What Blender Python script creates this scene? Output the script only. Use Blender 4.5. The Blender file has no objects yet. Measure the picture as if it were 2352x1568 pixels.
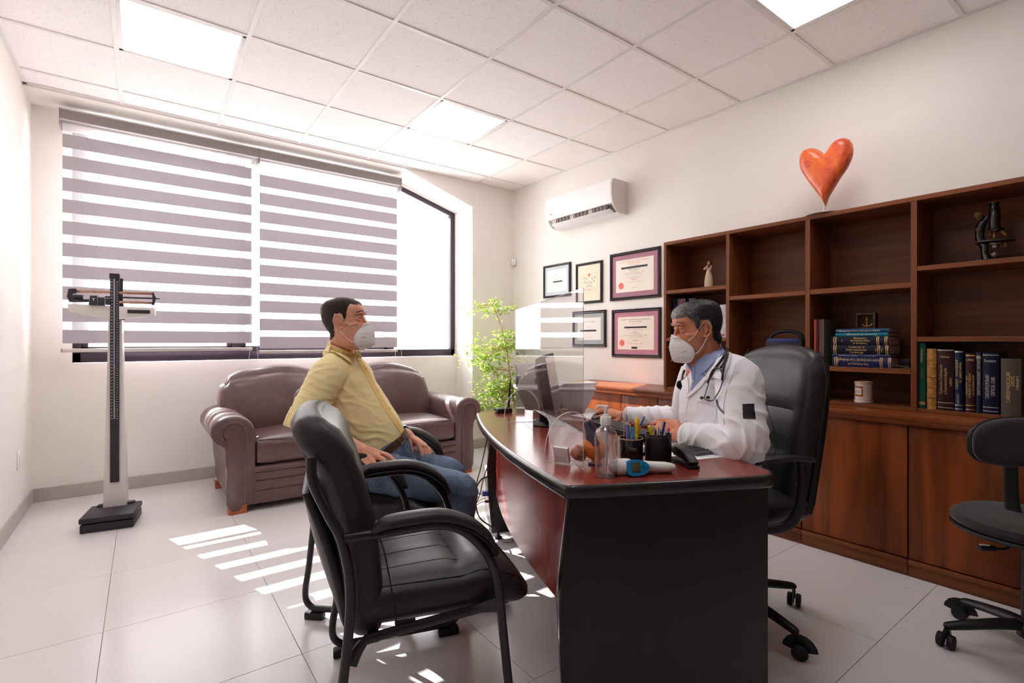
import bpy, bmesh, math, random
import numpy as np
from mathutils import Vector, Matrix, Euler, noise
from mathutils.bvhtree import BVHTree
random.seed(4)
PI = math.pi
SC = bpy.context.scene
C = SC.collection
V = Vector

# ---------------------------------------------------------------- camera, world, sun, exposure
EYE = V((0, 0, 1.16)); YAW = .6345; FPX = 1150.0
cd = bpy.data.cameras.new('camera'); cam = bpy.data.objects.new('camera', cd); C.objects.link(cam)
cam.location = EYE; cam.rotation_euler = (PI/2, 0, -YAW)
cd.sensor_width = 36; cd.lens = 36*FPX/2352; cd.clip_start = .02
SC.camera = cam
SC.view_settings.view_transform = 'Standard'; SC.view_settings.look = 'None'
SC.view_settings.gamma = 1; SC.view_settings.use_curve_mapping = False
SC.view_settings.exposure = 0.68
SC.cycles.use_denoising = True
SC.cycles.max_bounces = 10; SC.cycles.transparent_max_bounces = 24
SC.cycles.diffuse_bounces = 6; SC.cycles.caustics_reflective = False; SC.cycles.caustics_refractive = False
SC.cycles.sample_clamp_indirect = 6
W = bpy.data.worlds.new('world'); SC.world = W; W.use_nodes = True
wb = W.node_tree.nodes['Background']; wb.inputs[0].default_value = (1.0, .965, .97, 1); wb.inputs[1].default_value = 6.0
sd = bpy.data.lights.new('sun', 'SUN'); sun = bpy.data.objects.new('sun', sd); C.objects.link(sun)
sd.energy = 13; sd.angle = .004; sd.color = (1, .97, .93)
sun.rotation_euler = V((.315, -1, -.78)).to_track_quat('-Z', 'Y').to_euler()
sun.location = (-1, 8, 6)

# ---------------------------------------------------------------- frames of reference
FW = V((math.sin(YAW), math.cos(YAW), 0)); RT = V((math.cos(YAW), -math.sin(YAW), 0))
def ray(u, v): return FW + RT*((u-1176)/FPX) + V((0, 0, 1))*((784-v)/FPX)
def at(u, v, d): return EYE + ray(u, v)*d
def atz(u, v, z): r = ray(u, v); return EYE + r*((z-1.16)/r.z)
def aty(u, v, y): r = ray(u, v); return EYE + r*(y/r.y)
TH = math.radians(1.2)
W0 = V((3.43, 4.58, 0)); WN = V((math.cos(TH), math.sin(TH), 0)); WT = V((math.sin(TH), -math.cos(TH), 0))
RZW = math.atan2(WT.y, WT.x)
def RW(s, off, z): return W0 + WT*s - WN*off + V((0, 0, z))
DA = V((.966, 1.055, 0)); DG = V((.9187, -.3949, 0)); DE = V((.3949, .9187, 0)); RZD = math.atan2(DG.y, DG.x)
def DK(w, t, z=.75): return DA + DG*w + DE*t + V((0, 0, z))

# ---------------------------------------------------------------- materials
def s2l(c): return tuple((x/12.92 if x <= .04045 else ((x+.055)/1.055)**2.4) for x in c)
def rgb(r, g, b): return s2l((r/255, g/255, b/255))
MATS = {}
def mat(name, col, rough=.5, metal=0, noise_s=None, noise_a=.1, bump=None, spec=.5, coat=0, sss=0, trans=0, ior=1.45, alpha=1,
        emit=None, stretch=(1, 1, 1), sheen=0, col2=None, aniso=None):
    """procedural principled material: noise between two tones plus fine relief"""
    if name in MATS: return MATS[name]
    m = bpy.data.materials.new(name); m.use_nodes = True; N = m.node_tree; L = N.links; b = N.nodes['Principled BSDF']
    c = tuple(col)+(1,)
    b.inputs['Roughness'].default_value = rough; b.inputs['Metallic'].default_value = metal
    b.inputs['Specular IOR Level'].default_value = spec; b.inputs['IOR'].default_value = ior
    b.inputs['Coat Weight'].default_value = coat; b.inputs['Coat Roughness'].default_value = .08
    b.inputs['Transmission Weight'].default_value = trans; b.inputs['Alpha'].default_value = alpha
    if sheen: b.inputs['Sheen Weight'].default_value = sheen
    if sss:
        b.inputs['Subsurface Weight'].default_value = sss; b.inputs['Subsurface Radius'].default_value = (.012, .005, .003)
        b.inputs['Subsurface Scale'].default_value = 1
    if emit: b.inputs['Emission Color'].default_value = c; b.inputs['Emission Strength'].default_value = emit
    tc = N.nodes.new('ShaderNodeTexCoord'); mp = N.nodes.new('ShaderNodeMapping'); L.new(tc.outputs['Object'], mp.inputs[0])
    mp.inputs['Scale'].default_value = stretch
    nz = N.nodes.new('ShaderNodeTexNoise'); nz.inputs['Scale'].default_value = noise_s or 6; nz.inputs['Detail'].default_value = 4
    L.new(mp.outputs[0], nz.inputs['Vector'])
    rp = N.nodes.new('ShaderNodeValToRGB'); a = noise_a if noise_s else .03
    lo = tuple(max(0, x*(1-a)) for x in col) if col2 is None else tuple(col2)
    hi = tuple(min(1, x*(1+a)) for x in col) if col2 is None else tuple(col)
    rp.color_ramp.elements[0].position = .35; rp.color_ramp.elements[1].position = .65
    rp.color_ramp.elements[0].color = lo+(1,); rp.color_ramp.elements[1].color = hi+(1,)
    L.new(nz.outputs[0], rp.inputs[0]); L.new(rp.outputs[0], b.inputs['Base Color'])
    if bump:
        n2 = N.nodes.new('ShaderNodeTexNoise'); n2.inputs['Scale'].default_value = bump[0]; n2.inputs['Detail'].default_value = 3
        L.new(mp.outputs[0], n2.inputs['Vector'])
        bp = N.nodes.new('ShaderNodeBump'); bp.inputs['Strength'].default_value = bump[1]
        bp.inputs['Distance'].default_value = bump[2] if len(bump) > 2 else .002
        L.new(n2.outputs[0], bp.inputs['Height']); L.new(bp.outputs[0], b.inputs['Normal'])
    MATS[name] = m; return m
def wood(name, c1, c2, axis=0, scale=1.0, rough=.35, figure=.6, coat=.0):
    """grain running along the given object axis"""
    m = bpy.data.materials.new(name); m.use_nodes = True; N = m.node_tree; L = N.links; b = N.nodes['Principled BSDF']
    tc = N.nodes.new('ShaderNodeTexCoord'); mp = N.nodes.new('ShaderNodeMapping'); L.new(tc.outputs['Object'], mp.inputs[0])
    sc = [26, 26, 26]; sc[axis] = 1.1; mp.inputs['Scale'].default_value = [x*scale for x in sc]
    n0 = N.nodes.new('ShaderNodeTexNoise'); n0.inputs['Scale'].default_value = 1; n0.inputs['Detail'].default_value = 6; n0.inputs['Distortion'].default_value = .4
    L.new(mp.outputs[0], n0.inputs['Vector'])
    mp2 = N.nodes.new('ShaderNodeMapping'); L.new(tc.outputs['Object'], mp2.inputs[0]); s2 = [4.2, 4.2, 4.2]; s2[axis] = .55
    mp2.inputs['Scale'].default_value = [x*scale for x in s2]
    n1 = N.nodes.new('ShaderNodeTexNoise'); n1.inputs['Scale'].default_value = 1; n1.inputs['Detail'].default_value = 2; n1.inputs['Distortion'].default_value = figure*2
    L.new(mp2.outputs[0], n1.inputs['Vector'])
    mx = N.nodes.new('ShaderNodeMix'); mx.inputs[0].default_value = .5; L.new(n0.outputs[0], mx.inputs[2]); L.new(n1.outputs[0], mx.inputs[3])
    rp = N.nodes.new('ShaderNodeValToRGB'); e = rp.color_ramp.elements
    e[0].position = .34; e[0].color = tuple(c2)+(1,); e[1].position = .62; e[1].color = tuple(c1)+(1,)
    L.new(mx.outputs[0], rp.inputs[0]); L.new(rp.outputs[0], b.inputs['Base Color'])
    b.inputs['Roughness'].default_value = rough; b.inputs['Coat Weight'].default_value = coat; b.inputs['Coat Roughness'].default_value = .24; b.inputs['Specular IOR Level'].default_value = .32
    bp = N.nodes.new('ShaderNodeBump'); bp.inputs['Strength'].default_value = .12; bp.inputs['Distance'].default_value = .001
    L.new(n0.outputs[0], bp.inputs['Height']); L.new(bp.outputs[0], b.inputs['Normal'])
    MATS[name] = m; return m
def clear(name, tint=(1, 1, 1), ior=1.49, rough=0):
    """thin clear sheet: lets light straight through and mirrors by Fresnel"""
    m = bpy.data.materials.new(name); m.use_nodes = True; N = m.node_tree; L = N.links; N.nodes.clear()
    o = N.nodes.new('ShaderNodeOutputMaterial'); t = N.nodes.new('ShaderNodeBsdfTransparent'); t.inputs[0].default_value = tuple(tint)+(1,)
    g = N.nodes.new('ShaderNodeBsdfGlossy'); g.inputs['Roughness'].default_value = rough
    f = N.nodes.new('ShaderNodeFresnel'); ge = N.nodes.new('ShaderNodeNewGeometry'); mi = N.nodes.new('ShaderNodeMix')
    mi.inputs[2].default_value = ior; mi.inputs[3].default_value = 1/ior; L.new(ge.outputs['Backfacing'], mi.inputs[0]); L.new(mi.outputs[0], f.inputs[0]); x = N.nodes.new('ShaderNodeMixShader')
    L.new(f.outputs[0], x.inputs[0]); L.new(t.outputs[0], x.inputs[1]); L.new(g.outputs[0], x.inputs[2]); L.new(x.outputs[0], o.inputs[0])
    MATS[name] = m; return m
def fabric_light(name, col, see=.0, trans=.5):
    """woven cloth that lets part of the light behind it through (see = open weave)"""
    m = bpy.data.materials.new(name); m.use_nodes = True; N = m.node_tree; L = N.links; N.nodes.clear()
    o = N.nodes.new('ShaderNodeOutputMaterial'); d = N.nodes.new('ShaderNodeBsdfDiffuse'); t = N.nodes.new('ShaderNodeBsdfTranslucent')
    tc = N.nodes.new('ShaderNodeTexCoord'); nz = N.nodes.new('ShaderNodeTexNoise'); nz.inputs['Scale'].default_value = 90
    L.new(tc.outputs['Object'], nz.inputs['Vector'])
    rp = N.nodes.new('ShaderNodeValToRGB'); rp.color_ramp.elements[0].color = tuple(x*.93 for x in col)+(1,); rp.color_ramp.elements[1].color = tuple(col)+(1,)
    L.new(nz.outputs[0], rp.inputs[0])
    for n in (d, t): L.new(rp.outputs[0], n.inputs[0])
    x = N.nodes.new('ShaderNodeMixShader'); x.inputs[0].default_value = trans; L.new(d.outputs[0], x.inputs[1]); L.new(t.outputs[0], x.inputs[2])
    p = N.nodes.new('ShaderNodeBsdfTransparent'); y = N.nodes.new('ShaderNodeMixShader'); y.inputs[0].default_value = see
    L.new(x.outputs[0], y.inputs[1]); L.new(p.outputs[0], y.inputs[2]); L.new(y.outputs[0], o.inputs[0])
    MATS[name] = m; return m

# ---------------------------------------------------------------- objects
def tag(o, label=None, cat=None, group=None, kind=None):
    if label: o['label'] = label
    if cat: o['category'] = cat
    if group: o['group'] = group
    if kind: o['kind'] = kind
    return o
def thing(name, label, cat, loc=(0, 0, 0), rz=0, group=None):
    o = bpy.data.objects.new(name, None); C.objects.link(o); o.location = loc; o.rotation_euler = (0, 0, rz)
    o.empty_display_size = .05
    return tag(o, label, cat, group)
def copy_tree(o, parent=None):
    c = o.copy(); C.objects.link(c); c.parent = parent
    for ch in list(o.children): copy_tree(ch, c)
    return c
def relabel(o, label): o['label'] = label; return o

def catmull(pts, n=8, closed=False):
    pts = [V(p) for p in pts]; out = []; m = len(pts)
    if m < 3 and not closed: return [pts[0].lerp(pts[-1], i/n) for i in range(n+1)]
    seg = m if closed else m-1
    for i in range(seg):
        if closed: p0, p1, p2, p3 = pts[(i-1) % m], pts[i], pts[(i+1) % m], pts[(i+2) % m]
        else: p0, p1, p2, p3 = pts[max(i-1, 0)], pts[i], pts[i+1], pts[min(i+2, m-1)]
        for k in range(n):
            t = k/n; t2 = t*t; t3 = t2*t
            out.append((p1*2 + (p2-p0)*t + (p0*2-p1*5+p2*4-p3)*t2 + (p1*3-p0-p2*3+p3)*t3)*.5)
    if not closed: out.append(pts[-1].copy())
    return out
def lerp1(vals, t):
    x = t*(len(vals)-1); i = min(int(x), len(vals)-2); f = x-i
    a, b = vals[i], vals[i+1]
    if isinstance(a, (tuple, list)): return tuple(p+(q-p)*f for p, q in zip(a, b))
    return a+(b-a)*f

class G:
    """collects shapes into one mesh"""
    def __init__(s): s.bm = bmesh.new()
    def _mv(s, vs, M):
        if M is not None: bmesh.ops.transform(s.bm, matrix=M, verts=vs)
        return s
    def box(s, lo, hi, bev=0, M=None, seg=2):
        lo, hi = V(lo), V(hi); c = (lo+hi)/2; d = hi-lo
        r = bmesh.ops.create_cube(s.bm, size=1); vs = r['verts']
        bmesh.ops.transform(s.bm, matrix=Matrix.Translation(c) @ Matrix.Diagonal((abs(d.x), abs(d.y), abs(d.z), 1)), verts=vs)
        if bev > 0:
            b = min(bev, .49*min(abs(d.x), abs(d.y), abs(d.z)))
            es = list({e for v in vs for e in v.link_edges})
            rr = bmesh.ops.bevel(s.bm, geom=es, offset=b, segments=seg, affect='EDGES', profile=.5)
            vs = list({v for f in rr['faces'] for v in f.verts} | {v for v in vs if v.is_valid})
        return s._mv(vs, M)
    def rbox(s, c, size, r, n=10, bulge=(0, 0, 0), M=None, fn=None):
        """soft cushion: a rounded block with crowned faces"""
        tmp = bmesh.new(); bmesh.ops.create_cube(tmp, size=2)
        bmesh.ops.subdivide_edges(tmp, edges=tmp.edges[:], cuts=n, use_grid_fill=True)
        h = [x/2 for x in size]; vs = []
        mp = {}
        for v in tmp.verts:
            q = V((v.co.x, v.co.y, v.co.z)); p = V([q[i]*h[i] for i in range(3)])
            inn = V([max(-h[i]+r, min(h[i]-r, p[i])) if h[i] > r else 0 for i in range(3)])
            d = p-inn
            # spread so that edges stay dense near the rounding
            if d.length > 1e-9: p = inn + d.normalized()*min(r, d.length if sum(abs(x) > 1e-9 for x in d) == 1 else r)
            p.z += bulge[2]*(1-q.x**2)*(1-q.y**2)*(1 if q.z > 0 else -1)*abs(q.z)
            p.x += bulge[0]*(1-q.z**2)*(1-q.y**2)*(1 if q.x > 0 else -1)*abs(q.x)
            p.y += bulge[1]*(1-q.x**2)*(1-q.z**2)*(1 if q.y > 0 else -1)*abs(q.y)
            if fn: p = fn(p, q)
            mp[v] = s.bm.verts.new(p+V(c)); vs.append(mp[v])
        for f in tmp.faces:
            s.bm.faces.new([mp[v] for v in f.verts])
        tmp.free(); return s._mv(vs, M)
    def cyl(s, p0, p1, r0, r1=None, seg=24, bev=0):
        p0, p1 = V(p0), V(p1); d = p1-p0; r1 = r0 if r1 is None else r1
        r = bmesh.ops.create_cone(s.bm, cap_ends=True, segments=seg, radius1=r0, radius2=r1, depth=d.length)
        vs = r['verts']
        if bev:
            es = [e for e in {e for v in vs for e in v.link_edges} if len(e.link_faces) == 2 and any(len(f.verts) > 4 for f in e.link_faces)]
            rr = bmesh.ops.bevel(s.bm, geom=es, offset=bev, segments=2, affect='EDGES', profile=.5)
            vs = list({v for f in rr['faces'] for v in f.verts} | {v for v in vs if v.is_valid})
        M = Matrix.Translation((p0+p1)/2) @ d.to_track_quat('Z', 'Y').to_matrix().to_4x4()
        return s._mv(vs, M)
    def rings(s, rings, closed=False, caps=True):
        R = [[s.bm.verts.new(p) for p in r] for r in rings]; n = len(R[0]); m = len(R)
        for i in range(m if closed else m-1):
            a, b = R[i], R[(i+1) % m]
            for k in range(n): s.bm.faces.new((a[k], a[(k+1) % n], b[(k+1) % n], b[k]))
        if caps and not closed:
            s.bm.faces.new(R[0][::-1]); s.bm.faces.new(R[-1])
        return s
    def tube(s, pts, r, seg=12, smooth=0, closed=False, up=None, caps=True, round_ends=False):
        """r: number, list, or (a, b) half-axes list across / along up"""
        P = catmull(pts, smooth, closed) if smooth else [V(p) for p in pts]
        m = len(P); rs = r if isinstance(r, list) else [r, r]
        T = []
        for i in range(m):
            a = P[(i-1) % m] if closed else P[max(i-1, 0)]; b = P[(i+1) % m] if closed else P[min(i+1, m-1)]
            T.append((b-a).normalized())
        u = V(up) if up is not None else (V((0, 0, 1)) if abs(T[0].z) < .9 else V((1, 0, 0)))
        u = (u - T[0]*u.dot(T[0])).normalized(); R = []
        for i in range(m):
            if up is not None:
                w = V(up); uu = w - T[i]*w.dot(T[i])
                if uu.length > .15: u = uu.normalized()
            u = (u - T[i]*u.dot(T[i])).normalized(); w = T[i].cross(u)
            q = lerp1(rs, i/max(1, m-1)) if not closed else lerp1(rs, i/m)
            a, b = q if isinstance(q, tuple) else (q, q)
            R.append([P[i] + w*(a*math.cos(2*PI*k/seg)) + u*(b*math.sin(2*PI*k/seg)) for k in range(seg)])
        if round_ends and not closed:
            def cap(ring, cpt, t, rev):
                out = []
                rad = max((p-cpt).length for p in ring)
                for k in (1, 2, 3):
                    an = k*PI/8*1.15; out.append([cpt + (p-cpt)*math.cos(an) + t*(rad*math.sin(an)*rev) for p in ring])
                return out
            R = cap(R[0], P[0], T[0], -1)[::-1] + R + cap(R[-1], P[-1], T[-1], 1)
        return s.rings(R, closed, caps)
    def lathe(s, prof, seg=32, M=None, caps=True):
        R = [[V((r*math.cos(2*PI*k/seg), r*math.sin(2*PI*k/seg), z)) for k in range(seg)] for r, z in prof]
        if M is not None: R = [[M @ p for p in r] for r in R]
        return s.rings(R, False, caps)
    def prism(s, poly, h0, h1, M=None, bev=0):
        """poly in XY extruded from h0 to h1 along Z, then placed by M"""
        a = [s.bm.verts.new((x, y, h0)) for x, y in poly]; b = [s.bm.verts.new((x, y, h1)) for x, y in poly]; n = len(a)
        fs = [s.bm.faces.new(a[::-1]), s.bm.faces.new(b)]
        for k in range(n): fs.append(s.bm.faces.new((a[k], a[(k+1) % n], b[(k+1) % n], b[k])))
        vs = a+b
        if bev:
            es = list(fs[0].edges)+list(fs[1].edges)
            rr = bmesh.ops.bevel(s.bm, geom=es, offset=bev, segments=2, affect='EDGES', profile=.5)
            vs = list({v for f in rr['faces'] for v in f.verts} | {v for v in vs if v.is_valid})
        return s._mv(vs, M)
    def ball(s, c, r, seg=20, M=None):
        rr = bmesh.ops.create_uvsphere(s.bm, u_segments=seg, v_segments=max(8, seg*2//3), radius=1); vs = rr['verts']
        r = (r, r, r) if isinstance(r, (int, float)) else r
        T = Matrix.Translation(V(c)) @ (M if M is not None else Matrix.Identity(4)) @ Matrix.Diagonal((*r, 1))
        return s._mv(vs, T)
    def o(s, name, m, parent=None, smooth=38, loc=None, rot=None):
        bmesh.ops.recalc_face_normals(s.bm, faces=s.bm.faces[:])
        me = bpy.data.meshes.new(name); s.bm.to_mesh(me); s.bm.free()
        return mk(name, me, m, parent, smooth, loc, rot)
def mk(name, me, m, parent=None, smooth=38, loc=None, rot=None):
    if smooth:
        me.polygons.foreach_set('use_smooth', [True]*len(me.polygons))
        if smooth < 180: me.set_sharp_from_angle(angle=math.radians(smooth))
    if m is not None and not me.materials: me.materials.append(m)
    ob = bpy.data.objects.new(name, me); C.objects.link(ob)
    if parent is not None: ob.parent = parent
    if loc is not None: ob.location = loc
    if rot is not None: ob.rotation_euler = rot
    return ob
def struct(o): o['kind'] = 'structure'; return o
def inst(src, name, parent, loc, rot=(0, 0, 0), scale=None):
    o = bpy.data.objects.new(name, src.data); C.objects.link(o); o.parent = parent; o.location = loc; o.rotation_euler = rot
    if scale: o.scale = scale
    return o
_fc = {}
def text(s, size, m, parent, M, name='lettering', depth=.0004, align='CENTER', squash=1.0, width=None, bold=0):
    """raised print: a text curve turned into a mesh; M places its plane (x right, y up)"""
    key = (s, align, bold)
    if key not in _fc:
        cu = bpy.data.curves.new('t', 'FONT'); cu.body = s; cu.align_x = align; cu.align_y = 'CENTER'; cu.resolution_u = 2
        cu.offset = bold
        ob = bpy.data.objects.new('t', cu); C.objects.link(ob); dg = bpy.context.evaluated_depsgraph_get()
        me = bpy.data.meshes.new_from_object(ob.evaluated_get(dg)); bpy.data.objects.remove(ob); bpy.data.curves.remove(cu)
        _fc[key] = me
    me = _fc[key].copy(); me.name = name
    xs = [v.co.x for v in me.vertices] or [0]; wd = max(xs)-min(xs)
    sx = size*squash
    if width and wd > 0: sx = min(sx, width/wd) if squash == 1.0 else width/wd
    me.transform(M @ Matrix.Diagonal((sx, size, 1, 1)))
    nrm = (M.to_3x3() @ V((0, 0, 1))).normalized()*depth
    me.transform(Matrix.Translation(nrm))
    me.materials.clear()
    return mk(name, me, m, parent, 0)
def frame(o, x, y):
    """matrix whose x / y axes are the given directions"""
    x = V(x).normalized(); y = V(y); y = (y-x*y.dot(x)).normalized(); z = x.cross(y)
    M = Matrix((x, y, z)).transposed().to_4x4(); M.translation = V(o); return M
def mat_idx(ob, *ms):
    for m in ms: ob.data.materials.append(m)
# ---------------------------------------------------------------- room shell
CEIL = 2.885; YF = 4.62; YN = 4.95; XL = -.65; YB = -2.2
M_wall = mat('wall_paint', rgb(240, 235, 230), .75, noise_s=2, noise_a=.015, bump=(120, .12, .001))
M_white = mat('white_paint', rgb(240, 238, 236), .5)
M_base = mat('baseboard_tile', rgb(186, 178, 172), .45, noise_s=20, noise_a=.03)
def slab(name, lo, hi, m=None): return struct(G().box(lo, hi).o(name, m or M_wall, smooth=0))
# floor: a grout bed and one object per tile
fl = struct(G().box((XL-.3, YB-.2, -.12), (4.2, 5.3, -.004)).o('floor', mat('grout', rgb(150, 138, 136), .8), smooth=0))
M_tile = mat('floor_tile', rgb(224, 220, 222), .20, noise_s=1.3, noise_a=.02, bump=(7, .05, .002), spec=.5)
TX, TY = .605, .62
tile0 = None
for i in range(-1, 7):
    for j in range(-5, 8):
        x0, y0 = -.13+i*TX, .72+j*TY
        x1, y1 = x0+TX, y0+TY
        cx0, cx1, cy0, cy1 = max(x0, XL), min(x1, 3.62), max(y0, YB), min(y1, 5.0)
        if cx1-cx0 < .02 or cy1-cy0 < .02: continue
        full = abs(cx1-cx0-TX) < 1e-6 and abs(cy1-cy0-TY) < 1e-6
        if full and tile0: o = inst(tile0, 'floor_tile', fl, (x0, y0, 0))
        else:
            o = G().box((.0009, .0009, -.012), (cx1-cx0-.0009, cy1-cy0-.0009, 0), .0007, seg=1).o('floor_tile', M_tile, fl, loc=(cx0, cy0, 0))
            if full: tile0 = o
slab('wall_left', (XL-.2, YB-.2, 0), (XL, 5.3, 3.3))
slab('wall_rear', (XL-.2, YB-.2, 0), (4.2, YB, 3.3), mat('rear_wall_darkened', rgb(128, 112, 100), .8))  # unseen wall, tone darkened to cut bounce from behind the camera
# right wall, turned by 1.2 degrees
struct(G().box((-.8, 0, 0), (6.8, .2, 3.3)).o('wall_right', M_wall, loc=W0, rot=(0, 0, RZW), smooth=0))
# window wall: recessed bay wall with the opening, and the front piece with a slanted head right of the bay
WX0, WX1, WZ0, WZ1 = -.43, 2.853, 1.0, 2.84
wb_ = G()
wb_.box((XL-.1, YN, 0), (4.2, YN+.16, WZ0-.004))
wb_.box((XL-.1, YN, WZ0-.004), (WX0, YN+.16, 3.3)); wb_.box((WX1+.005, YN, WZ0-.004), (4.2, YN+.16, 3.3))
wb_.box((WX0, YN, 2.86), (WX1+.005, YN+.16, 3.3))
Mxz = Matrix(((1, 0, 0, 0), (0, 0, 1, 0), (0, 1, 0, 0), (0, 0, 0, 1)))   # xy polygon to xz plane
wb_.prism([(2.15, 2.86), (2.184, 2.815), (2.853, 2.616), (2.87, 2.616), (2.87, 2.86)], YN, YN+.16, Mxz)
struct(wb_.o('wall_back', M_wall, smooth=0))
wf = G()
wf.prism([(2.868, 0), (3.7, 0), (3.7, 3.3), (2.03, 3.3), (2.03, CEIL), (2.06, 2.877), (2.868, 2.617)], YF, YN+.002, Mxz)
struct(wf.o('wall_front', M_wall, smooth=0))
slab('ceiling_soffit', (XL-.1, YF, 2.868), (2.06, YN+.05, 3.3))
# baseboards
def base(name, lo, hi): struct(G().box(lo, hi, .003).o(name, M_base, smooth=0))
base('baseboard_back', (XL, YN-.012, 0), (2.868, YN, .098)); base('baseboard_left', (XL, YB, 0), (XL+.012, YN-.012, .098))
base('baseboard_front', (2.868-.0, YF-.012, 0), (3.43, YF, .098)); base('baseboard_side', (2.856, YF-.012, 0), (2.868, YN-.012, .098))
struct(G().box((0, -.012, 0), (1.17, 0, .098), .003).o('baseboard_right', M_base, loc=W0, rot=(0, 0, RZW), smooth=0))

# ---------------------------------------------------------------- ceiling: exposed grid with a lay-in tile per bay
M_bar = mat('grid_white', rgb(232, 228, 226), .4)
ct = bpy.data.materials.new('ceiling_tile'); ct.use_nodes = True; N = ct.node_tree; L = N.links; b = N.nodes['Principled BSDF']
b.inputs['Roughness'].default_value = .9
tc = N.nodes.new('ShaderNodeTexCoord'); vo = N.nodes.new('ShaderNodeTexVoronoi'); vo.inputs['Scale'].default_value = 105; vo.inputs['Randomness'].default_value = 1
L.new(tc.outputs['Object'], vo.inputs['Vector'])
nz = N.nodes.new('ShaderNodeTexNoise'); nz.inputs['Scale'].default_value = 60; L.new(tc.outputs['Object'], nz.inputs['Vector'])
ad = N.nodes.new('ShaderNodeMath'); ad.operation = 'MULTIPLY_ADD'; ad.inputs[1].default_value = .42; L.new(nz.outputs[0], ad.inputs[0]); L.new(vo.outputs['Distance'], ad.inputs[2])
rp = N.nodes.new('ShaderNodeValToRGB'); rp.color_ramp.elements[0].position = .30; rp.color_ramp.elements[1].position = .40
rp.color_ramp.elements[0].color = (*rgb(192, 178, 168), 1); rp.color_ramp.elements[1].color = (*rgb(250, 245, 244), 1)
L.new(ad.outputs[0], rp.inputs[0]); L.new(rp.outputs[0], b.inputs['Base Color'])
bp = N.nodes.new('ShaderNodeBump'); bp.inputs['Strength'].default_value = .4; bp.inputs['Distance'].default_value = .002
L.new(rp.outputs[0], bp.inputs['Height']); L.new(bp.outputs[0], b.inputs['Normal'])
M_plain = mat('plain_ceiling_tile', rgb(248, 242, 240), .85, noise_s=3, noise_a=.02)
M_panel = mat('light_diffuser', (1, .985, .97), .6, emit=6)
cl = struct(G().box((XL-.2, YB-.2, 3.0), (4.2, 5.3, 3.3)).o('ceiling', M_plain, smooth=0))
CX, CY, CS = 1.7026, 1.9441, .61
LIGHTS = {(-3, 2): 'square ceiling light nearest the left wall', (0, 2): 'square ceiling light in front of the window blinds',
          (-2, -2): 'added square fill panel above the guest chairs, out of view',  # added unseen panel, brightens the camera-facing side of the people
          (1, -2): 'square ceiling light nearest the bookcase, cut off by the top of the photo'}
ctile = {}
for i in range(-4, 3):
    for j in range(-8, 5):
        x0, y0 = CX+i*CS, CY+j*CS
        cx0, cx1, cy0, cy1 = max(x0, XL+.004), min(x0+CS, 3.60), max(y0, YB+.01), min(y0+CS, YF)
        if i == 2: cx1 = min(x0+CS, W0.x + WN.y*0 + (W0.y-cy1)*math.tan(TH) + .03)
        if cx1-cx0 < .03 or cy1-cy0 < .03: continue
        if (i, j) in LIGHTS:
            t = thing('ceiling_light', LIGHTS[(i, j)]+(', lit white'), 'light', ((cx0+cx1)/2, (cy0+cy1)/2, CEIL), 0, 'square lay-in ceiling lights')
            h = .5*CS
            G().box((-h+.03, -h+.03, .004), (h-.03, h-.03, .012)).o('diffuser', M_panel, t)
            fr = G()
            for a in (0, 1, 2, 3):
                fr.box((-h+.008, -h+.008, 0), (h-.008, -h+.032, .02), .002, M=Matrix.Rotation(a*PI/2, 4, 'Z'))
            fr.o('frame', M_bar, t)
            G().box((-h+.02, -h+.02, .013), (h-.02, h-.02, .07)).o('housing', M_bar, t)
            continue
        plain = (i == 2 and j >= 0)
        k = (round(cx1-cx0, 3), round(cy1-cy0, 3), plain)
        if k not in ctile:
            ctile[k] = G().box((.004, .004, .004), (cx1-cx0-.004, cy1-cy0-.004, .02), .002, seg=1).o('ceiling_tile', M_plain if plain else ct, cl, loc=(cx0, cy0, CEIL))
        else: inst(ctile[k], 'ceiling_tile', cl, (cx0, cy0, CEIL))
for i in range(-3, 3):
    x = CX+i*CS; G().box((x-.012, YB, CEIL-.002), (x+.012, YF, CEIL+.012), .001, seg=1).o('ceiling_bar', M_bar, cl)
for j in range(-7, 5):
    y = CY+j*CS
    for i in range(-4, 3):
        x0 = max(CX+i*CS, XL)+.012; x1 = min(CX+(i+1)*CS, W0.x+(W0.y-y)*math.tan(TH)+.03)-.012
        G().box((x0, y-.012, CEIL-.0015), (x1, y+.012, CEIL+.012), .001, seg=1).o('ceiling_bar', M_bar, cl)
for lo, hi in (((XL, YB, CEIL-.003), (XL+.022, YF, CEIL+.02)), ((XL, YF-.022, CEIL-.003), (3.46, YF, CEIL+.02))):
    G().box(lo, hi).o('wall_angle', M_bar, cl)
o = G().box((0, -.022, CEIL-.003), (6.5, 0, CEIL+.02)).o('wall_angle', M_bar, cl, loc=W0, rot=(0, 0, RZW))

# ---------------------------------------------------------------- window
M_alu = mat('dark_aluminium', rgb(62, 52, 62), .35, metal=.3, noise_s=40, noise_a=.05)
M_glass = clear('window_glass')
wn = struct(bpy.data.objects.new('window_1', None)); C.objects.link(wn)
g = G()
g.box((WX0, YN+.03, WZ0), (WX1, YN+.10, WZ0+.075), .004); g.box((WX0, YN+.03, WZ0), (WX0+.05, YN+.10, WZ1), .004)
g.box((WX1-.05, YN+.03, WZ0), (WX1, YN+.10, 2.63), .004); g.box((WX0, YN+.03, 2.80), (2.2, YN+.10, 2.85), .004)
g.prism([(2.13, 2.83), (2.853, 2.612), (2.853, 2.562), (2.13, 2.78)], YN+.03, YN+.10, Mxz)
g.o('window_frame', M_alu, wn)
for x in (.66, 2.09):
    G().box((x-.035, YN+.035, WZ0+.05), (x+.035, YN+.095, 2.82), .004).o('mullion', M_alu, wn)
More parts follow.
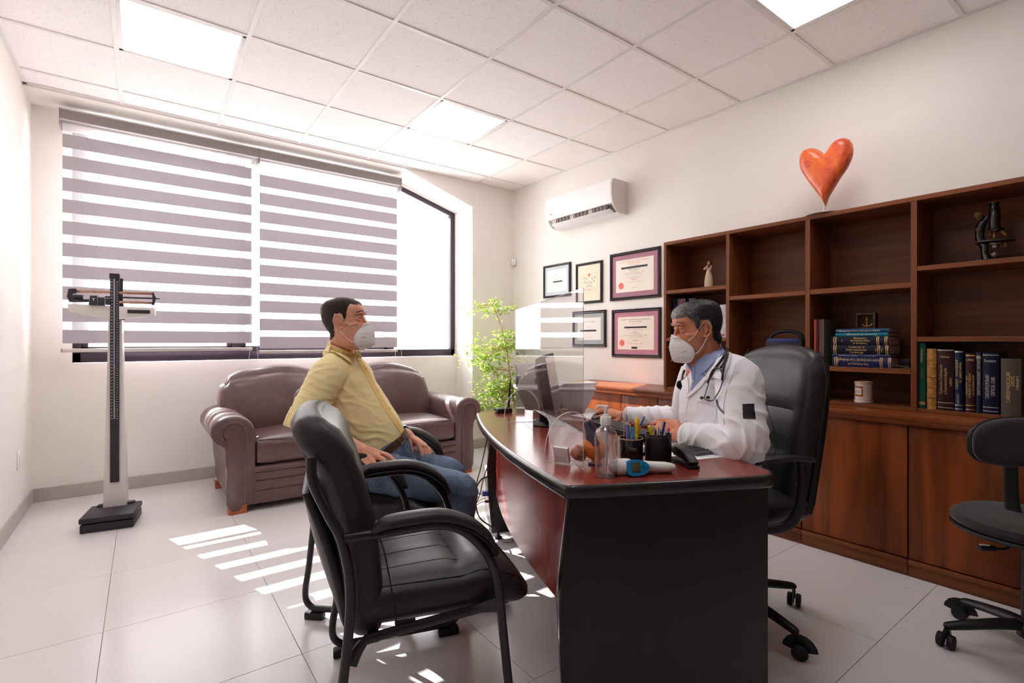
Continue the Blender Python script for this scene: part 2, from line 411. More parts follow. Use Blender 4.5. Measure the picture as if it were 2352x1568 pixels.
for x0, x1 in ((WX0+.05, .625), (.695, 2.055)):
    G().box((x0, YN+.06, WZ0+.075), (x1, YN+.066, 2.80)).o('window_pane', M_glass, wn)
G().prism([(2.125, 1.05), (2.803, 1.05), (2.803, 2.575), (2.125, 2.78)], YN+.06, YN+.066, Mxz).o('window_pane', M_glass, wn)
for x0, x1, z0, z1 in ((WX0+.05, .625, WZ0+.075, 2.8), (.695, 2.055, WZ0+.075, 2.8)):
    h = G()
    h.box((x0, YN+.045, z0), (x1, YN+.08, z0+.045), .003)
    for x in (x0, x1-.04): h.box((x, YN+.045, z0), (x+.04, YN+.08, z1), .003)
    h.o('sash', M_alu, wn)

# ---------------------------------------------------------------- zebra roller blinds
M_band = fabric_light('blind_band', rgb(198, 191, 198), 0, .15)
M_sheer = fabric_light('blind_sheer', rgb(250, 248, 250), .80, .7)
M_cass = mat('blind_cassette', rgb(150, 140, 140), .6, noise_s=60, noise_a=.04)
M_trim = mat('blind_trim', rgb(214, 206, 206), .35, metal=.2)
M_cord = mat('white_cord', rgb(235, 235, 235), .5)
def blind(label, x0, x1, fx0, fx1, zb, end, ztop, H):
    t = thing('roller_blind', label, 'blind', (x0, 4.80, 0), 0, 'striped roller blinds on the window')
    L_ = x1-x0; f0, f1 = fx0-x0, fx1-x0
    G().prism([(-.03, 2.745), (-.03, 2.822), (.09, 2.822), (.09, 2.70), (.055, 2.70)], 0.003, L_-.003,
              Matrix(((0, 0, 1, 0), (1, 0, 0, 0), (0, 1, 0, 0), (0, 0, 0, 1)))).o('cassette', M_cass, t)
    tr = G(); tr.box((0, -.034, 2.815), (L_, -.024, 2.826), .002); tr.box((0, -.034, 2.739), (L_, -.022, 2.748), .002); tr.o('trim', M_trim, t)
    for x in (0, L_-.004): G().box((x, -.034, 2.70), (x+.004, .092, 2.826), .001).o('end_cap', M_cass, t)
    z = ztop; k = 0; P = .1565
    bb = None; ss = None
    G().box((f0, .0, z), (f1, .0008, 2.74)).o('sheer_strip', M_sheer, t)
    while z-P > zb-.06:
        z0 = max(z-H, zb+.012)
        if bb is None or abs(z0-(z-H)) > 1e-6:
            o = G().box((f0, .0, 0), (f1, .0012, z-z0)).o('band', M_band, t, loc=(0, 0, z0)); bb = bb or o
        else: inst(bb, 'band', t, (0, 0, z0))
        z2 = z-P
        if z2 > zb:
            if ss is None: ss = G().box((f0, .0, 0), (f1, .0008, P-H)).o('sheer_strip', M_sheer, t, loc=(0, 0, z2))
            else: inst(ss, 'sheer_strip', t, (0, 0, z2))
        z -= P; k += 1
    G().box((f0-.004, -.006, zb-.012), (f1+.004, .010, zb+.016), .004).o('bottom_rail', M_trim, t)
    G().box((f0-.008, -.007, zb-.013), (f0-.002, .011, zb+.017), .001).o('rail_end', M_cass, t)
    xe = end-x0
    G().tube([(xe-.018, -.012, 2.70), (xe-.02, -.014, 1.9), (xe-.03, -.02, 1.15), (xe-.04, -.02, .99), (xe-.01, -.02, .945), (xe+.03, -.02, .99), (xe+.022, -.02, 1.15), (xe+.006, -.014, 1.9), (xe+.002, -.012, 2.70)],
             .0016, 6, 6).o('cord_loop', M_cord, t)
    G().cyl((xe-.008, -.018, 2.69), (xe-.008, .0, 2.69), .012, seg=16).o('clutch', M_cord, t)
    return t
blind('wider striped roller blind on the left side of the window', -.483, .802, -.468, .752, 1.093, .765, 2.652, .097)
blind('striped roller blind beside the slanted uncovered pane', .804, 2.117, .812, 2.082, 1.066, 2.09, 2.612, .104)

# ---------------------------------------------------------------- wall fittings
M_plast = mat('white_plastic', rgb(238, 238, 238), .35)
M_black = mat('black_plastic', rgb(22, 21, 23), .45, noise_s=80, noise_a=.1)
t = thing('motion_sensor', 'small white motion sensor mounted in the room corner by the air conditioner', 'sensor', (3.398, 4.585, 2.03), -.75)
G().rbox((0, 0, .035), (.055, .035, .078), .012, 6).o('housing', M_plast, t)
G().rbox((0, -.018, .026), (.034, .008, .032), .004, 5).o('lens', mat('frosted_lens', rgb(225, 225, 228), .25), t)
p = ray(41, 1057); k = XL/p.x; sw = EYE+p*k
t = thing('wall_switch', 'white switch plate low on the left wall', 'switch', (XL, sw.y, sw.z))
G().box((0, -.037, -.058), (.008, .037, .058), .003).o('plate', M_plast, t)
G().box((.007, -.017, -.034), (.011, .017, .034), .002).o('rocker', M_plast, t)
# ================================================================ right wall: local x = s along the wall toward the camera, y into the wall, z up
WD1 = wood('walnut_x', rgb(132, 74, 40), rgb(88, 46, 24), 0, 1.0, .38)
WDZ = wood('walnut_z', rgb(132, 74, 40), rgb(88, 46, 24), 2, 1.0, .38)
WDoor = wood('walnut_door', rgb(146, 70, 24), rgb(70, 30, 10), 2, .75, .33, 1.1)
WDraw = wood('walnut_drawer', rgb(156, 80, 32), rgb(96, 44, 18), 0, .75, .33, .8)
WTop = wood('walnut_top', rgb(142, 72, 34), rgb(88, 40, 18), 0, .9, .3)
WBack = wood('walnut_back', rgb(124, 68, 34), rgb(84, 43, 20), 0, .9, .42, .5)
# low cabinet units with the continuous worktop above
S0 = 1.20; KD = .46
wt = thing('worktop', 'long walnut worktop running along the right wall under the bookcase', 'worktop', RW(0, 0, 0), RZW)
G().box((S0, -.49, .772), (6.3, 0, .80), .003).o('board', WTop, wt)
G().box((S0, -.487, .748), (6.3, -.455, .771), .002).o('front_lip', WTop, wt)
units = [(1.20, 1.421, 'walnut cabinet unit at the far end of the worktop behind the printer', 'door', 1),
         (1.425, 2.259, 'walnut cabinet unit with two doors behind the computer mouse', 'door2', 1.918),
         (2.263, 3.241, 'walnut cabinet unit with drawers hidden behind the doctor and his chair', 'draw', 1),
         (3.245, 3.735, 'walnut cabinet door unit with bold wavy grain right of the office chair', 'door', 1),
         (3.739, 4.235, 'plain-grained walnut cabinet unit behind the stool', 'door', 1),
         (4.239, 4.90, 'walnut cabinet unit at the right edge of the photo', 'door', 1)]
for a, b_, lab, kind, mid in units:
    t = thing('wall_cabinet', lab, 'cabinet', RW(a, 0, 0), RZW, 'low cabinets under the worktop')
    w = b_-a
    G().box((0, -.44, .086), (w, 0, .746)).o('carcass', WDZ, t)
    G().box((0, -KD, 0), (w, -.42, .060), .001).box((0, -KD-.012, .0605), (w, -.42, .082), .003).o('plinth', WD1, t)
    def front(x0, x1, z0, z1, m, n):
        f = G().box((0, -KD, 0), (x1-x0-.004, -.4405, z1-z0-.004), .002).o(n, m, t, loc=(x0+.002, 0, z0+.002))
        return f
    if kind == 'door': front(0, w, .086, .746, WDoor, 'door')
    elif kind == 'door2':
        front(0, mid-a, .086, .746, WDoor, 'door'); front(mid-a, w, .086, .746, WDoor, 'door')
    else:
        for q in range(4): front(w/2, w, .086+.165*q, .251+.165*q, WDraw, 'drawer')
        front(0, w/2, .086, .746, WDoor, 'door')
# bookcase: uprights, shelves and a back sheet as pieces
D = .32; bx = 5.4
bk = thing('bookcase', 'dark walnut open bookcase standing on the worktop against the right wall', 'bookcase', RW(0, 0, 0), RZW)
G().box((2.212, -.012, .801), (bx, 0, 1.90)).o('back_panel', WBack, bk)
ups = [(2.212, 2.235), (2.708, 2.731), (3.206, 3.232), (3.713, 3.739), (4.62, 4.646), (5.374, 5.4)]
for a, b_ in ups: G().box((0, -D, .801), (b_-a, -.012, 1.881), .0015, seg=1).o('upright', WDZ, bk, loc=(a, 0, 0))
G().box((2.212, -D, 1.881), (bx, 0, 1.905), .0015, seg=1).o('top_board', WD1, bk)
G().box((2.236, -D+.004, .801), (bx-.03, -.012, .818), .001, seg=1).o('bottom_board', WD1, bk)
def shelf(i, z1, z0): G().box((ups[i][1]+.0005, -D+.001, z0), (ups[i+1][0]-.0005, -.012, z1), .0015, seg=1).o('shelf', WD1, bk)
shelf(0, 1.542, 1.516); shelf(0, 1.186, 1.163); shelf(1, 1.463, 1.437); shelf(1, 1.01, .985); shelf(2, 1.467, 1.438); shelf(2, 1.017, .99)
shelf(3, 1.545, 1.521); shelf(3, 1.184, 1.159); shelf(4, 1.545, 1.521)
def SH(s, off, z): return RW(s, off, z)
# ---------------------------------------------------------------- books
PAGE = mat('page_block', rgb(196, 176, 160), .85, noise_s=200, noise_a=.12, stretch=(1, 1, 8))
GOLD = mat('gold_print', rgb(226, 190, 120), .35, metal=.7)
SILV = mat('silver_print', rgb(205, 200, 190), .35, metal=.6)
PW = mat('white_print', rgb(235, 235, 235), .6)
def cover(c, r=.5): return mat('cover_%d_%d_%d' % c, rgb(*[x*.9 for x in c]), r, noise_s=30, noise_a=.06, bump=(300, .1, .0005), spec=.25)
def book_up(name, label, s, w, h, dp, col, z, off=.0, lines=(), bands=(), round_=.006, grp=None, m=None, pm=None, name2='cover'):
    """upright book: local x = thickness, spine faces -y, origin at the spine's bottom left"""
    t = thing(name, label, 'book', SH(s, D-off, z), RZW, grp)
    m = m or cover(col)
    n = 6; poly = [(0, 0)]
    for k in range(n+1): poly.append((w*k/n, -round_*math.sin(PI*k/n)))
    poly = [(0, dp)]+[(w*k/n, -round_*math.sin(PI*k/n)) for k in range(n+1)]+[(w, dp)]
    th = .003
    poly += [(w-th, dp)]+[(th+(w-2*th)*(1-k/n), th+.0-round_*math.sin(PI*k/n)) for k in range(n+1)]+[(th, dp)]
    a = G(); vb = [a.bm.verts.new((x, y, 0)) for x, y in poly]; vt = [a.bm.verts.new((x, y, h)) for x, y in poly]; N_ = len(poly)
    for k in range(N_): a.bm.faces.new((vb[k], vb[(k+1) % N_], vt[(k+1) % N_], vt[k]))
    half = len(poly)//2
    o_ = poly[:half]; i_ = poly[half:][::-1]
    for k in range(half-1):
        a.bm.faces.new((vb[k], vb[N_-1-k], vb[N_-2-k], vb[k+1])); a.bm.faces.new((vt[k], vt[k+1], vt[N_-2-k], vt[N_-1-k]))
    a.o(name2, m, t, 30)
    G().box((th+.0005, th+.0005, .004), (w-th-.0005, dp-.004, h-.004)).o('pages', PAGE, t)
    for (zz, hh) in bands:
        G().prism([(x, y) for x, y in [(w*k/n, -round_*math.sin(PI*k/n)-.0004) for k in range(n+1)]]+[(w*k/n, -round_*math.sin(PI*k/n)+.001) for k in range(n, -1, -1)], zz, zz+hh).o('band', pm or GOLD, t, 0)
    for q in lines:
        txt, x, zz, size, vert, mm, wid = q
        X = V((0, 0, 1)) if vert == 1 else (V((0, 0, -1)) if vert == -1 else V((1, 0, 0)))
        Y = V((-1, 0, 0)) if vert == 1 else (V((1, 0, 0)) if vert == -1 else V((0, 0, 1)))
        yy = -round_*math.sin(PI*x/w)-.0006
        text(txt, size, mm, t, frame((x, yy, zz), X, Y), width=wid)
    return t
Z4 = .8185
def px_s(u, off=.33):
    r = ray(u, 850); k = ((W0-WN*off-EYE).dot(WN))/r.dot(WN); return ((EYE+r*k)-W0).dot(WT)
gB = 'large medical books on the bottom shelf at the right'
row = [  # u0,u1,height
 ('tall slim green book at the left end of the bottom row', 2110, 2126, .334, (24, 92, 70), [('Cardiopatías', .5, .27, .014, -1, 'G', .12), ('Clínica Médica', .5, .18, .009, -1, 'R', .07), ('4', .5, .055, .012, 0, 'G', .01)], [(.02, .008), (.03, .004)], 'G'),
 ('thick book with a tan leather spine next to the green book', 2129, 2151, .305, (150, 98, 40), [], [], None),
 ('thick maroon book titled Exploración Cardiovascular', 2153, 2191, .305, (54, 24, 28), [('Fishleder', .5, .265, .016, 0, 'G', .6), ('Exploración Cardiovascular', .25, .155, .018, 1, 'G', .145), ('y Fonomecanocardiografía', .52, .145, .016, 1, 'G', .13), ('Clínica', .8, .14, .018, 1, 'G', .04)], [(.296, .004), (.012, .003), (.036, .003)], 'S'),
 ('dark blue book titled Current Management of Arrhythmias', 2193, 2212, .298, (22, 36, 66), [('CURRENT   MANAGEMENT', .3, .18, .014, 1, 'G', .145), ('OF  ARRHYTHMIAS', .72, .19, .014, 1, 'G', .10), ('HOROWITZ', .45, .06, .012, 1, 'S', .05)], [(.288, .006), (.01, .004), (.028, .004)], 'S'),
 ('maroon book titled Cardiac Catheterization', 2218, 2240, .286, (62, 26, 30), [('J. PEPINE', .5, .252, .012, 0, 'G', .8), ('DIAGNOSTIC AND', .16, .13, .013, 1, 'G', .09), ('THERAPEUTIC CARDIAC', .48, .13, .013, 1, 'G', .12), ('CATHETERIZATION', .8, .13, .013, 1, 'G', .10)], [(.272, .004), (.012, .003), (.032, .003)], 'G'),
 ('slim navy book titled Urgencias Cardiovasculares', 2242, 2254, .29, (38, 40, 66), [('URGENCIAS CARDIOVASCULARES', .5, .18, .016, -1, 'S', .19)], [(.26, .003), (.268, .003)], 'S'),
 ('thick navy book titled Cardiopulmonary Critical Care', 2257, 2294, .288, (20, 24, 54), [('Dantzker', .5, .25, .018, 0, 'S', .75), ('CARDIOPULMONARY', .32, .13, .020, 1, 'S', .115), ('CRITICAL CARE', .68, .13, .020, 1, 'S', .09)], [(.276, .003), (.012, .003), (.030, .003)], 'S'),
 ('wide grey-brown book titled Cardiovascular Drug Therapy', 2299, 2346, .262, (88, 82, 72), [('CARDIOVASCULAR', .38, .13, .018, 1, 'G', .14), ('DRUG', .6, .16, .018, 1, 'G', .045), ('THERAPY', .82, .15, .018, 1, 'G', .07)], [], None)]
PM = {'G': GOLD, 'S': SILV, 'R': mat('red_print', rgb(170, 50, 40), .6), None: GOLD}
TAN = mat('tan_leather', rgb(176, 122, 56), .55, noise_s=60, noise_a=.25, bump=(90, .5, .002))
for lab, u0, u1, h, col, ls, bands, bm_ in row:
    s0, s1 = px_s(u0, .30), px_s(u1, .30); w = s1-s0
    book_up('book', lab, s0, w, h, .20, col, Z4, .02, [(a, x*w, z, sz, vt, PM[c], (wd*w if vt == 0 else wd)) for a, x, z, sz, vt, c, wd in ls], bands, min(.008, w*.2), gB,
            m=TAN if 'tan' in lab else None, pm=PM[bm_])
    if 'tan' in lab:
        t = C.objects[-1] if False else None
# raised cords on the tan leather spine
tb = [o for o in C.objects if o.get('label', '').startswith('thick book with a tan')][0]
sw_ = px_s(2151, .30)-px_s(2129, .30)
for zz in (.06, .11, .16, .21, .25): G().box((.001, -.011, zz), (sw_-.001, -.004, zz+.006), .002).o('raised_cord', TAN, tb)
for u, lab in ((2214, 'red ribbon marker tip hanging below the maroon book'), (2296, 'red ribbon marker tip below the navy critical care book')):
    s = px_s(u, .30); tag(G().box((0, -.018, 0), (.010, .002, .0012), .0004, seg=1).o('ribbon', mat('red_ribbon', rgb(160, 22, 40), .6), loc=SH(s-.008, .32, Z4+.0005), rot=(0, 0, RZW+.3)), lab, 'bookmark')
# upright books in the third compartment, middle shelf
gC = 'upright slim books left of the book stack'
for lab, u0, u1, col, ps in (('slim orange book against the bookcase upright', 1868, 1873, (196, 84, 30), 1), ('slim dark purple book between the orange and red ones', 1873.4, 1880, (56, 36, 54), 1),
                         ('slim brick red book beside the grey-green folder', 1880.3, 1884.5, (150, 56, 44), 0), ('large grey-green book with its cover facing the room', 1884.8, 1891, (92, 96, 84), 0)):
    s0, s1 = px_s(u0, .31), px_s(u1, .31)
    book_up('book', lab, s0+.005, max(.008, s1-s0-.0004), .272, .235, col, 1.0175, .01, [], [], .002, gC)
# stack of lying books: local x = spine length along s, spine faces -y
gS = 'stacked cardiology books in the third compartment'
stack = [ # u0,u1 spine ends px, top v, bottom v, colour, label, texts
 (1912, 2050, 822.5, 845, (34, 42, 90), 'navy book at the bottom of the stack titled The Practice of Interventional Cardiology', [('Interventional Cardiology', .46, .70, .016, 180), ('The Practice of', .46, .3, .013, 180), ('Vogel', .1, .5, .010, 90)], 'G', 1),
 (1911, 2046, 815.5, 821.5, (52, 54, 104), 'thin violet-blue book in the stack titled Insuficiencia cardiaca', [('Insuficiencia cardiaca', .3, .5, .009, 0), ('Dr. Martínez Sánchez', .68, .5, .005, 0)], 'S', 0),
 (1910, 2044, 795, 815, (24, 28, 46), 'black-blue book second volume of the Textbook of Interventional Cardiology', [('Textbook of', .45, .8, .012, 0), ('Interventional', .45, .5, .014, 0), ('Cardiology', .45, .2, .012, 0), ('II', .78, .5, .014, 0), ('Topol', .88, .5, .010, -90)], 'G', 1),
 (1910, 2042, 774, 793.5, (24, 28, 48), 'black-blue book first volume of the Textbook set lying upside down', [('Cardiology', .52, .78, .012, 180), ('Interventional', .52, .5, .013, 180), ('Textbook of', .52, .22, .011, 180), ('I', .2, .5, .013, 180), ('Topol', .09, .5, .010, 90)], 'G', 1),
 (1919, 2040, 765, 773.3, (24, 124, 152), 'thin turquoise book in the stack titled Fármacos en cardiología', [('Fármacos en cardiología', .52, .5, .012, 180)], 'S', 0),
 (1920, 2043, 755.5, 764.3, (26, 74, 112), 'blue book on top of the stack titled Congenital Heart Disease in Adults', [('Congenital Heart Disease in Adults', .46, .5, .011, 0), ('PERLOFF', .08, .5, .006, 0)], 'S', 0)]
zc = 1.0175; OF = .295
for u0, u1, v1, v0, col, lab, tx, pm_, bd in stack:
    s0, s1 = px_s(u0, OF), px_s(u1, OF); L_ = s1-s0
    dep = (RW((s0+s1)/2, OF, 1)-EYE).dot(FW); h = (v0-v1)/FPX*dep*1.02
    t = thing('book', lab, 'book', SH(s0, OF, zc), RZW+random.uniform(-.01, .01), gS); m = cover(col, .4)
    n = 6; r_ = min(.006, h*.3)
    poly = [(.19, 0)]+[(-r_*math.sin(PI*k/n), h*k/n) for k in range(n+1)]+[(.19, h)]
    th = .0028
    poly += [(.19, h-th)]+[(th-r_*math.sin(PI*k/n), h-th-(h-2*th)*k/n) for k in range(n+1)]+[(.19, th)]
    M = Matrix(((0, 0, 1, 0), (1, 0, 0, 0), (0, 1, 0, 0), (0, 0, 0, 1)))
    a = G(); N_ = len(poly); vb = [a.bm.verts.new(M @ V((x, y, 0))) for x, y in poly]; vt = [a.bm.verts.new(M @ V((x, y, L_))) for x, y in poly]; half = N_//2
    for k in range(N_): a.bm.faces.new((vb[k], vb[(k+1) % N_], vt[(k+1) % N_], vt[k]))
    for k in range(half-1):
        a.bm.faces.new((vb[k], vb[N_-1-k], vb[N_-2-k], vb[k+1])); a.bm.faces.new((vt[k], vt[k+1], vt[N_-2-k], vt[N_-1-k]))
    a.o('cover', m, t, 30)
    G().box((.004, th, th), (L_-.004, .185, h-th)).o('pages', PAGE, t)
    if bd:
        for fx in (.012, .022, L_-.055, L_-.047, L_-.018, L_-.010):
            g = G(); g.prism([(-r_*math.sin(PI*k/n)-.0005, h*k/n) for k in range(n+1)]+[(-r_*math.sin(PI*k/n)+.001, h*k/n) for k in range(n, -1, -1)], fx, fx+.0035, M); g.o('band', GOLD, t, 0)
    for s_, fx, fz, sz, rot in tx:
        X = {0: V((1, 0, 0)), 180: V((-1, 0, 0)), 90: V((0, 0, 1)), -90: V((0, 0, -1))}[rot]; Y = {0: V((0, 0, 1)), 180: V((0, 0, -1)), 90: V((-1, 0, 0)), -90: V((1, 0, 0))}[rot]
        text(s_, sz*1.25 if rot in (0, 180) else sz, PM[pm_], t, frame((fx*L_, -r_*math.sin(PI*fz)-.0008, fz*h), X, Y), width=(None if rot in (0, 180) else h*.8))
    zc += h+.0006
STK = zc
# shadow box with an anchor on top of the stack
a0, a1 = px_s(1966, .22), px_s(2010, .22); wbx = a1-a0
t = thing('shadow_box', 'small wooden shadow box with a brass anchor on top of the book stack', 'box', SH(a0, .22, STK+.0003), RZW)
hb = .088
mb = mat('dark_box_wood', rgb(70, 38, 26), .5, noise_s=30, noise_a=.2)
g = G(); g.box((0, .0, 0), (.008, .05, hb), .001); g.box((wbx-.008, 0, 0), (wbx, .05, hb), .001); g.box((.008, 0, 0), (wbx-.008, .05, .008), .001); g.box((.008, 0, hb-.008), (wbx-.008, .05, hb), .001); g.o('frame', mb, t)
G().box((.008, .025, .008), (wbx-.008, .03, hb-.008)).o('backing', mat('box_backing', rgb(52, 26, 20), .7), t)
BR = mat('brass', rgb(214, 160, 70), .25, metal=1, noise_s=20, noise_a=.1)
cxb = wbx/2+.002
g = G(); g.tube([(cxb, .019, .018), (cxb, .019, .062)], .0022, 8); g.tube([(cxb-.006+.006*math.cos(a), .019, .066) for a in (0,)]+[(cxb, .019, .066)], .001, 6)
g.tube([V((cxb, .019, .067))+V((math.cos(a), 0, math.sin(a)))*.0045 for a in [k*PI/6 for k in range(12)]], .0013, 6, closed=True)
g.tube([(cxb-.024, .019, .030), (cxb-.018, .019, .020), (cxb, .019, .015), (cxb+.018, .019, .020), (cxb+.024, .019, .030)], [.001, .0022, .0035, .0022, .001], 8, 4)
g.tube([(cxb-.009, .019, .056), (cxb+.009, .019, .056)], .0015, 6); g.o('anchor', BR, t)
# keys and small black box behind the stack
t = thing('key_bunch', 'tangle of metal keys at the right end of the book stack', 'keys', SH(px_s(2078, .27), .27, 1.0175), RZW)
rk = random.Random(5); MK = mat('key_metal', rgb(150, 140, 130), .35, metal=.9)
for k in range(7):
    a = rk.uniform(0, PI); x, y, z = rk.uniform(-.03, .02), rk.uniform(-.02, .03), .002+.0022*k
    M = Matrix.Translation((x, y, z)) @ Matrix.Rotation(a, 4, 'Z') @ Matrix.Rotation(rk.uniform(-.15, .15), 4, 'X')
    g = G(); g.lathe([(.004, 0), (.009, 0), (.009, .0018), (.004, .0018)], 14, M, caps=False); g.box((.008, -.003, 0), (.036, .003, .0018), .0003, M=M); g.box((.020, .003, 0), (.024, .006, .0018), M=M); g.box((.028, .003, 0), (.033, .0055, .0018), M=M)
    g.o('key', MK, t)
t = tag(G().box((0, 0, 0), (.045, .05, .05), .003).o('gadget_box', M_black, loc=SH(px_s(2066, .2), .2, 1.0175), rot=(0, 0, RZW)), 'small black box half hidden behind the right end of the book stack', 'box')
# apothecary mug
sm = px_s(1986.5, .22)
t = thing('apothecary_jar', 'white porcelain pharmacy jar with gold rim on the worktop shelf', 'jar', SH(sm, .24, Z4), RZW)
MP = mat('porcelain', rgb(226, 214, 206), .15, coat=.5)
R_ = .042; Hh = .118
G().lathe([(0, 0), (R_*1.02, 0), (R_*1.06, .004), (R_*1.06, .012), (R_*.98, .016), (R_*.98, .022), (R_*1.0, .026), (R_*1.0, Hh-.012), (R_*1.03, Hh-.008), (R_*1.03, Hh), (R_*.93, Hh), (R_*.90, Hh-.01), (R_*.9, .01), (0, .01)], 40).o('body', MP, t)
for z in (.0135, Hh-.013, Hh-.004): G().lathe([(R_*1.035, z), (R_*1.045, z), (R_*1.045, z+.0035), (R_*1.035, z+.0035)], 40, caps=False).o('gold_band', GOLD, t)
def curved(w_, h_, zc_, r, m, n, a0=-.35):
    g = G(); k = 10; rr = []
    for i in range(k+1):
        a = -PI/2+a0+(i/k-.5)*w_/r; rr.append([V((r*math.cos(a), r*math.sin(a), zc_-h_/2)), V((r*math.cos(a), r*math.sin(a), zc_+h_/2)), V(((r+.0008)*math.cos(a), (r+.0008)*math.sin(a), zc_+h_/2)), V(((r+.0008)*math.cos(a), (r+.0008)*math.sin(a), zc_-h_/2))])
    g.rings(rr); return g.o(n, m, t)
curved(.050, .058, .063, R_+.0002, mat('brown_scroll', rgb(150, 84, 36), .5, noise_s=90, noise_a=.4), 'scroll_frame')
curved(.036, .036, .063, R_+.0012, MP, 'label_plate')
for q, sz in (('VAPO', .068), ('RUBICAT', .058)):
    a = -PI/2-.35; text(q, .0085, M_black, t, frame(V(((R_+.0024)*math.cos(a), (R_+.0024)*math.sin(a), sz)), V((-math.sin(a), math.cos(a), 0)), V((0, 0, 1))))
# figurine
sf = px_s(1628, .20)
t = thing('figurine', 'small cream figurine of a girl in a long dress holding a red heart', 'figurine', SH(sf, .20, 1.5425), RZW-.0)
MF = mat('cream_resin', rgb(214, 190, 160), .7, noise_s=30, noise_a=.08)
Mc = Matrix.Diagonal((1, .85, 1, 1))
G().lathe([(0, 0), (.028, 0), (.032, .02), (.031, .05), (.026, .085), (.018, .118), (.013, .128), (.018, .136), (.02, .146), (.012, .156), (.006, .16), (.006, .166), (0, .168)], 20, Mc).o('dress', MF, t)
g = G(); g.ball((.004, -.002, .181), (.0125, .013, .0155), 16); g.o('head', mat('figurine_skin', rgb(196, 150, 110), .7), t)
G().ball((.008, .003, .184), (.013, .0135, .0165), 16).tube([(.013, .006, .182), (.017, .008, .165), (.018, .008, .150)], [.007, .006, .002], 8, 3).o('hair', mat('figurine_hair', rgb(84, 56, 34), .8), t)
for sg in (-1, 1):
    G().tube([(sg*.017, 0, .148), (sg*.030+.0, -.010, .132 if sg > 0 else .142), (sg*.012+.006, -.026, .150), (.008, -.028, .158)] if sg < 0 else [(.017, 0, .148), (.014, -.012, .126), (.030, -.02, .148), (.032, -.022, .160)], [.0075, .006, .005, .004], 8, 4, round_ends=True).o('arm', MF, t)
hp = []
for k in range(24):
    a = 2*PI*k/24; hp.append((16*math.sin(a)**3*.0009, (13*math.cos(a)-5*math.cos(2*a)-2*math.cos(3*a)-math.cos(4*a))*.0009))
G().prism(hp, -.005, .005, Matrix.Translation((.012, -.026, .160)) @ Matrix.Rotation(PI/2, 4, 'X'), .002).o('heart', mat('brick_heart', rgb(140, 50, 44), .6), t)
# books behind the doctor, first compartment, middle shelf
gA = 'books on the middle shelf of the first compartment'
fa = [(1542.5, 1545, .262, (20, 22, 24), 'black book with gold lettering at the far left end', 'THERAPY'), (1545.4, 1552, .262, (26, 30, 34), 'black book with gold lettering second from the left end', 'CARDIAC IMAGING'), (1552.4, 1558, .262, (24, 28, 30), 'black book with gold lettering beside the grey book', 'HEART DISEASE'),
      (1558.5, 1576, .262, (88, 86, 96), 'thick grey book with a red mark above the head', None), (1578, 1583, .24, (24, 22, 24), 'narrow black book beside the thick grey book', None), (1584, 1600, .258, (92, 88, 102), 'violet-grey book mostly hidden behind the hair', None),
      (1601, 1628, .235, (60, 50, 60), 'dark plum book hidden behind the head', None), (1629, 1640, .232, (44, 92, 62), 'green book peeking out behind the hair', None), (1641, 1643.5, .23, (30, 34, 36), 'thin black book beside the green one', None),
      (1644.2, 1653, .228, (224, 218, 222), 'white and red paperback on the shelf', None), (1653.4, 1655.6, .216, (232, 120, 40), 'thin orange book between two white ones', None), (1656, 1669, .228, (232, 226, 230), 'thick white paperback against the bookcase upright', None)]
for u0, u1, h, col, lab, tx in fa:
    s0, s1 = px_s(u0, .25), px_s(u1, .25); w = s1-s0
    h2 = h+.03 if h > .25 else h
    lines = [(tx, w*.5, h2*.55, min(.012, w*.8), 1, GOLD, .17)] if tx else []
    b_ = book_up('book', lab, s0, w, h2, .19, col, 1.1865, .06, lines, [], .003, gA)
    if 'red mark' in lab: G().prism([(.3*w, h2-.05), (.42*w, h2-.05), (.75*w, h2-.008), (.55*w, h2-.008)], -.0015, 0, Matrix(((1, 0, 0, 0), (0, 0, 1, -.003), (0, 1, 0, 0), (0, 0, 0, 1)))).o('red_mark', mat('red_ink', rgb(190, 30, 40), .5), b_)
    if 'white and red' in lab: G().box((0, -.0040, .05), (w, .0, .17)).o('red_panel', mat('red_ink', rgb(190, 30, 40), .5), b_)
    if 'thick white' in lab:
        text('Medicina Cardiológica', .011, mat('grey_print', rgb(150, 140, 150), .6), b_, frame((w*.5, -.0036, .12), (0, 0, 1), (-1, 0, 0)))
        G().box((w*.4, -.0042, .012), (w*.7, .0, .026)).o('logo_patch', mat('red_ink', rgb(190, 30, 40), .5), b_)
# microscope
ms = px_s(2282, .16)
t = thing('microscope', 'old black brass-fitted microscope on the upper right shelf', 'microscope', SH(ms, .17, 1.5455), RZW+.1)
MB_ = mat('black_enamel', rgb(18, 18, 20), .25, coat=.4)
g = G(); g.prism([(-.06, -.055), (-.02, -.06), (.03, -.045), (.055, -.03), (.055, .03), (.03, .045), (-.02, .06), (-.06, .055), (-.035, .03), (-.035, -.03)][::-1], 0, .014, None, .003); g.tube([(-.02, 0, .01), (-.03, 0, .05), (-.028, 0, .09)], [(.022, .02), (.014, .014), (.017, .017)], 12, 4); g.o('foot', MB_, t)
g = G(); g.tube([(-.03, 0, .08), (-.048, 0, .13), (-.042, 0, .19), (-.02, 0, .225)], [(.012, .016), (.013, .018), (.013, .018), (.012, .014)], 12, 4); g.o('arm', MB_, t)
g = G(); g.box((-.06, -.05, .098), (.075, .05, .106), .002); g.o('stage', MB_, t)
g = G(); g.cyl((.005, 0, .16), (.005, 0, .262), .0215, seg=28, bev=.002); g.cyl((.005, 0, .262), (.005, 0, .287), .0165, seg=24, bev=.002); g.cyl((.005, 0, .284), (.005, 0, .290), .019, seg=24); g.o('tube', MB_, t)
G().cyl((.012, 0, .150), (.010, 0, .158), .032, seg=28, bev=.002).o('nosepiece', MB_, t)
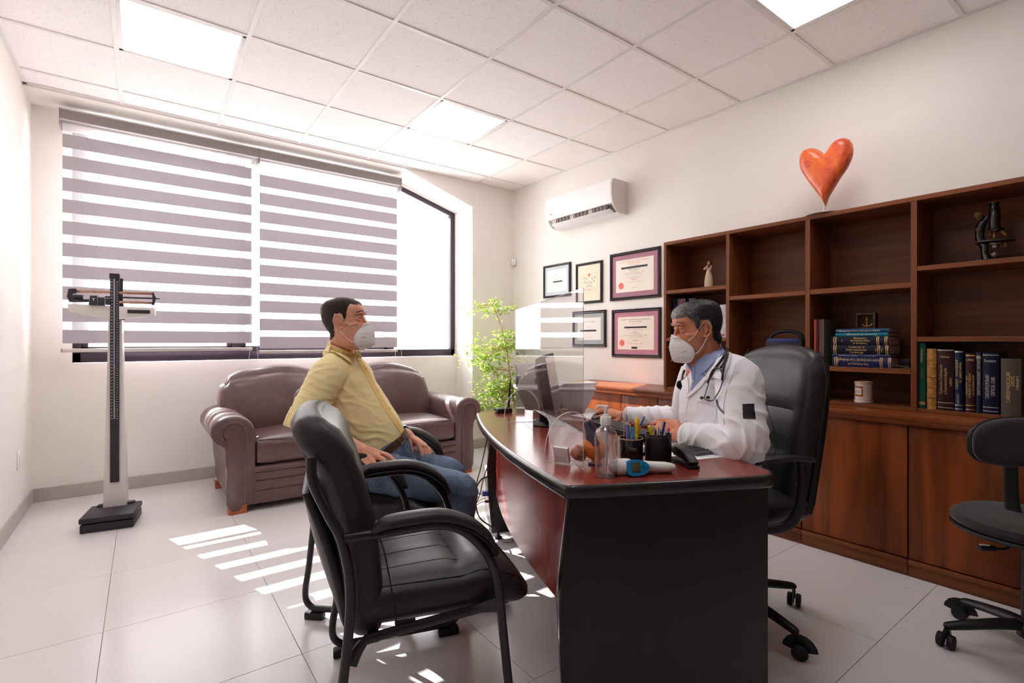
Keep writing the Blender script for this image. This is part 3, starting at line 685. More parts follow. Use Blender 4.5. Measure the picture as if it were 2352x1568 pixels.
for k, (p0, p1) in enumerate((((.005, 0, .150), (.005, 0, .115)), ((.03, .0, .150), (.048, 0, .124)), ((-.006, -.02, .150), (-.012, -.036, .130)))):
    g = G(); p0, p1 = V(p0), V(p1); g.cyl(p0, p0.lerp(p1, .5), .0085, seg=18); g.cyl(p0.lerp(p1, .5), p0.lerp(p1, .8), .0065, seg=18); g.cyl(p0.lerp(p1, .8), p1, .005, .003, seg=18); g.o('objective', mat('worn_brass', rgb(150, 110, 56), .35, metal=.9), t)
g = G(); g.cyl((-.052, -.034, .235), (-.052, -.044, .235), .014, seg=20, bev=.001); g.cyl((-.045, -.03, .235), (-.03, .03, .235), .004, seg=10); g.cyl((-.052, .034, .235), (-.052, .044, .235), .014, seg=20, bev=.001); g.o('focus_knob', mat('old_brass', rgb(96, 72, 40), .4, metal=.8), t)
g = G(); g.cyl((-.052, -.022, .165), (-.052, -.03, .165), .009, seg=16, bev=.001); g.cyl((-.052, -.022, .165), (-.05, .022, .165), .003, seg=10); g.o('fine_knob', mat('old_brass', rgb(96, 72, 40), .4, metal=.8), t)
G().cyl((.008, 0, .086), (.008, 0, .094), .028, seg=26, bev=.001).cyl((.008, 0, .07), (.008, 0, .088), .015, seg=20).o('condenser', mat('old_steel', rgb(120, 112, 100), .35, metal=.8), t)
G().cyl((.045, -.02, .066), (.045, -.02, .09), .006, seg=14).o('condenser_knob', mat('old_brass', rgb(96, 72, 40), .4, metal=.8), t)
G().cyl((.0, 0, .03), (.012, 0, .042), .02, seg=22, bev=.001).tube([(-.03, 0, .055), (-.01, 0, .045), (.0, 0, .036)], .003, 8, 3).o('mirror', mat('old_steel', rgb(120, 112, 100), .35, metal=.8), t)
# flat case with handle behind the office chair, second compartment
c0, c1 = px_s(1755, .25), px_s(1843, .25)
t = thing('carry_case', 'black case with a rounded handle standing on the shelf behind the office chair', 'case', SH(c0, .25, 1.0105), RZW)
wc = c1-c0
G().box((0, 0, 0), (wc, .11, .165), .02, seg=3).o('shell', M_black, t)
G().box((.02, -.003, .145), (wc-.02, .0, .1665), .001).box((.03, .01, .160), (wc-.03, .09, .168), .002).o('blue_panel', mat('blue_plastic', rgb(28, 44, 110), .4), t)
G().tube([(.015, .05, .15), (.035, .05, .195), (.09, .05, .213), (wc-.09, .05, .213), (wc-.035, .05, .195), (wc-.015, .05, .15)], .0105, 12, 5).o('handle', M_black, t)

# ---------------------------------------------------------------- heart sculpture on the bookcase
sh_ = px_s(1897, .22)
t = thing('heart_sculpture', 'orange and red painted heart sculpture on a metal stand on top of the bookcase', 'sculpture', SH(sh_, .24, 1.906), RZW)
def S_at(u, v, off):
    r = ray(u, v); k = ((W0-WN*off-EYE).dot(WN))/r.dot(WN); q = (EYE+r*k)-W0; return q.dot(WT), q.z
s_c, _ = S_at(1897, 400, .24)
outl = [(1896, 472), (1880, 448), (1862, 425), (1845, 400), (1838, 380), (1840, 358), (1852, 343), (1870, 340), (1885, 347), (1894, 353), (1900, 349), (1908, 336), (1920, 323), (1934, 317), (1949, 319), (1957, 329), (1960, 345), (1956, 365), (1945, 388), (1930, 410), (1915, 435), (1903, 455), (1898, 472)]
P2 = [(S_at(u, v, .24)[0]-sh_, S_at(u, v, .24)[1]-1.906) for u, v in outl]
P2 = [(p.x, p.y) for p in catmull([(x, z, 0) for x, z in P2], 3, True)]

def din(x, z):
    """signed inside distance to the outline"""
    d = 1e9; ins = False; n = len(P2)
    for i in range(n):
        x1, z1 = P2[i]; x2, z2 = P2[(i+1) % n]
        if (z1 > z) != (z2 > z) and x < (x2-x1)*(z-z1)/(z2-z1)+x1: ins = not ins
        dx, dz = x2-x1, z2-z1; k = max(0, min(1, ((x-x1)*dx+(z-z1)*dz)/(dx*dx+dz*dz+1e-12)))
        d = min(d, math.hypot(x-x1-k*dx, z-z1-k*dz))
    return d if ins else -d
g = G(); bm = g.bm; vs2 = [bm.verts.new((x, 0, z)) for x, z in P2]; fc = bm.faces.new(vs2)
bmesh.ops.triangulate(bm, faces=[fc])
for _ in range(4):
    ed = [e for e in bm.edges if e.calc_length() > .012]
    if ed: bmesh.ops.subdivide_edges(bm, edges=ed, cuts=1); bmesh.ops.triangulate(bm, faces=bm.faces[:])
bnd = {v for e in bm.edges if e.is_boundary for v in e.verts}
front = {v: max(0, din(v.co.x, v.co.z)) for v in bm.verts if v not in bnd}
gd = bmesh.ops.duplicate(bm, geom=bm.faces[:]+bm.edges[:]+bm.verts[:])
mp = gd['vert_map']
for v, d in front.items():
    th = .055*math.sqrt(min(1, d/.055*(2-min(d, .055)/.055))) if d > 0 else 0
    v.co.y = -th; mp[v].co.y = th*.8
bmesh.ops.remove_doubles(bm, verts=bm.verts[:], dist=.00001)
hm = bpy.data.materials.new('painted_heart'); hm.use_nodes = True; N = hm.node_tree; L = N.links; b = N.nodes['Principled BSDF']
tc = N.nodes.new('ShaderNodeTexCoord'); mpn = N.nodes.new('ShaderNodeMapping'); mpn.inputs['Scale'].default_value = (9, 9, 5); mpn.inputs['Rotation'].default_value = (0, .4, 0)
L.new(tc.outputs['Object'], mpn.inputs[0]); nz = N.nodes.new('ShaderNodeTexNoise'); nz.inputs['Scale'].default_value = 1.6; nz.inputs['Detail'].default_value = 9; nz.inputs['Roughness'].default_value = .68; nz.inputs['Distortion'].default_value = .9
L.new(mpn.outputs[0], nz.inputs['Vector']); rp = N.nodes.new('ShaderNodeValToRGB'); e = rp.color_ramp.elements
e[0].position = .3; e[0].color = (*rgb(170, 58, 44), 1); e[1].position = .72; e[1].color = (*rgb(236, 150, 60), 1)
q = e.new(.45); q.color = (*rgb(226, 92, 50), 1); q = e.new(.58); q.color = (*rgb(238, 118, 48), 1)
L.new(nz.outputs[0], rp.inputs[0]); L.new(rp.outputs[0], b.inputs['Base Color']); b.inputs['Roughness'].default_value = .38; b.inputs['Coat Weight'].default_value = .3
g.o('heart', hm, t, 80)
MS_ = mat('hammered_silver', rgb(205, 203, 200), .42, metal=1, bump=(60, .5, .002))
G().cyl((0, 0, .008), (0, 0, P2[0][1]+.01), .0035, seg=12).o('stem', MS_, t)
G().lathe([(0, 0), (.098, 0), (.104, .004), (.098, .010), (.05, .014), (0, .015)], 40).o('base_plate', MS_, t)

# ---------------------------------------------------------------- framed diplomas and print
M_fr = mat('frame_black', rgb(34, 29, 36), .3, noise_s=50, noise_a=.08, coat=.2)
M_pap = mat('diploma_paper', rgb(244, 240, 236), .8); M_pap2 = mat('cream_paper', rgb(244, 236, 222), .8, noise_s=8, noise_a=.02)
INK = mat('grey_ink', rgb(138, 132, 138), .7); INKB = mat('black_bar', rgb(50, 44, 50), .7); RED = mat('soft_red_ink', rgb(232, 146, 140), .7)
def frame_pic(lab, s0, s1, z0, z1, mat_col, b, paper, fw=.028, mw=.04):
    t = thing('picture_frame', lab, 'picture frame', RW(s0, 0, z0), RZW, 'framed diplomas and print on the right wall')
    w, h = s1-s0, z1-z0
    pr = [(0, 0), (0, .014), (.006, .020), (.012, .017), (.02, .02), (fw, .012), (fw, 0)]
    def side(a, b_, nm):
        # mitred moulding from corner a to b
        a, b_ = V(a), V(b_); d = (b_-a).normalized(); inn = V((-d.z, 0, d.x))
        R = [[a+d*p[0]+inn*p[0]+V((0, -p[1], 0)) for p in pr], [b_-d*p[0]+inn*p[0]+V((0, -p[1], 0)) for p in pr]]
        G().rings(R).o('frame_side', M_fr, t, 20)
    cs = [(0, 0, 0), (w, 0, 0), (w, 0, h), (0, 0, h)]
    for i in range(4): side(cs[i], cs[(i+1) % 4], '')
    G().box((fw-.004, -.007, fw-.004), (w-fw+.004, -.002, h-fw+.004)).o('mount', mat_col, t)
    x0, x1, y0, y1 = fw+mw, w-fw-mw, fw+mw, h-fw-mw
    G().box((x0, -.0082, y0), (x1, -.006, y1)).o('sheet', paper, t)
    G().box((fw-.003, -.0105, fw-.003), (w-fw+.003, -.0098, h-fw+.003)).o('glazing', clear('matte_glazing', ior=1.08, rough=.25) if 'matte_glazing' not in MATS else MATS['matte_glazing'], t)
    G().ball((w*.52, -.004, h+.006), .0028, 8).o('nail', M_black, t)
    return t, w, h, x0, x1, y0, y1
def PL(x, z): return frame((x, -.0084, z), (1, 0, 0), (0, 0, 1))
def bar(t, x0, x1, z, h, m=INKB): G().box((x0, -.0088, z-h/2), (x1, -.008, z+h/2)).o('black_bar' if m is INKB else 'mark', m, t)
GREY = mat('grey_mount', rgb(176, 180, 178), .8); LGREY = mat('light_mount', rgb(206, 214, 220), .8); MAU = mat('mauve_mount', rgb(176, 128, 142), .85, noise_s=120, noise_a=.05)
t, w, h, x0, x1, y0, y1 = frame_pic('small black-framed certificate at the top left of the wall group', .485, .897, 1.618, 1.958, LGREY, 0, M_pap, .022, .034)
bar(t, w*.36, w*.70, h*.47, .014); text('Certificado', .014, INK, t, PL(w*.5, h*.66)); text('Otorga la presente constancia', .008, INK, t, PL(w*.5, h*.58))
t, w, h, x0, x1, y0, y1 = frame_pic('narrow black-framed folk print with a flower and the word MEXICO', .972, 1.318, 1.526, 1.920, M_pap2, 0, mat('straw_paper', rgb(248, 234, 212), .8, noise_s=40, noise_a=.03, stretch=(1, 1, 6)), .024, .0)
PK = mat('pink_line', rgb(240, 180, 168), .7); GN = mat('sage_leaf', rgb(190, 200, 180), .7)
for a, b_ in (((.1, .25), (.9, .25)), ((.1, .72), (.9, .72))): bar(t, w*.22, w*.80, h*a[1], .0022, PK)
for x in (.22, .80): G().box((w*x-.001, -.0088, h*.25), (w*x+.001, -.008, h*.72)).o('mark', PK, t)
text('MEXICO', .040, PK, t, PL(w*.51, h*.335), width=w*.5)
def leaf2(cx_, cz_, a, l, m):
    pts = [(l*(k/8-.5), .28*l*math.sin(PI*k/8)) for k in range(9)]+[(l*(.5-k/8), -.28*l*math.sin(PI*k/8)) for k in range(1, 8)]
    G().prism(pts, .008, .009, Matrix.Translation((cx_, 0, cz_)) @ Matrix.Rotation(PI/2, 4, 'X') @ Matrix.Rotation(a, 4, 'Z')).o('printed_leaf', m, t, 0)
G().box((w*.50, -.0088, h*.28), (w*.515, -.008, h*.56)).o('mark', GN, t)
for cx_, cz_, a in ((.40, .60, .9), (.62, .60, -.9), (.34, .53, .7), (.68, .54, -.7), (.44, .50, .5), (.58, .50, -.5), (.45, .42, .3), (.57, .42, -.3), (.32, .63, .9), (.72, .62, -.9)): leaf2(w*cx_, h*cz_, a, .035, GN)
for cx_, cz_, m_ in ((.50, .66, 'y'), (.48, .69, 'r'), (.54, .69, 'r'), (.51, .71, 'r')): leaf2(w*cx_, h*cz_, 1.2, .03, RED if m_ == 'r' else mat('yellow_petal', rgb(240, 200, 110), .7))
t, w, h, x0, x1, y0, y1 = frame_pic('large mauve-mounted diploma at the top right, red lettering', 1.412, 1.960, 1.529, 1.955, MAU, 0, M_pap2, .027, .042)
for q, fz, sz, m_, wd in (('EL INSTITUTO NACIONAL DE CARDIOLOGIA', .79, .017, RED, .33), ('IGNACIO CHAVEZ', .745, .017, RED, .15), ('Certifica que el Doctor', .705, .011, INK, .14), ('Medico Residente', .625, .018, INK, .17), ('del primer Residencia', .59, .011, INK, .12), ('Del 1º de marzo de 1995 al 28 de febrero de 1997', .55, .011, INK, .32),
                      ('y que adquirió experiencia y conocimientos con', .52, .010, INK, .32), ('por lo cual le confiere el presente', .46, .011, INK, .24), ('Diploma', .42, .022, RED, .10), ('México D.F. a 28 de febrero de 1997', .36, .009, INK, .2), ('El Director', .24, .010, INK, .07)):
    text(q, sz, m_, t, PL(w*.5, h*fz), width=wd)
bar(t, w*.24, w*.76, h*.665, .017)
G().cyl((w*.235, -.0088, h*.30), (w*.235, -.008, h*.30), .030, seg=28).o('red_seal', mat('seal_red', rgb(240, 120, 112), .7), t)
t, w, h, x0, x1, y0, y1 = frame_pic('grey-mounted black-framed certificate seen through the acrylic screen', .925, 1.362, 1.108, 1.455, GREY, 0, M_pap, .026, .040)
bar(t, w*.24, w*.72, h*.45, .016); text('Consejo Mexicano de Cardiología', .012, INK, t, PL(w*.5, h*.70), width=.2); text('certifica al Doctor', .009, INK, t, PL(w*.5, h*.56)); text('Presidente          Secretario', .007, INK, t, PL(w*.5, h*.26))
t, w, h, x0, x1, y0, y1 = frame_pic('large mauve-mounted diploma below the red-lettered one', 1.434, 1.963, 1.020, 1.446, mat('rose_mount', rgb(196, 136, 152), .85, noise_s=120, noise_a=.05), 0, M_pap2, .027, .042)
for q, fz, sz, m_, wd in (('EL INSTITUTO NACIONAL DE CARDIOLOGIA', .78, .016, INK, .31), ('IGNACIO CHAVEZ', .735, .016, INK, .15), ('otorga el presente a', .69, .010, INK, .14), ('ha sido Medico Residente en esta Institución', .575, .010, INK, .3), ('del Servicio', .54, .011, INK, .08), ('ECOCARDIOGRAFIA I', .50, .012, INK, .13), ('del 1º de marzo de 1997 al 28 de febrero de 1998', .455, .012, INK, .33),
                      ('y para constancia se le confiere', .42, .010, INK, .22), ('DIPLOMA', .35, .014, INK, .08), ('México D.F. 28 de febrero de 1998', .285, .010, INK, .2)):
    text(q, sz, m_, t, PL(w*.5, h*fz), width=wd)
bar(t, w*.27, w*.73, h*.62, .015); bar(t, w*.42, w*.54, h*.20, .018)
G().cyl((w*.22, -.0088, h*.30), (w*.22, -.008, h*.30), .029, seg=28).o('red_seal', mat('seal_red', rgb(240, 120, 112), .7), t)

# ---------------------------------------------------------------- air conditioner
t = thing('air_conditioner', 'white split air conditioner unit high on the right wall', 'air conditioner', RW(.75, 0, 2.285), RZW)
M_ac = mat('ac_white', rgb(240, 240, 240), .3); M_dk = mat('ac_dark', rgb(88, 74, 72), .6); M_gy = mat('ac_grey', rgb(186, 180, 174), .5)
wa = .86
Mx = Matrix(((0, 0, 1, 0), (1, 0, 0, 0), (0, 1, 0, 0), (0, 0, 0, 1)))
prof = [(0, .0), (0, .29), (-.17, .292), (-.20, .285), (-.212, .25), (-.214, .16), (-.205, .10), (-.196, .078)]
inn = [(-.182, .076), (-.11, .078), (-.085, .028), (-.12, .012), (-.10, .0)]
G().prism(prof+inn, .018, wa-.018, Mx).o('body', M_ac, t)
pe = [(0, 0), (0, .29), (-.17, .292), (-.20, .285), (-.212, .25), (-.214, .16), (-.205, .10), (-.185, .055), (-.15, .02), (-.10, 0)]
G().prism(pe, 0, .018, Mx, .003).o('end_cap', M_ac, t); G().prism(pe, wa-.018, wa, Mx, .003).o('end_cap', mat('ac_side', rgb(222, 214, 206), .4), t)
G().box((.06, -.180, .035), (wa-.10, -.09, .074)).o('outlet_throat', M_gy, t)
for x in (.12, .36, .60):
    G().box((x, -.183, .040), (x+.19, -.17, .0745)).o('outlet_opening', M_dk, t)
    for k in range(4): G().box((x+.02+.045*k, -.188, .036), (x+.026+.045*k, -.150, .076), M=None).o('vane', M_gy, t)
G().prism([(-.180, .030), (-.125, .008), (-.122, .012), (-.178, .036)], .05, wa-.05, Mx, .001).o('louver', M_ac, t)
text('YORK', .018, mat('logo_navy', rgb(40, 44, 110), .5), t, frame((.075, -.2125, .125), (1, 0, 0), (0, .1, 1)), width=.06, name='logo')
# ================================================================ leather, steel, fabric
def leather(name, col, rough=.38, scale=260, bs=.25, wr=.35):
    m = bpy.data.materials.new(name); m.use_nodes = True; N = m.node_tree; L = N.links; b = N.nodes['Principled BSDF']
    tc = N.nodes.new('ShaderNodeTexCoord')
    vo = N.nodes.new('ShaderNodeTexVoronoi'); vo.inputs['Scale'].default_value = scale; L.new(tc.outputs['Object'], vo.inputs['Vector'])
    nz = N.nodes.new('ShaderNodeTexNoise'); nz.inputs['Scale'].default_value = 9; nz.inputs['Detail'].default_value = 5; nz.inputs['Distortion'].default_value = 1.2; L.new(tc.outputs['Object'], nz.inputs['Vector'])
    rp = N.nodes.new('ShaderNodeValToRGB'); rp.color_ramp.elements[0].position = .3; rp.color_ramp.elements[1].position = .7
    rp.color_ramp.elements[0].color = (*[x*.82 for x in col], 1); rp.color_ramp.elements[1].color = (*[x*1.12 for x in col], 1)
    L.new(nz.outputs[0], rp.inputs[0]); L.new(rp.outputs[0], b.inputs['Base Color']); b.inputs['Roughness'].default_value = rough
    b1 = N.nodes.new('ShaderNodeBump'); b1.inputs['Strength'].default_value = bs; b1.inputs['Distance'].default_value = .0008; L.new(vo.outputs['Distance'], b1.inputs['Height'])
    b2 = N.nodes.new('ShaderNodeBump'); b2.inputs['Strength'].default_value = wr; b2.inputs['Distance'].default_value = .006; L.new(nz.outputs[0], b2.inputs['Height'])
    L.new(b1.outputs[0], b2.inputs['Normal']); L.new(b2.outputs[0], b.inputs['Normal']); MATS[name] = m; return m
L_sofa = leather('sofa_leather', rgb(96, 72, 73), .34)
L_blk = leather('black_leather', rgb(34, 30, 33), .44, 320, .25, .3)
L_exec = leather('office_leather', rgb(40, 37, 42), .38, 320, .2, .3)
M_steel = mat('black_steel', rgb(26, 23, 25), .32, noise_s=40, noise_a=.05, coat=.3)
M_rub = mat('black_rubber', rgb(16, 15, 16), .6)
M_seam = mat('dark_seam', rgb(18, 15, 17), .6)

def drape(ob, pts, d, off, r, m, name='seam', sm=6):
    """stitch line pulled along direction d until it lies on the cushion"""
    me = ob.data; T = BVHTree.FromPolygons([v.co.copy() for v in me.vertices], [p.vertices[:] for p in me.polygons]); d = V(d).normalized(); out = []
    for p in catmull(pts, sm):
        h = T.ray_cast(p-d*.3, d)
        if h[0] is not None: out.append(h[0]-d*off)
    if len(out) > 2: G().tube(out, r, 6).o(name, m, ob)
# ================================================================ sofa
sx0, sx1, sy = .36, 2.45, 3.80
t = thing('sofa', 'purplish brown leather two-seat sofa with rolled arms under the window', 'sofa', (sx0, sy, 0))
Wd = sx1-sx0; Dp = .92
G().rbox((Wd/2, .50, .20), (Wd-.36, .80, .28), .03, 6).o('base', L_sofa, t)
for k, (z0, z1) in enumerate(((.045, .135), (.130, .205), (.200, .262), (.256, .300))):
    G().rbox((Wd/2, .06, (z0+z1)/2), (Wd-.42, .13, z1-z0+.012), .026, 8, bulge=(0, .012, 0)).o('front_roll', L_sofa, t)
def crown(p, q): return p
for x0, x1 in ((.255, 1.045), (1.045, 1.835)):
    c = ((x0+x1)/2, .33, .395)
    o = G().rbox(c, (x1-x0-.004, .66, .18), .045, 12, bulge=(.0, .012, .032)).o('seat_cushion', L_sofa, t)
    g = G(); y0 = .0
    pts = [(x0+.03, .03, .478), ((x0+x1)/2, -.006, .482), (x1-.03, .03, .478)]
    g.tube(pts, .0045, 8, 6); g.o('piping', L_sofa, o)
def backfn(w):
    def fn(p, q):
        # puffed back cushion, leaning, its outer top corners well rounded
        p = V(p); zz = (q.z+1)/2
        p.y += .17*zz
        p.z -= .085*abs(q.x)**5*max(0, q.z)
        p.x *= 1-.05*max(0, q.z)**2
        p.z += .012*math.sin(q.x*5+1)*max(0, q.z)
        return p
    return fn
for c0, c1 in ((.10, .975), (.975, 1.87)):
    G().rbox(((c0+c1)/2, .56, .665), (c1-c0-.004, .24, .52), .085, 14, bulge=(.0, .055, .03), fn=backfn(1)).o('back_cushion', L_sofa, t)
G().rbox((Wd/2, .84, .44), (Wd-.30, .14, .76), .05, 8).o('back', L_sofa, t)
for sd_, xo in ((-1, .0), (1, Wd)):
    # rolled arm: side panel plus the roll, swept front to back
    arm = thing('arm_tmp', '', ''); bpy.data.objects.remove(arm)
    m_ = -sd_
    def X(v): return xo + m_*v
    sec = [(.255, .06), (.26, .30), (.26, .46), (.262, .53), (.24, .60), (.19, .645), (.12, .66), (.05, .645), (.005, .60), (-.005, .545), (.015, .50), (.05, .475), (.075, .44), (.085, .30), (.10, .18), (.115, .06)]
    sp = catmull([(a, 0, b_) for a, b_ in sec], 3, True)
    R = []
    for y, k in ((.0, .93), (.012, .985), (.04, 1.0), (.3, 1.0), (.6, 1.0), (.80, .99), (.84, .95)):
        R.append([V((X(.13+(p.x-.13)*k), y, .36+(p.z-.36)*k)) for p in sp])
    G().rings(R).o('arm', L_sofa, t, 60)
    # scroll welt on the arm front
    cx_, cz_ = .125, .545
    wl = [(.195, -.004, .07), (.197, -.004, .45), (.198, -.004, .50)]+[(cx_+.072*math.cos(a), -.006, cz_+.002+.072*math.sin(a)) for a in [k*PI/10 for k in range(0, 13)]]
    G().tube([(X(a), b_, c) for a, b_, c in wl], .007, 8, 2).o('front_welt', L_sofa, t)
    wl = [(.072, -.004, .07), (.085, -.004, .42), (.072, -.004, .47)]
    pn = [(.085, .07), (.19, .07), (.19, .5), (.185, .58), (.125, .612), (.07, .585), (.062, .53), (.095, .47)]
    pn = catmull([(a, b_, 0) for a, b_ in pn], 3, True)
    G().prism([(X(p.x), p.y) for p in pn], .0, .012, Matrix(((1, 0, 0, 0), (0, 0, -1, .004), (0, 1, 0, 0), (0, 0, 0, 1))), .004).o('front_panel', L_sofa, t, 50)
M_leg = mat('sofa_leg_wood', rgb(176, 96, 60), .35, noise_s=20, noise_a=.15)
for x in (.15, Wd-.15):
    for y in (.03, .78):
        G().prism([(-.055, -.03), (.055, -.03), (.055, .03), (-.055, .03)], 0, .062, Matrix.Translation((x, y, 0)), .003).o('leg', M_leg, t)

# ================================================================ guest chairs (steel sled frame, black leather)
def guest_chair(label, loc, rz):
    """origin under the rear end of the right-hand runner; x forward, y toward the sitter's left"""
    t = thing('guest_chair', label, 'chair', loc, rz, 'black leather sled-base guest chairs')
    for y, nm in ((0, 'r'), (.60, 'l')):
        s_ = 1 if y == 0 else -1
        run = [(-.050, y+s_*.035, .86), (-.045, y+s_*.02, .80), (-.008, y, .72), (.022, y, .655), (.042, y, .56), (.044, y, .46), (.034, y, .35), (.016, y, .20), (.004, y, .13), (.006, y, .075), (.035, y, .045), (.08, y, .042), (.25, y, .042), (.40, y, .042), (.445, y, .045), (.476, y, .075), (.482, y, .13),
               (.474, y, .20), (.460, y, .33), (.447, y, .45), (.425, y, .535), (.385, y, .597), (.33, y, .642), (.27, y, .660), (.19, y, .659), (.10, y, .656), (.03, y, .655)]
        G().tube(run, (.0115, .0130), 12, 4).o('side_frame', M_steel, t)
        pad = [(.115, y, .672), (.14, y, .682), (.20, y, .686), (.28, y, .684), (.35, y, .660), (.405, y, .618), (.435, y, .572)]
        G().tube(pad, [(.024, .012), (.030, .019), (.030, .020), (.030, .020), (.028, .018), (.025, .015), (.018, .008)], 16, 5, up=(0, 0, 1), round_ends=True).o('arm_pad', L_blk, t)
        pad2 = [(p[0], p[1], p[2]-.014) for p in pad]
        G().tube(pad2, [(.022, .006), (.027, .008), (.027, .008), (.027, .008), (.025, .008), (.021, .006)], 12, 4, up=(0, 0, 1)).o('arm_pad_base', M_rub, t)
        for x in (.045, .435): G().box((x-.04, y-.018, 0), (x+.04, y+.018, .030), .006).o('foot_pad', M_rub, t)
        G().tube([(.045, y+s_*.004, .325), (.075, y+s_*.02, .365), (.12, y+s_*.03, .372), (.36, y+s_*.03, .392), (.41, y+s_*.02, .402), (.445, y+s_*.004, .41)], [(.010, .022), (.010, .014), (.010, .013), (.010, .014), (.010, .022)], 10, 4, up=(0, 0, 1)).o('seat_rail', M_steel, t)
    G().box((.40, .02, .385), (.43, .58, .40), .003).box((.09, .02, .36), (.12, .58, .375), .003).o('cross_bar', M_steel, t)
    def seatfn(p, q):
        p = V(p); u_ = (q.x+1)/2; hw = abs(q.y)
        if q.z > 0: p.z += -.015*math.sin(PI*u_)*0 + .008*math.exp(-((hw-.62)/.18)**2) - .010*math.exp(-(q.y/.10)**2)*math.exp(-((u_-.42)/.30)**2)
        p.z += .020*(1-u_)*0 - .045*max(0, u_-.78)/.22*(1 if q.z > 0 else .35)
        if q.z > 0 and u_ > .60: p.z += .010*math.exp(-((u_-.70)/.07)**2)
        if q.z > 0: p.z -= .016*math.exp(-((u_-.60)/.035)**2)*(1-hw**4)
        return p
    seat = G().rbox((.310, .30, .432), (.51, .51, .105), .045, 16, bulge=(.01, .004, .022), fn=seatfn).o('seat', L_blk, t)
    for yy in (-.16, -.055, .055, .16):
        drape(seat, [(.10, .30+yy, .5), (.22, .30+yy, .5), (.36, .30+yy, .5)], (0, 0, -1), .0002, .0012, M_seam)
    for yy in (-.245, .245):
        drape(seat, [(.09, .30+yy*.93, .478), (.28, .30+yy*.95, .482), (.45, .30+yy*.95, .476), (.54, .30+yy*.93, .447)], (0, 0, -1), .0004, .0018, M_seam, 'piping')
    def backfn2(p, q):
        p = V(p); zz = (q.z+1)/2
        p.x += -.112*zz + .055*math.sin(PI*zz)*(.5)  # lean with lumbar belly
        p.x += -.022*max(0, zz-.84)/.16 - (.028*math.exp(-((zz-.9)/.10)**2) if q.x < 0 else -.004)
        p.x += .022*q.y*q.y*(1 if q.x > 0 else .8)
        p.y *= 1 - .05*(1-zz)**2 - .10*max(0, zz-.85)/.15
        if q.x > 0: p.x += -.012*math.exp(-((zz-.80)/.03)**2)*(1-q.y**4)
        return p
    back = G().rbox((.072, .30, .655), (.090, .53, .60), .042, 18, bulge=(.022, .0, .012), fn=backfn2).o('backrest', L_blk, t)
    shell = G().rbox((.045, .30, .56), (.03, .44, .40), .014, 12, bulge=(.035, 0, 0), fn=lambda p, q: V((p.x-.11*(q.z+1)/2+.012*math.sin(PI*(q.z+1)/2), p.y, p.z))).o('back_shell', L_blk, t)
    for s_ in (-1, 1):
        G().tube([(.148+.02, .30+s_*.262, .375), (.150, .30+s_*.268, .50), (.125, .30+s_*.268, .62), (.075, .30+s_*.266, .74), (.028, .30+s_*.262, .85)], .0022, 6, 5).o('piping', M_seam, back)
    return t
gc1 = guest_chair('empty black leather guest chair nearest the camera', (.386, 1.297, 0), math.radians(-16.5))
gc2 = copy_tree(gc1); gc2.location = (.546, 2.211, 0); gc2.rotation_euler.z = math.radians(-17)
relabel(gc2, 'black leather guest chair with the man in the yellow shirt seated on it')

# ================================================================ medical scale
t = thing('medical_scale', 'white and black mechanical height and weight column scale by the window', 'scale', (-.160, 4.075, 0), math.radians(-9))
M_sw = mat('scale_white', rgb(220, 214, 210), .35); M_sb = mat('scale_black', rgb(42, 38, 46), .45, noise_s=60, noise_a=.06); M_rul = mat('ruler_steel', rgb(150, 150, 160), .3, metal=.7)
G().box((-.132, -.135, .0), (.132, .135, .052), .008).o('base', M_sb, t)
G().box((-.136, -.140, .058), (.134, .140, .092), .008).o('platform', M_sb, t)
g = G(); zz0, zz1 = .09, 1.33
g.rings([[V((a, b_, z)) for a, b_ in ((-w, .10-d), (w, .10-d), (w, .10+d), (-w, .10+d))] for z, w, d in ((.05, .062, .035), (.30, .056, .032), (.80, .045, .028), (1.33, .034, .025))]); g.o('column', M_sw, t, 20)
G().box((-.10, .09, .05), (.10, .135, .105), .01).o('column_foot', M_sb, t)
G().box((-.023, .055, .25), (.023, .078, 1.585), .003).o('rod_housing', M_sb, t)
G().box((-.004, .051, .66), (.004, .056, 1.565), .001).o('height_rod', M_rul, t)
g = G()
for k in range(58):
    z = .66+k*.0155; g.box((.010, .0535, z), (.018, .055, z+.003))
g2 = G()
for k in range(45):
    z = .66+k*.0205; g2.box((-.016, .0535, z), (-.010, .055, z+.005))
M_pr = mat('scale_print', rgb(190, 190, 196), .6)
tag(g.o('fine_marks', M_pr, t, 0), kind='stuff'); tag(g2.o('number_marks', M_pr, t, 0), kind='stuff')
G().box((-.026, .05, 1.565), (.028, .085, 1.600), .003).o('top_cap', M_sb, t)
G().tube([(.034, .07, 1.57), (.032, .07, 1.45), (.036, .07, 1.38), (.042, .07, 1.30)], [(.008, .010), (.008, .009), (.009, .012), (.008, .010)], 10, 4).o('head_plate_arm', M_sb, t)
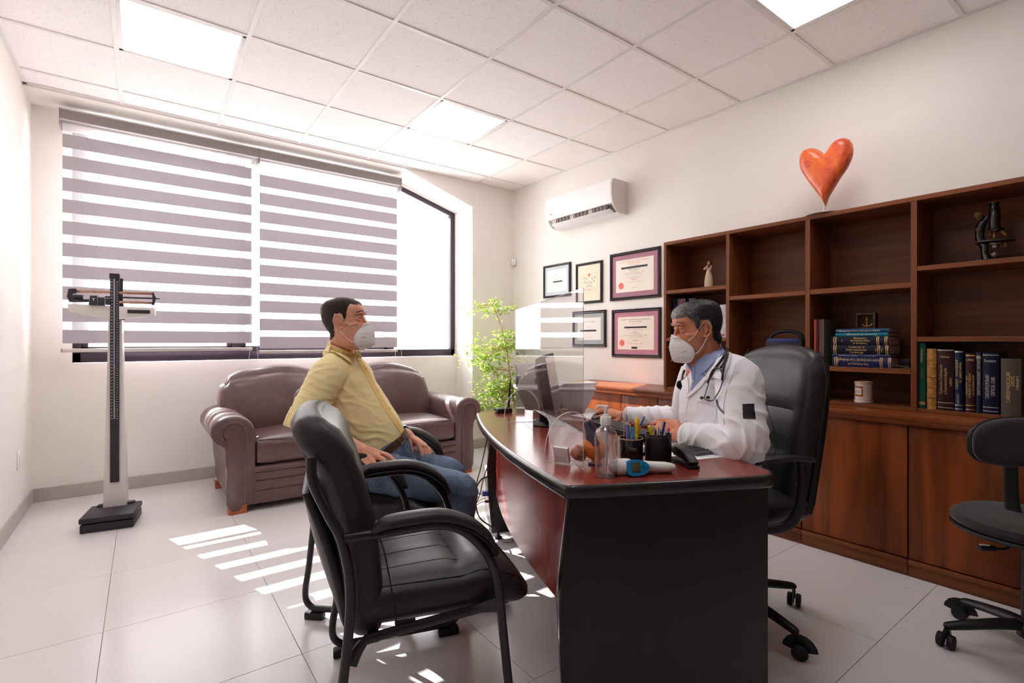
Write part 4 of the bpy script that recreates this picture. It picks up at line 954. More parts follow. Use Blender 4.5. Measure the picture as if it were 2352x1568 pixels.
# white cross head
G().prism([(-.235, 1.395), (.215, 1.385), (.215, 1.335), (.04, 1.305), (-.04, 1.300), (-.230, 1.345)], .06, .10, Matrix(((1, 0, 0, 0), (0, 0, 1, 0), (0, 1, 0, 0), (0, 0, 0, 1))), .004).o('cross_head', M_sw, t)
G().box((.068, .052, 1.345), (.188, .062, 1.368), .003).o('label_strip', M_sb, t)
CU = mat('copper_beam', rgb(178, 136, 116), .3, metal=.6, noise_s=60, noise_a=.15); CR = mat('chrome', rgb(200, 198, 200), .15, metal=1)
g = G(); g.box((-.22, .06, 1.468), (.20, .072, 1.486), .001); g.o('fine_beam', CU, t)
G().box((-.02, .06, 1.408), (.20, .072, 1.424), .001).o('weight_beam', CU, t)
G().cyl((-.05, .066, 1.447), (.21, .066, 1.447), .0055, seg=12).o('beam_rod', M_sb, t)
g = G(); g.prism([(-.230, 1.49), (-.195, 1.492), (-.198, 1.475), (-.212, 1.46), (-.205, 1.43), (-.19, 1.425), (-.12, 1.428), (-.12, 1.412), (-.225, 1.408), (-.238, 1.44)], .055, .078, Matrix(((1, 0, 0, 0), (0, 0, 1, 0), (0, 1, 0, 0), (0, 0, 0, 1))), .002); g.o('beam_end', M_sb, t)
g = G(); g.prism([(.198, 1.488), (.208, 1.488), (.222, 1.448), (.210, 1.402), (.196, 1.402), (.205, 1.44), (.2, 1.47)], .055, .078, Matrix(((1, 0, 0, 0), (0, 0, 1, 0), (0, 1, 0, 0), (0, 0, 0, 1))), .002); g.cyl((.218, .066, 1.447), (.242, .066, 1.446), .005, .003, 10); g.o('beam_pointer', M_sb, t)
G().box((-.214, .048, 1.462), (-.188, .082, 1.492), .003).o('slide_weight', M_sb, t)
G().cyl((-.205, .066, 1.442), (-.158, .066, 1.441), .014, seg=18, bev=.002).o('balance_weight', M_sb, t)
g = G(); g.box((-.078, .040, 1.392), (-.050, .09, 1.442), .003); g.prism([(-.128, 1.392), (-.076, 1.392), (-.082, 1.452), (-.121, 1.452)], .036, .092, Matrix(((1, 0, 0, 0), (0, 0, 1, 0), (0, 1, 0, 0), (0, 0, 0, 1))), .004); o = g.o('poise_weight', M_sb, t)
MXZ2 = Matrix(((1, 0, 0, 0), (0, 0, 1, 0), (0, 1, 0, 0), (0, 0, 0, 1)))
def loop(pts, r, m, nm, par, y): G().tube([(a, y, b_) for a, b_ in pts], r, 6, closed=True).o(nm, m, par)
loop([(-.125, 1.395), (-.079, 1.395), (-.084, 1.449), (-.119, 1.449)], .0012, CR, 'chrome_edge', o, .0355)
G().prism([(-.112, 1.436), (-.104, 1.434), (-.099, 1.434), (-.091, 1.436), (-.0985, 1.430), (-.100, 1.418), (-.103, 1.418), (-.1045, 1.430)], .034, .036, MXZ2).o('emblem', CR, o, 0)
G().box((-.045, .045, 1.395), (-.015, .085, 1.438), .003).o('large_weight', M_sb, t)

# ================================================================ office chair of the doctor
M_cf = mat('chair_nylon', rgb(20, 20, 22), .45, noise_s=60, noise_a=.08, bump=(200, .15, .0008))
def star_base(t, r, n, a0, hub_r=.035, arm=(.026, .018), z=.105, caster_r=.027):
    for k in range(n):
        a = a0+2*PI*k/n; c, s = math.cos(a), math.sin(a); P = lambda d, zz: V((c*d, s*d, zz))
        G().tube([P(hub_r*.6, z+.012), P(r*.35, z+.006), P(r*.75, z-.014), P(r*.97, z-.026)], [(arm[0]*1.05, arm[1]*1.1), (arm[0], arm[1]), (arm[0]*.85, arm[1]*.9), (arm[0]*.75, arm[1]*.75)], 12, 4, up=(0, 0, 1), round_ends=True).o('base_leg', M_cf, t)
        w = random.Random(k*7+3).uniform(-.7, .7)+a+1.2
        cc = P(r, 0)+V((math.cos(w), math.sin(w), 0))*.012; ax = V((-math.sin(w), math.cos(w), 0))
        g = G(); g.cyl(P(r, caster_r*1.6), P(r, z-.03), .007, seg=10)
        hood = []
        g.tube([cc+V((math.cos(w), math.sin(w), 0))*(caster_r*1.18*math.cos(q))+V((0, 0, caster_r+caster_r*1.18*math.sin(q))) for q in [j*PI/8 for j in range(0, 9)]], (.026, .003), 10, up=tuple(ax))
        cs = g.o('caster', M_cf, t)
        for s_ in (-1, 1):
            G().cyl(cc+ax*(s_*.007)+V((0, 0, caster_r)), cc+ax*(s_*.026)+V((0, 0, caster_r)), caster_r, seg=24, bev=.004).o('wheel', M_rub, cs)
    G().cyl((0, 0, z-.03), (0, 0, z+.035), hub_r, hub_r*.85, 24, .004).o('hub', M_cf, t)
ang = math.radians(160)
t = thing('office_chair', 'high-back black leather office chair the doctor sits on', 'chair', (1.996, 1.193, 0), ang)
star_base(t, .335, 5, math.radians(-160)+math.atan2(.991-1.193, 2.367-1.996), caster_r=.028, z=.12)
G().cyl((0, 0, .13), (0, 0, .45), .024, seg=20).o('gas_lift', M_cf, t); G().box((-.12, -.09, .425), (.10, .09, .455), .01).o('mechanism', M_cf, t)
G().rbox((.02, 0, .495), (.50, .50, .10), .045, 12, bulge=(0, 0, .02)).o('seat', L_exec, t)
def bfn(p, q):
    p = V(p); zz = (q.z+1)/2
    p.x += -.13*zz; p.x += .03*q.y*q.y
    p.y *= 1-.26*max(0, zz-.72)**1.5/.15*.25 - .14*(1-zz)
    p.z -= .045*abs(q.y)**3*max(0, q.z)
    if q.x > 0:
        p.x += -.016*math.exp(-((zz-.66)/.02)**2)*(1-q.y**6) - .012*math.exp(-((zz-.43)/.018)**2)*(1-q.y**4)
    return p
bo = G().rbox((-.205, 0, .775), (.12, .49, .70), .055, 22, bulge=(.028, 0, .02), fn=bfn).o('backrest', L_exec, t)
for s_ in (-1, 1):
    G().tube([(-.205, s_*.235, .47), (-.215, s_*.262, .62), (-.235, s_*.272, .80), (-.275, s_*.262, 1.0), (-.315, s_*.20, 1.12)], .0022, 6, 5).o('seam', M_seam, bo)
    drape(bo, [(-.19, s_*.02, .88), (-.18, s_*.09, .79), (-.17, s_*.12, .65), (-.17, s_*.125, .54)], (-1, 0, 0), .0004, .0014, M_seam)
    drape(bo, [(-.19, s_*.20, 1.06), (-.18, s_*.205, .90), (-.17, s_*.195, .70), (-.17, s_*.18, .54)], (-1, 0, 0), .0004, .0014, M_seam)
    G().tube([(.20, s_*.30, .700), (.12, s_*.31, .722), (-.02, s_*.315, .730), (-.14, s_*.31, .716)], [(.020, .008), (.030, .013), (.030, .013), (.022, .010)], 12, 5, up=(0, 0, 1), round_ends=True).o('armrest', M_cf, t)
    G().tube([(-.10, s_*.31, .715), (-.105, s_*.31, .63), (-.095, s_*.305, .54), (-.06, s_*.295, .475), (.0, s_*.265, .452), (.05, s_*.22, .448)], [(.015, .018), (.016, .022), (.017, .022), (.017, .018)], 12, 5).o('arm_bracket', M_cf, t)
G().rbox((-.285, 0, .745), (.05, .42, .58), .022, 10, fn=lambda p, q: V((p.x-.115*(q.z+1)/2+.03*q.y*q.y, p.y*(1-.12*max(0, q.z)**2), p.z))).o('back_shell', M_cf, t)

# ================================================================ task stool at the right edge
M_tw = mat('charcoal_fabric', rgb(40, 40, 38), .95, noise_s=260, noise_a=.35, bump=(500, .6, .001), sheen=.2)
t = thing('task_chair', 'armless charcoal fabric swivel stool-chair cut off by the right edge of the photo', 'chair', (2.62, .355, 0), 0)
sc_ = V((2.62, .355, 0)); a1 = math.atan2(.559-.355, 2.46-2.62)
star_base(t, .252, 5, a1, caster_r=.026, z=.105)
for ch in list(t.children): pass
G().cyl((0, 0, .11), (0, 0, .44), .022, seg=20).o('gas_lift', M_cf, t); G().box((-.09, -.07, .425), (.09, .07, .45), .008).o('mechanism', M_cf, t)
G().lathe([(0, .452), (.20, .452), (.236, .458), (.242, .466), (.236, .472), (0, .472)], 40, Matrix.Diagonal((1.0, .92, 1, 1))).o('seat_shell', M_cf, t)
G().lathe([(0, .470), (.215, .470), (.236, .478), (.240, .492), (.225, .508), (.17, .514), (.08, .508), (0, .505)], 40, Matrix.Diagonal((1.0, .92, 1, 1))).o('seat', M_tw, t)
fr_ = V(FW); rt_ = V(RT)
def bp_(l, d, z): return rt_*l + fr_*d + V((0, 0, z))
bw, bh = .225, .092
ol = [(bw*math.copysign(abs(math.cos(a))**.75, math.cos(a)), bh*math.copysign(abs(math.sin(a))**.72, math.sin(a))) for a in [2*PI*k/48 for k in range(48)]]
def pad(r0, depths, name, m, lean=.12):
    R = []
    for sc1, dd in depths: R.append([bp_(.015+a*sc1, dd-.10*(a/bw)**2*.25, .785+b_*sc1) for a, b_ in ol])
    G().rings(R).o(name, m, t, 60)
pad(0, [(.80, .005), (.93, .008), (.99, .018), (.985, .030), (.90, .040)], 'backrest', M_tw)
pad(0, [(.96, .034), (1.0, .040), (1.0, .048), (.9, .060)], 'back_shell', M_cf)
G().tube([bp_(0, .065, .80), bp_(.02, .09, .70), bp_(.03, .09, .52), bp_(.02, .03, .436), bp_(0, 0, .436)], (.022, .006), 10, 5).o('back_bar', M_cf, t)
G().tube([bp_(-.08, -.03, .45), bp_(-.14, -.06, .425), bp_(-.19, -.06, .425)], .0045, 8, 4).o('height_lever', M_cf, t)
hl = G().tube([bp_(-.185, -.06, .425), bp_(-.235, -.055, .425)], (.010, .010), 10, round_ends=False).o('lever_grip', M_rub, t)
G().tube([bp_(-.205, -.06, .436), bp_(-.232, -.056, .437)], (.006, .002), 8).o('grip_mark', mat('lever_white', rgb(200, 200, 196), .5), hl)

# ================================================================ desk
desk = thing('desk', 'dark mahogany bow-front desk with black edge between the two men', 'desk', DA, RZD)
M_dtop = wood('desk_mahogany', rgb(146, 58, 44), rgb(100, 36, 30), 1, 1.3, .22, .4, .3)
M_dmod = wood('modesty_mahogany', rgb(176, 54, 34), rgb(120, 30, 24), 2, 1.0, .24, .6, .8)
M_edge = mat('desk_black_edge', rgb(24, 20, 20), .28, coat=.4)
M_pan = mat('desk_black_panel', rgb(26, 22, 21), .42, noise_s=50, noise_a=.06, bump=(150, .1, .001))
def bow(tt): u_ = tt/1.6; return -.068*math.sin(PI*min(1, max(0, u_)))**.85
pts = []
for k in range(31):
    tt = 1.5*k/30; pts.append((bow(tt)*1.0, tt))
far = [(.03, 1.535), (.07, 1.575), (.13, 1.60), (.25, 1.605), (.5, 1.60), (.66, 1.60), (.70, 1.57), (.70, 1.2), (.70, .5), (.70, .06), (.695, .01), (.66, -.034), (.60, -.036), (.35, -.030), (.12, -.018), (.03, -.010)]
poly = pts+far
def inset(P, d):
    out = []; n = len(P)
    for i in range(n):
        a, b_, c = V((*P[i-1], 0)), V((*P[i], 0)), V((*P[(i+1) % n], 0)); e1 = (b_-a).normalized(); e2 = (c-b_).normalized(); nn = V((e1.y+e2.y, -(e1.x+e2.x), 0)).normalized()
        out.append((b_.x+nn.x*d, b_.y+nn.y*d))
    return out
area = sum(poly[i-1][0]*poly[i][1]-poly[i][0]*poly[i-1][1] for i in range(len(poly)))
sg = -1 if area > 0 else 1
poly = [(x, y) for x, y in poly]
ins = inset(poly, sg*.012)
G().prism(ins[::-1] if area < 0 else ins, .716, .7498).o('top', M_dtop, desk, 20)
# T-moulded black edge all round
n = len(poly); R = []
for i in range(n):
    p = V((*poly[i], 0)); q = V((*ins[i], 0)); d = (q-p).normalized(); ring = []
    for a, z in ((.0125, .7495), (.008, .7505), (.002, .7475), (-.003, .740), (-.004, .730), (-.002, .718), (.003, .711), (.012, .709)):
        ring.append(p+d*a+V((0, 0, z)))
    R.append(ring)
G().rings(R, closed=True).o('edge_trim', M_edge, desk, 50)
def side_panel(tt, nm, w0):
    P = [(w0+.0, .708), (w0-.012, .62), (w0-.026, .50), (w0-.033, .40), (w0-.030, .28), (w0-.018, .14), (w0-.008, .035), (.675, .035), (.675, .708)]
    c = catmull([(a, b_, 0) for a, b_ in P[:7]], 4); Q = [(p.x, p.y) for p in c]+P[7:]
    M = Matrix(((1, 0, 0, 0), (0, 0, 1, tt), (0, 1, 0, 0), (0, 0, 0, 1)))
    G().prism(Q, 0, .03, M, .003).o('side_panel', M_pan, desk, 30)
    G().tube([(p.x-.001, tt+.015, p.y) for p in c], (.003, .016), 8, up=(0, 1, 0)).o('panel_edge', M_edge, desk)
side_panel(.005, 'n', .018); side_panel(1.535, 'f', .090)
mod = []
for k in range(25):
    tt = .036+(1.533-.036)*k/24; mod.append((bow(tt)+.12+.02*0, tt))
mod = [( .115+ bow(tt)*1.0 + (.0), tt) for _, tt in mod]
G().prism(mod+[(a+.018, b_) for a, b_ in mod[::-1]], .27, .708).o('modesty_panel', M_dmod, desk, 30)
for w_, tt in ((.12, 1.545), (.60, 1.545), (.12, .02), (.60, .02)):
    G().cyl((w_, tt, 0), (w_, tt, .010), .022, seg=18, bev=.002).cyl((w_, tt, .01), (w_, tt, .036), .008, seg=10).o('glide', M_rub, desk)
# ================================================================ things on the desk
ACR = clear('acrylic')
M_ae = fabric_light('acrylic_edge', (.95, .93, .95), .45, .5)
ZT = .7502
# acrylic shield
a_, b2_ = V((1.127, 1.148, 0)), V((1.633, 2.182, 0)); dv = (b2_-a_); LS = dv.length; dv.normalize(); rzs = math.atan2(dv.y, dv.x)
t = thing('acrylic_shield', 'clear acrylic sneeze screen with arched feet standing across the desk', 'screen', (a_.x, a_.y, ZT), rzs)
MS = Matrix(((1, 0, 0, 0), (0, 0, -1, 0), (0, 1, 0, 0), (0, 0, 0, 1)))
ol = [(0, 0), (.43, 0), (.43, .085), (.46, .10), (.70, .10), (.73, .085), (.73, 0), (LS, 0), (LS, .58), (0, .58)]
G().prism(ol, -.002, .002, MS).o('sheet', ACR, t, 0)
def edge(pts, closed, nm='polished_edge', r=.0022, par=t): G().tube([(x, 0, z) for x, z in pts], r, 6, closed=closed).o(nm, M_ae, par)
edge(ol, True, r=.0016)
for x in (.13, .97):
    ar = [(-.095, 0)]+[(-.095*math.cos(PI*k/16), .168*math.sin(PI*k/16)**.8) for k in range(1, 16)]+[(.095, 0)]
    MF_ = Matrix(((0, 0, 1, x), (1, 0, 0, 0), (0, 1, 0, 0), (0, 0, 0, 1)))
    f = G().prism(ar, -.002, .002, MF_).o('foot', ACR, t, 0)
    G().tube([(x, p, q) for p, q in ar], .0018, 6, closed=True).o('foot_edge', M_ae, f)

# sanitizer bottle
t = thing('sanitizer_bottle', 'clear pump bottle of hand sanitizer with a white pump on the near desk corner', 'bottle', (1.139, 1.063, ZT))
prof = [(0, 0), (.030, 0), (.0345, .005), (.0345, .118), (.033, .130), (.028, .141), (.019, .149), (.014, .152), (.014, .162)]
prin = [(.0125, .162), (.0125, .151), (.018, .147), (.0265, .139), (.0318, .129), (.0330, .118), (.0330, .006), (.029, .003), (0, .003)]
M_pet = clear('clear_plastic', (.96, .955, .96), 1.75, .03)
G().lathe(prof+prin, 40).o('bottle', M_pet, t, 60)
M_gel = clear('gel', (.90, .88, .89))
G().lathe([(0, .0035), (.029, .0035), (.0326, .007), (.0326, .046), (0, .046)], 40).o('gel', M_gel, t, 60)
M_pw = mat('pump_white', rgb(240, 238, 234), .4)
G().lathe([(0, .155), (.0165, .155), (.0175, .157), (.0175, .178), (.016, .181), (.010, .182), (.010, .187), (.0055, .189), (.005, .200), (.0085, .203), (.009, .212), (0, .213)], 30).o('pump_cap', M_pw, t)
a0_ = V(-RT)
G().tube([V((0, 0, .2105))+a0_*(-.006), V((0, 0, .2125))+a0_*.01, V((0, 0, .2125))+a0_*.024, V((0, 0, .207))+a0_*.0295, V((0, 0, .200))+a0_*.030], [(.006, .004), (.0055, .0035), (.0045, .003), (.0035, .0025), (.003, .0025)], 10, 4, up=(0, 0, 1)).o('pump_spout', M_pw, t)
G().lathe([(.006, .10), (.0065, .155)], 16).tube([(0, 0, .10), (.003, 0, .06), (-.004, -.002, .005)], .003, 10, 5).o('dip_tube', mat('dip_tube', rgb(226, 226, 240), .3), t)

# pen cups and what stands in them
def cup(name, lab, p, r, h, m, seg=36):
    t = thing(name, lab, 'pen cup', (p[0], p[1], ZT))
    G().lathe([(0, 0), (r*.96, 0), (r, .003), (r, h-.002), (r*.985, h), (r*.93, h), (r*.92, h-.003), (r*.92, .005), (0, .005)], seg).o('body', m, t); return t
c1 = (1.338, 1.135); c2 = (1.418, 1.083)
M_gl = mat('black_glaze', rgb(14, 13, 16), .08, coat=.6); M_lc = leather('cup_leather', rgb(24, 22, 22), .45, 400, .3, .1)
t = cup('pen_mug', 'glossy black mug holding markers and a clear ruler', c1, .041, .082, M_gl)
G().tube([V((.040, -.004, .070)), V((.060, -.010, .066)), V((.066, -.012, .045)), V((.060, -.010, .022)), V((.040, -.004, .016))], [(.004, .006)]*2, 10, 5).o('handle', M_gl, t)
G().lathe([(.0385, .0795), (.0412, .0795), (.0412, .083), (.0385, .083)], 36, caps=False).o('rim_band', mat('tan_rim', rgb(190, 170, 150), .4), t)
t = cup('leather_pen_cup', 'stitched black leather pen cup next to the stapler', c2, .044, .096, M_lc)
g = G()
for k in range(60):
    a = 2*PI*k/60
    g.box((-.0012, -.0004, .0), (.0012, .0004, .0008), M=Matrix.Translation((.0443*math.cos(a), .0443*math.sin(a), .087)) @ Matrix.Rotation(a+PI/2, 4, 'Z'))
tag(g.o('stitching', mat('tan_thread', rgb(190, 150, 110), .7), t, 0), kind='stuff')
def px_cup(u, v, c, zt=None):
    """point above the cup at this picture column and height"""
    d = (V((c[0], c[1], ZT))-EYE).dot(FW); return at(u, v, d)
def pen(name, lab, cat, c, foot, u, v, r, parts, grp, flat=None):
    top = px_cup(u, v, c); base_ = V((c[0]+foot[0], c[1]+foot[1], ZT+.007+r*.2)); d = (top-base_); Ln = d.length
    t = bpy.data.objects.new(name, None); C.objects.link(t); t.location = base_; t.rotation_mode = 'QUATERNION'; t.rotation_quaternion = d.to_track_quat('Z', 'Y')
    tag(t, lab, cat, grp)
    for nm, f0, f1, r0, r1, m in parts:
        G().cyl((0, 0, Ln*f0), (0, 0, Ln*f1), r*r0, r*r1, 16, min(.0008, r*.2)).o(nm, m, t)
    return t
def pm_(n, c, r=.35, me=0): return mat(n, rgb(*c), r, metal=me)
gp1, gp2 = 'pens and markers in the glossy mug', 'pens in the leather cup'
Y_, Bl, Wt, Sv, Or, Pk, Nv = pm_('marker_yellow', (246, 206, 30)), pm_('marker_blue', (70, 150, 200)), pm_('pen_white', (232, 230, 236)), pm_('pen_silver', (180, 180, 186), .2, .9), pm_('clear_orange', (226, 130, 80)), pm_('pen_pink', (230, 60, 120)), pm_('pen_navy', (44, 50, 150))
pen('marker', 'thick yellow highlighter standing in the glossy mug', 'marker', c1, (.008, -.010), 1464, 959, .0072, [('barrel', 0, .62, 1, 1, Y_), ('collar', .62, .66, .9, .9, Y_), ('cap', .66, .95, 1.05, 1.0, Y_), ('tip', .95, 1, .7, .6, Y_)], gp1)
pen('marker', 'light blue marker with a black tip in the glossy mug', 'marker', c1, (.0, -.018), 1452, 973, .0062, [('barrel', 0, .93, 1, .95, Bl), ('tip', .93, 1, .6, .4, M_black)], gp1)
pen('correction_pen', 'white and lilac correction pen with a metal tip in the glossy mug', 'pen', c1, (-.014, -.012), 1438, 952, .0068, [('barrel', 0, .45, 1, 1, Wt), ('grip', .45, .78, 1.03, 1.0, pm_('lilac', (104, 116, 196))), ('collar', .78, .84, .95, .9, Wt), ('metal_cap', .84, 1, .6, .5, Sv)], gp1)
pen('pen', 'slim blue pen leaning right in the glossy mug', 'pen', c1, (-.006, .010), 1480, 956, .0036, [('barrel', 0, .78, 1, 1, Or), ('cap', .78, 1, 1.1, .8, pm_('pen_blue', (40, 110, 200)))], gp1)
pen('pen', 'pen with a bright pink end between the markers in the glossy mug', 'pen', c1, (.0, .006), 1455, 970, .004, [('barrel', 0, .9, 1, 1, Wt), ('end', .9, 1, 1.1, .9, Pk)], gp1)
pen('pen', 'short yellow-ended pen behind the light blue marker in the mug', 'pen', c1, (.004, .012), 1447, 974, .0034, [('barrel', 0, .9, 1, 1, Wt), ('end', .9, 1, 1.1, .9, Y_)], gp1)
tp = px_cup(1426, 909, c1); ft = V((c1[0]-.024, c1[1]+.004, ZT+.006)); d = tp-ft
o = G().box((-.004, -.0012, 0), (.004, .0012, d.length), .0004).o('ruler', clear('ruler_plastic', (1, .93, .88)), loc=ft)
o.rotation_mode = 'QUATERNION'; o.rotation_quaternion = (Matrix(((RT.x, FW.x, 0), (RT.y, FW.y, 0), (0, 0, 1))).to_quaternion()); tag(o, 'tall clear plastic ruler standing in the glossy mug', 'ruler')
for k in range(1):
    e_ = G().tube([(-.004, 0, 0), (-.004, 0, d.length), (.004, 0, d.length), (.004, 0, 0)], .0007, 6).o('ruler_edge', M_ae, o)
pen('marker', 'yellow marker leaning left in the leather cup', 'marker', c2, (.006, -.006), 1491, 978, .0062, [('barrel', 0, .8, 1, 1, Y_), ('cap', .8, 1, 1.05, 1, Y_)], gp2)
pen('pen', 'clear grey pen second from left in the leather cup', 'pen', c2, (.002, .012), 1500, 977, .0045, [('barrel', 0, 1, 1, 1, pm_('smoke_pen', (200, 206, 214)))], gp2)
pen('pen', 'shiny silver pen in the middle of the leather cup', 'pen', c2, (-.008, .008), 1513, 978, .0045, [('barrel', 0, .9, 1, 1, Sv), ('clicker', .9, 1, .5, .5, Sv)], gp2)
pen('pen', 'gold-trimmed silver pen in front of the others in the leather cup', 'pen', c2, (-.016, -.014), 1516, 985, .0042, [('barrel', 0, .8, 1, 1, Sv), ('clip_ring', .8, .86, 1.15, 1.15, GOLD), ('cap', .86, 1, .9, .6, Sv)], gp2)
pen('pen', 'violet-blue pen standing tallest in the leather cup', 'pen', c2, (-.010, -.002), 1527, 968, .0046, [('barrel', 0, .75, 1, 1, Nv), ('cap', .75, 1, 1.1, .9, Nv)], gp2)
pen('pen', 'plain white pen right of the violet-blue one', 'pen', c2, (.004, -.012), 1527, 979, .0046, [('barrel', 0, 1, 1, 1, Wt)], gp2)
pen('pen', 'navy pen with a red end at the right side of the leather cup', 'pen', c2, (.014, .004), 1537, 982, .0045, [('barrel', 0, .82, 1, 1, Nv), ('ring', .82, .88, 1.1, 1.1, Sv), ('end', .88, 1, 1, .7, Pk)], gp2)

# infrared thermometer lying on its side
tl = atz(1470, 1088, .755); tr = atz(1545, 1082, .755)
t = thing('thermometer', 'white and blue infrared forehead thermometer lying in front of the pen cups', 'thermometer', (1.218, 1.030, ZT), math.atan2(-.50, .86))
G().rbox((-.030, .0, .023), (.075, .050, .044), .018, 8, bulge=(.004, .004, .002)).o('head', M_pw, t)
G().tube([(.0, .002, .022), (.04, .002, .022), (.075, .0, .020), (.105, -.002, .019), (.128, -.003, .018)], [(.020, .018), (.018, .017), (.0165, .016), (.017, .016), (.013, .012)], 18, 5, round_ends=True).o('handle', M_pw, t)
M_tb = mat('thermo_blue', rgb(30, 142, 206), .4)
pb = [(-.003, -.014), (.004, -.023), (.032, -.025), (.056, -.017), (.070, .0), (.056, .015), (.032, .022), (.004, .020), (-.003, .012)]
pb = [(p.x-.010, p.y) for p in catmull([(a, b_, 0) for a, b_ in pb], 4, True)]
MT = Matrix(((1, 0, 0, -.012), (0, .25, -1, -.0255), (0, 1, .25, .0265), (0, 0, 0, 1)))
bl_ = G().prism(pb, -.016, .0065, MT, .003).o('blue_face', M_tb, t, 40)
G().box((.002, -.013, .0066), (.027, .013, .0075), .0005, M=MT).o('display', mat('lcd_olive', rgb(96, 96, 64), .2), bl_)
G().box((-.0, -.0155, .0064), (.029, .0155, .0069), .0005, M=MT).o('display_bezel', mat('thermo_navy', rgb(16, 90, 130), .4), bl_)
for x, y in ((.038, .008), (.038, -.008), (.048, .0), (.034, .0)):
    G().lathe([(0, 0), (.0040, 0), (.0036, .0012), (0, .0014)], 14, MT @ Matrix.Translation((x, y, .0066))).o('button', mat('thermo_button', rgb(20, 110, 160), .4), bl_)

# stapler
ps, pe_ = V((1.492, 1.075, ZT)), V((1.422, .945, ZT)); dd = pe_-ps; Ls = dd.length
t = thing('stapler', 'black stapler beside the leather pen cup', 'stapler', ps, math.atan2(dd.y, dd.x))
G().box((-.0, -.019, 0), (Ls, .019, .010), .003).o('base', M_black, t)
MPn = Matrix(((1, 0, 0, 0), (0, 0, -1, 0), (0, 1, 0, 0), (0, 0, 0, 1)))
G().prism([(.0, .034), (.01, .046), (.05, .056), (.10, .048), (Ls-.012, .030), (Ls-.002, .022), (Ls-.006, .012), (Ls-.04, .020), (.05, .032), (.01, .026)], -.016, .016, MPn, .004).o('arm', M_black, t, 50)
G().box((Ls-.022, -.013, .0105), (Ls-.004, .013, .024), .002).cyl((Ls-.012, -.018, .018), (Ls-.012, .018, .018), .005, seg=14).o('hinge', M_black, t)
G().box((.012, -.008, .018), (Ls-.02, .008, .027), .001).o('magazine', mat('dull_steel', rgb(120, 118, 120), .35, metal=.9), t)

# papers, calculator, keyboard, mouse, mouse pad
M_sheet = mat('paper_white', rgb(240, 238, 240), .8)
def sheet(lab, w, tt, sx, sy_, a, cat='paper', m=None, nm='paper_sheet', z=ZT, h=.0006):
    o = G().box((-sx/2, -sy_/2, 0), (sx/2, sy_/2, h)).o(nm, m or M_sheet, loc=DK(w, tt, z), rot=(0, 0, RZD+a)); return tag(o, lab, cat)
sheet('white sheet of paper under the calculator', .585, .335, .21, .27, .12)
sheet('white sheet of paper beyond the mouse', .60, 1.24, .20, .18, .35)
t = thing('calculator', 'grey desk calculator lying on the sheet by the doctor', 'calculator', DK(.60, .315, .7512), RZD+.2)
M_cal = mat('calc_grey', rgb(92, 92, 96), .5); M_key = mat('calc_key', rgb(56, 58, 64), .5)
G().box((-.045, -.07, 0), (.045, .07, .014), .004).o('body', M_cal, t)
G().box((-.037, .035, .0138), (.037, .06, .0150), .001).o('display', mat('lcd_olive', rgb(96, 96, 64), .2), t)
for i in range(5):
    for j in range(5): G().box((-.037+.0155*i, -.062+.0185*j, .0138), (-.026+.0155*i, -.050+.0185*j, .0172), .001, seg=1).o('key', M_key, t)
t = thing('keyboard', 'black computer keyboard under the doctor\'s hands', 'keyboard', DK(.545, .80, ZT), RZD+.10)
G().box((-.066, -.215, 0), (.066, .215, .012), .004).box((-.064, -.213, .01), (-.040, .213, .019), .004).o('body', M_black, t)
kk = None; M_kc = mat('keycap', rgb(34, 34, 38), .4)
for j in range(22):
    for i in range(5):
        if i == 4 and 7 <= j <= 12:
            if j == 7: G().box((0, 0, 0), (.016, .110, .006), .0015, seg=1).o('keycap', M_kc, t, loc=(-.032+.019*i, -.207+.0189*j, .0125))
            continue
        if kk is None: kk = G().box((0, 0, 0), (.0162, .0162, .006), .0015, seg=1).o('keycap', M_kc, t, loc=(-.032+.019*i, -.207+.0189*j, .0125))
        else: inst(kk, 'keycap', t, (-.032+.019*i, -.207+.0189*j, .0125))
sheet('blue printed card lying in front of the mouse', .515, 1.055, .10, .075, .2, 'card', mat('card_blue', rgb(46, 58, 110), .4), 'printed_card', h=.001)
mouse_at = at(1392, 957, 2.56); mouse_at.z = ZT
t = thing('mouse', 'black computer mouse under the doctor\'s right hand', 'mouse', DK(.575, 1.075, ZT), RZD+PI+.25)
def mfn(p, q): return V((p.x, p.y*(1-.10*abs(q.x)), p.z-.010*max(0, q.x)*(q.z > 0)-.006*max(0, -q.x)*(q.z > 0)))
G().rbox((0, 0, .018), (.115, .062, .034), .015, 10, bulge=(.004, .002, .007), fn=mfn).o('body', M_black, t)
G().cyl((.028, -.004, .036), (.028, .004, .036), .009, seg=16).o('wheel', M_rub, t)

# monitor (seen almost edge-on)
mon = thing('monitor', 'black flat computer monitor on the desk facing the doctor', 'monitor', (1.640, 1.905, ZT), math.radians(-46.4))
Mt = Matrix.Translation((.0, 0, .0)) @ Matrix.Translation((.045, 0, .052)) @ Matrix.Rotation(-.17, 4, 'Y')
G().box((-.018, -.225, 0), (.0, .225, .300), .004, M=Mt).o('bezel', M_black, mon)
G().box((-.0005, -.210, .018), (.0012, .210, .286), M=Mt).o('screen', mat('screen_gloss', rgb(60, 54, 60), .08, coat=.5), mon)
G().rings([[Mt @ V((x, y*k, z0+(z-.15)*k+.15-z0)) if False else Mt @ V((x, y*k, .15+(z-.15)*k)) for y, z in ((-.222, .004), (.222, .004), (.222, .296), (-.222, .296))] for x, k in ((-.016, 1.0), (-.045, .94), (-.066, .62))]).o('back_housing', M_black, mon, 20)
G().rings([[V((x+dx, y, z)) for x, y in ((-.02, -.035), (.02, -.035), (.02, .035), (-.02, .035))] for dx, z in ((-.03, .012), (-.028, .06), (-.022, .14))]).o('neck', M_black, mon, 20)
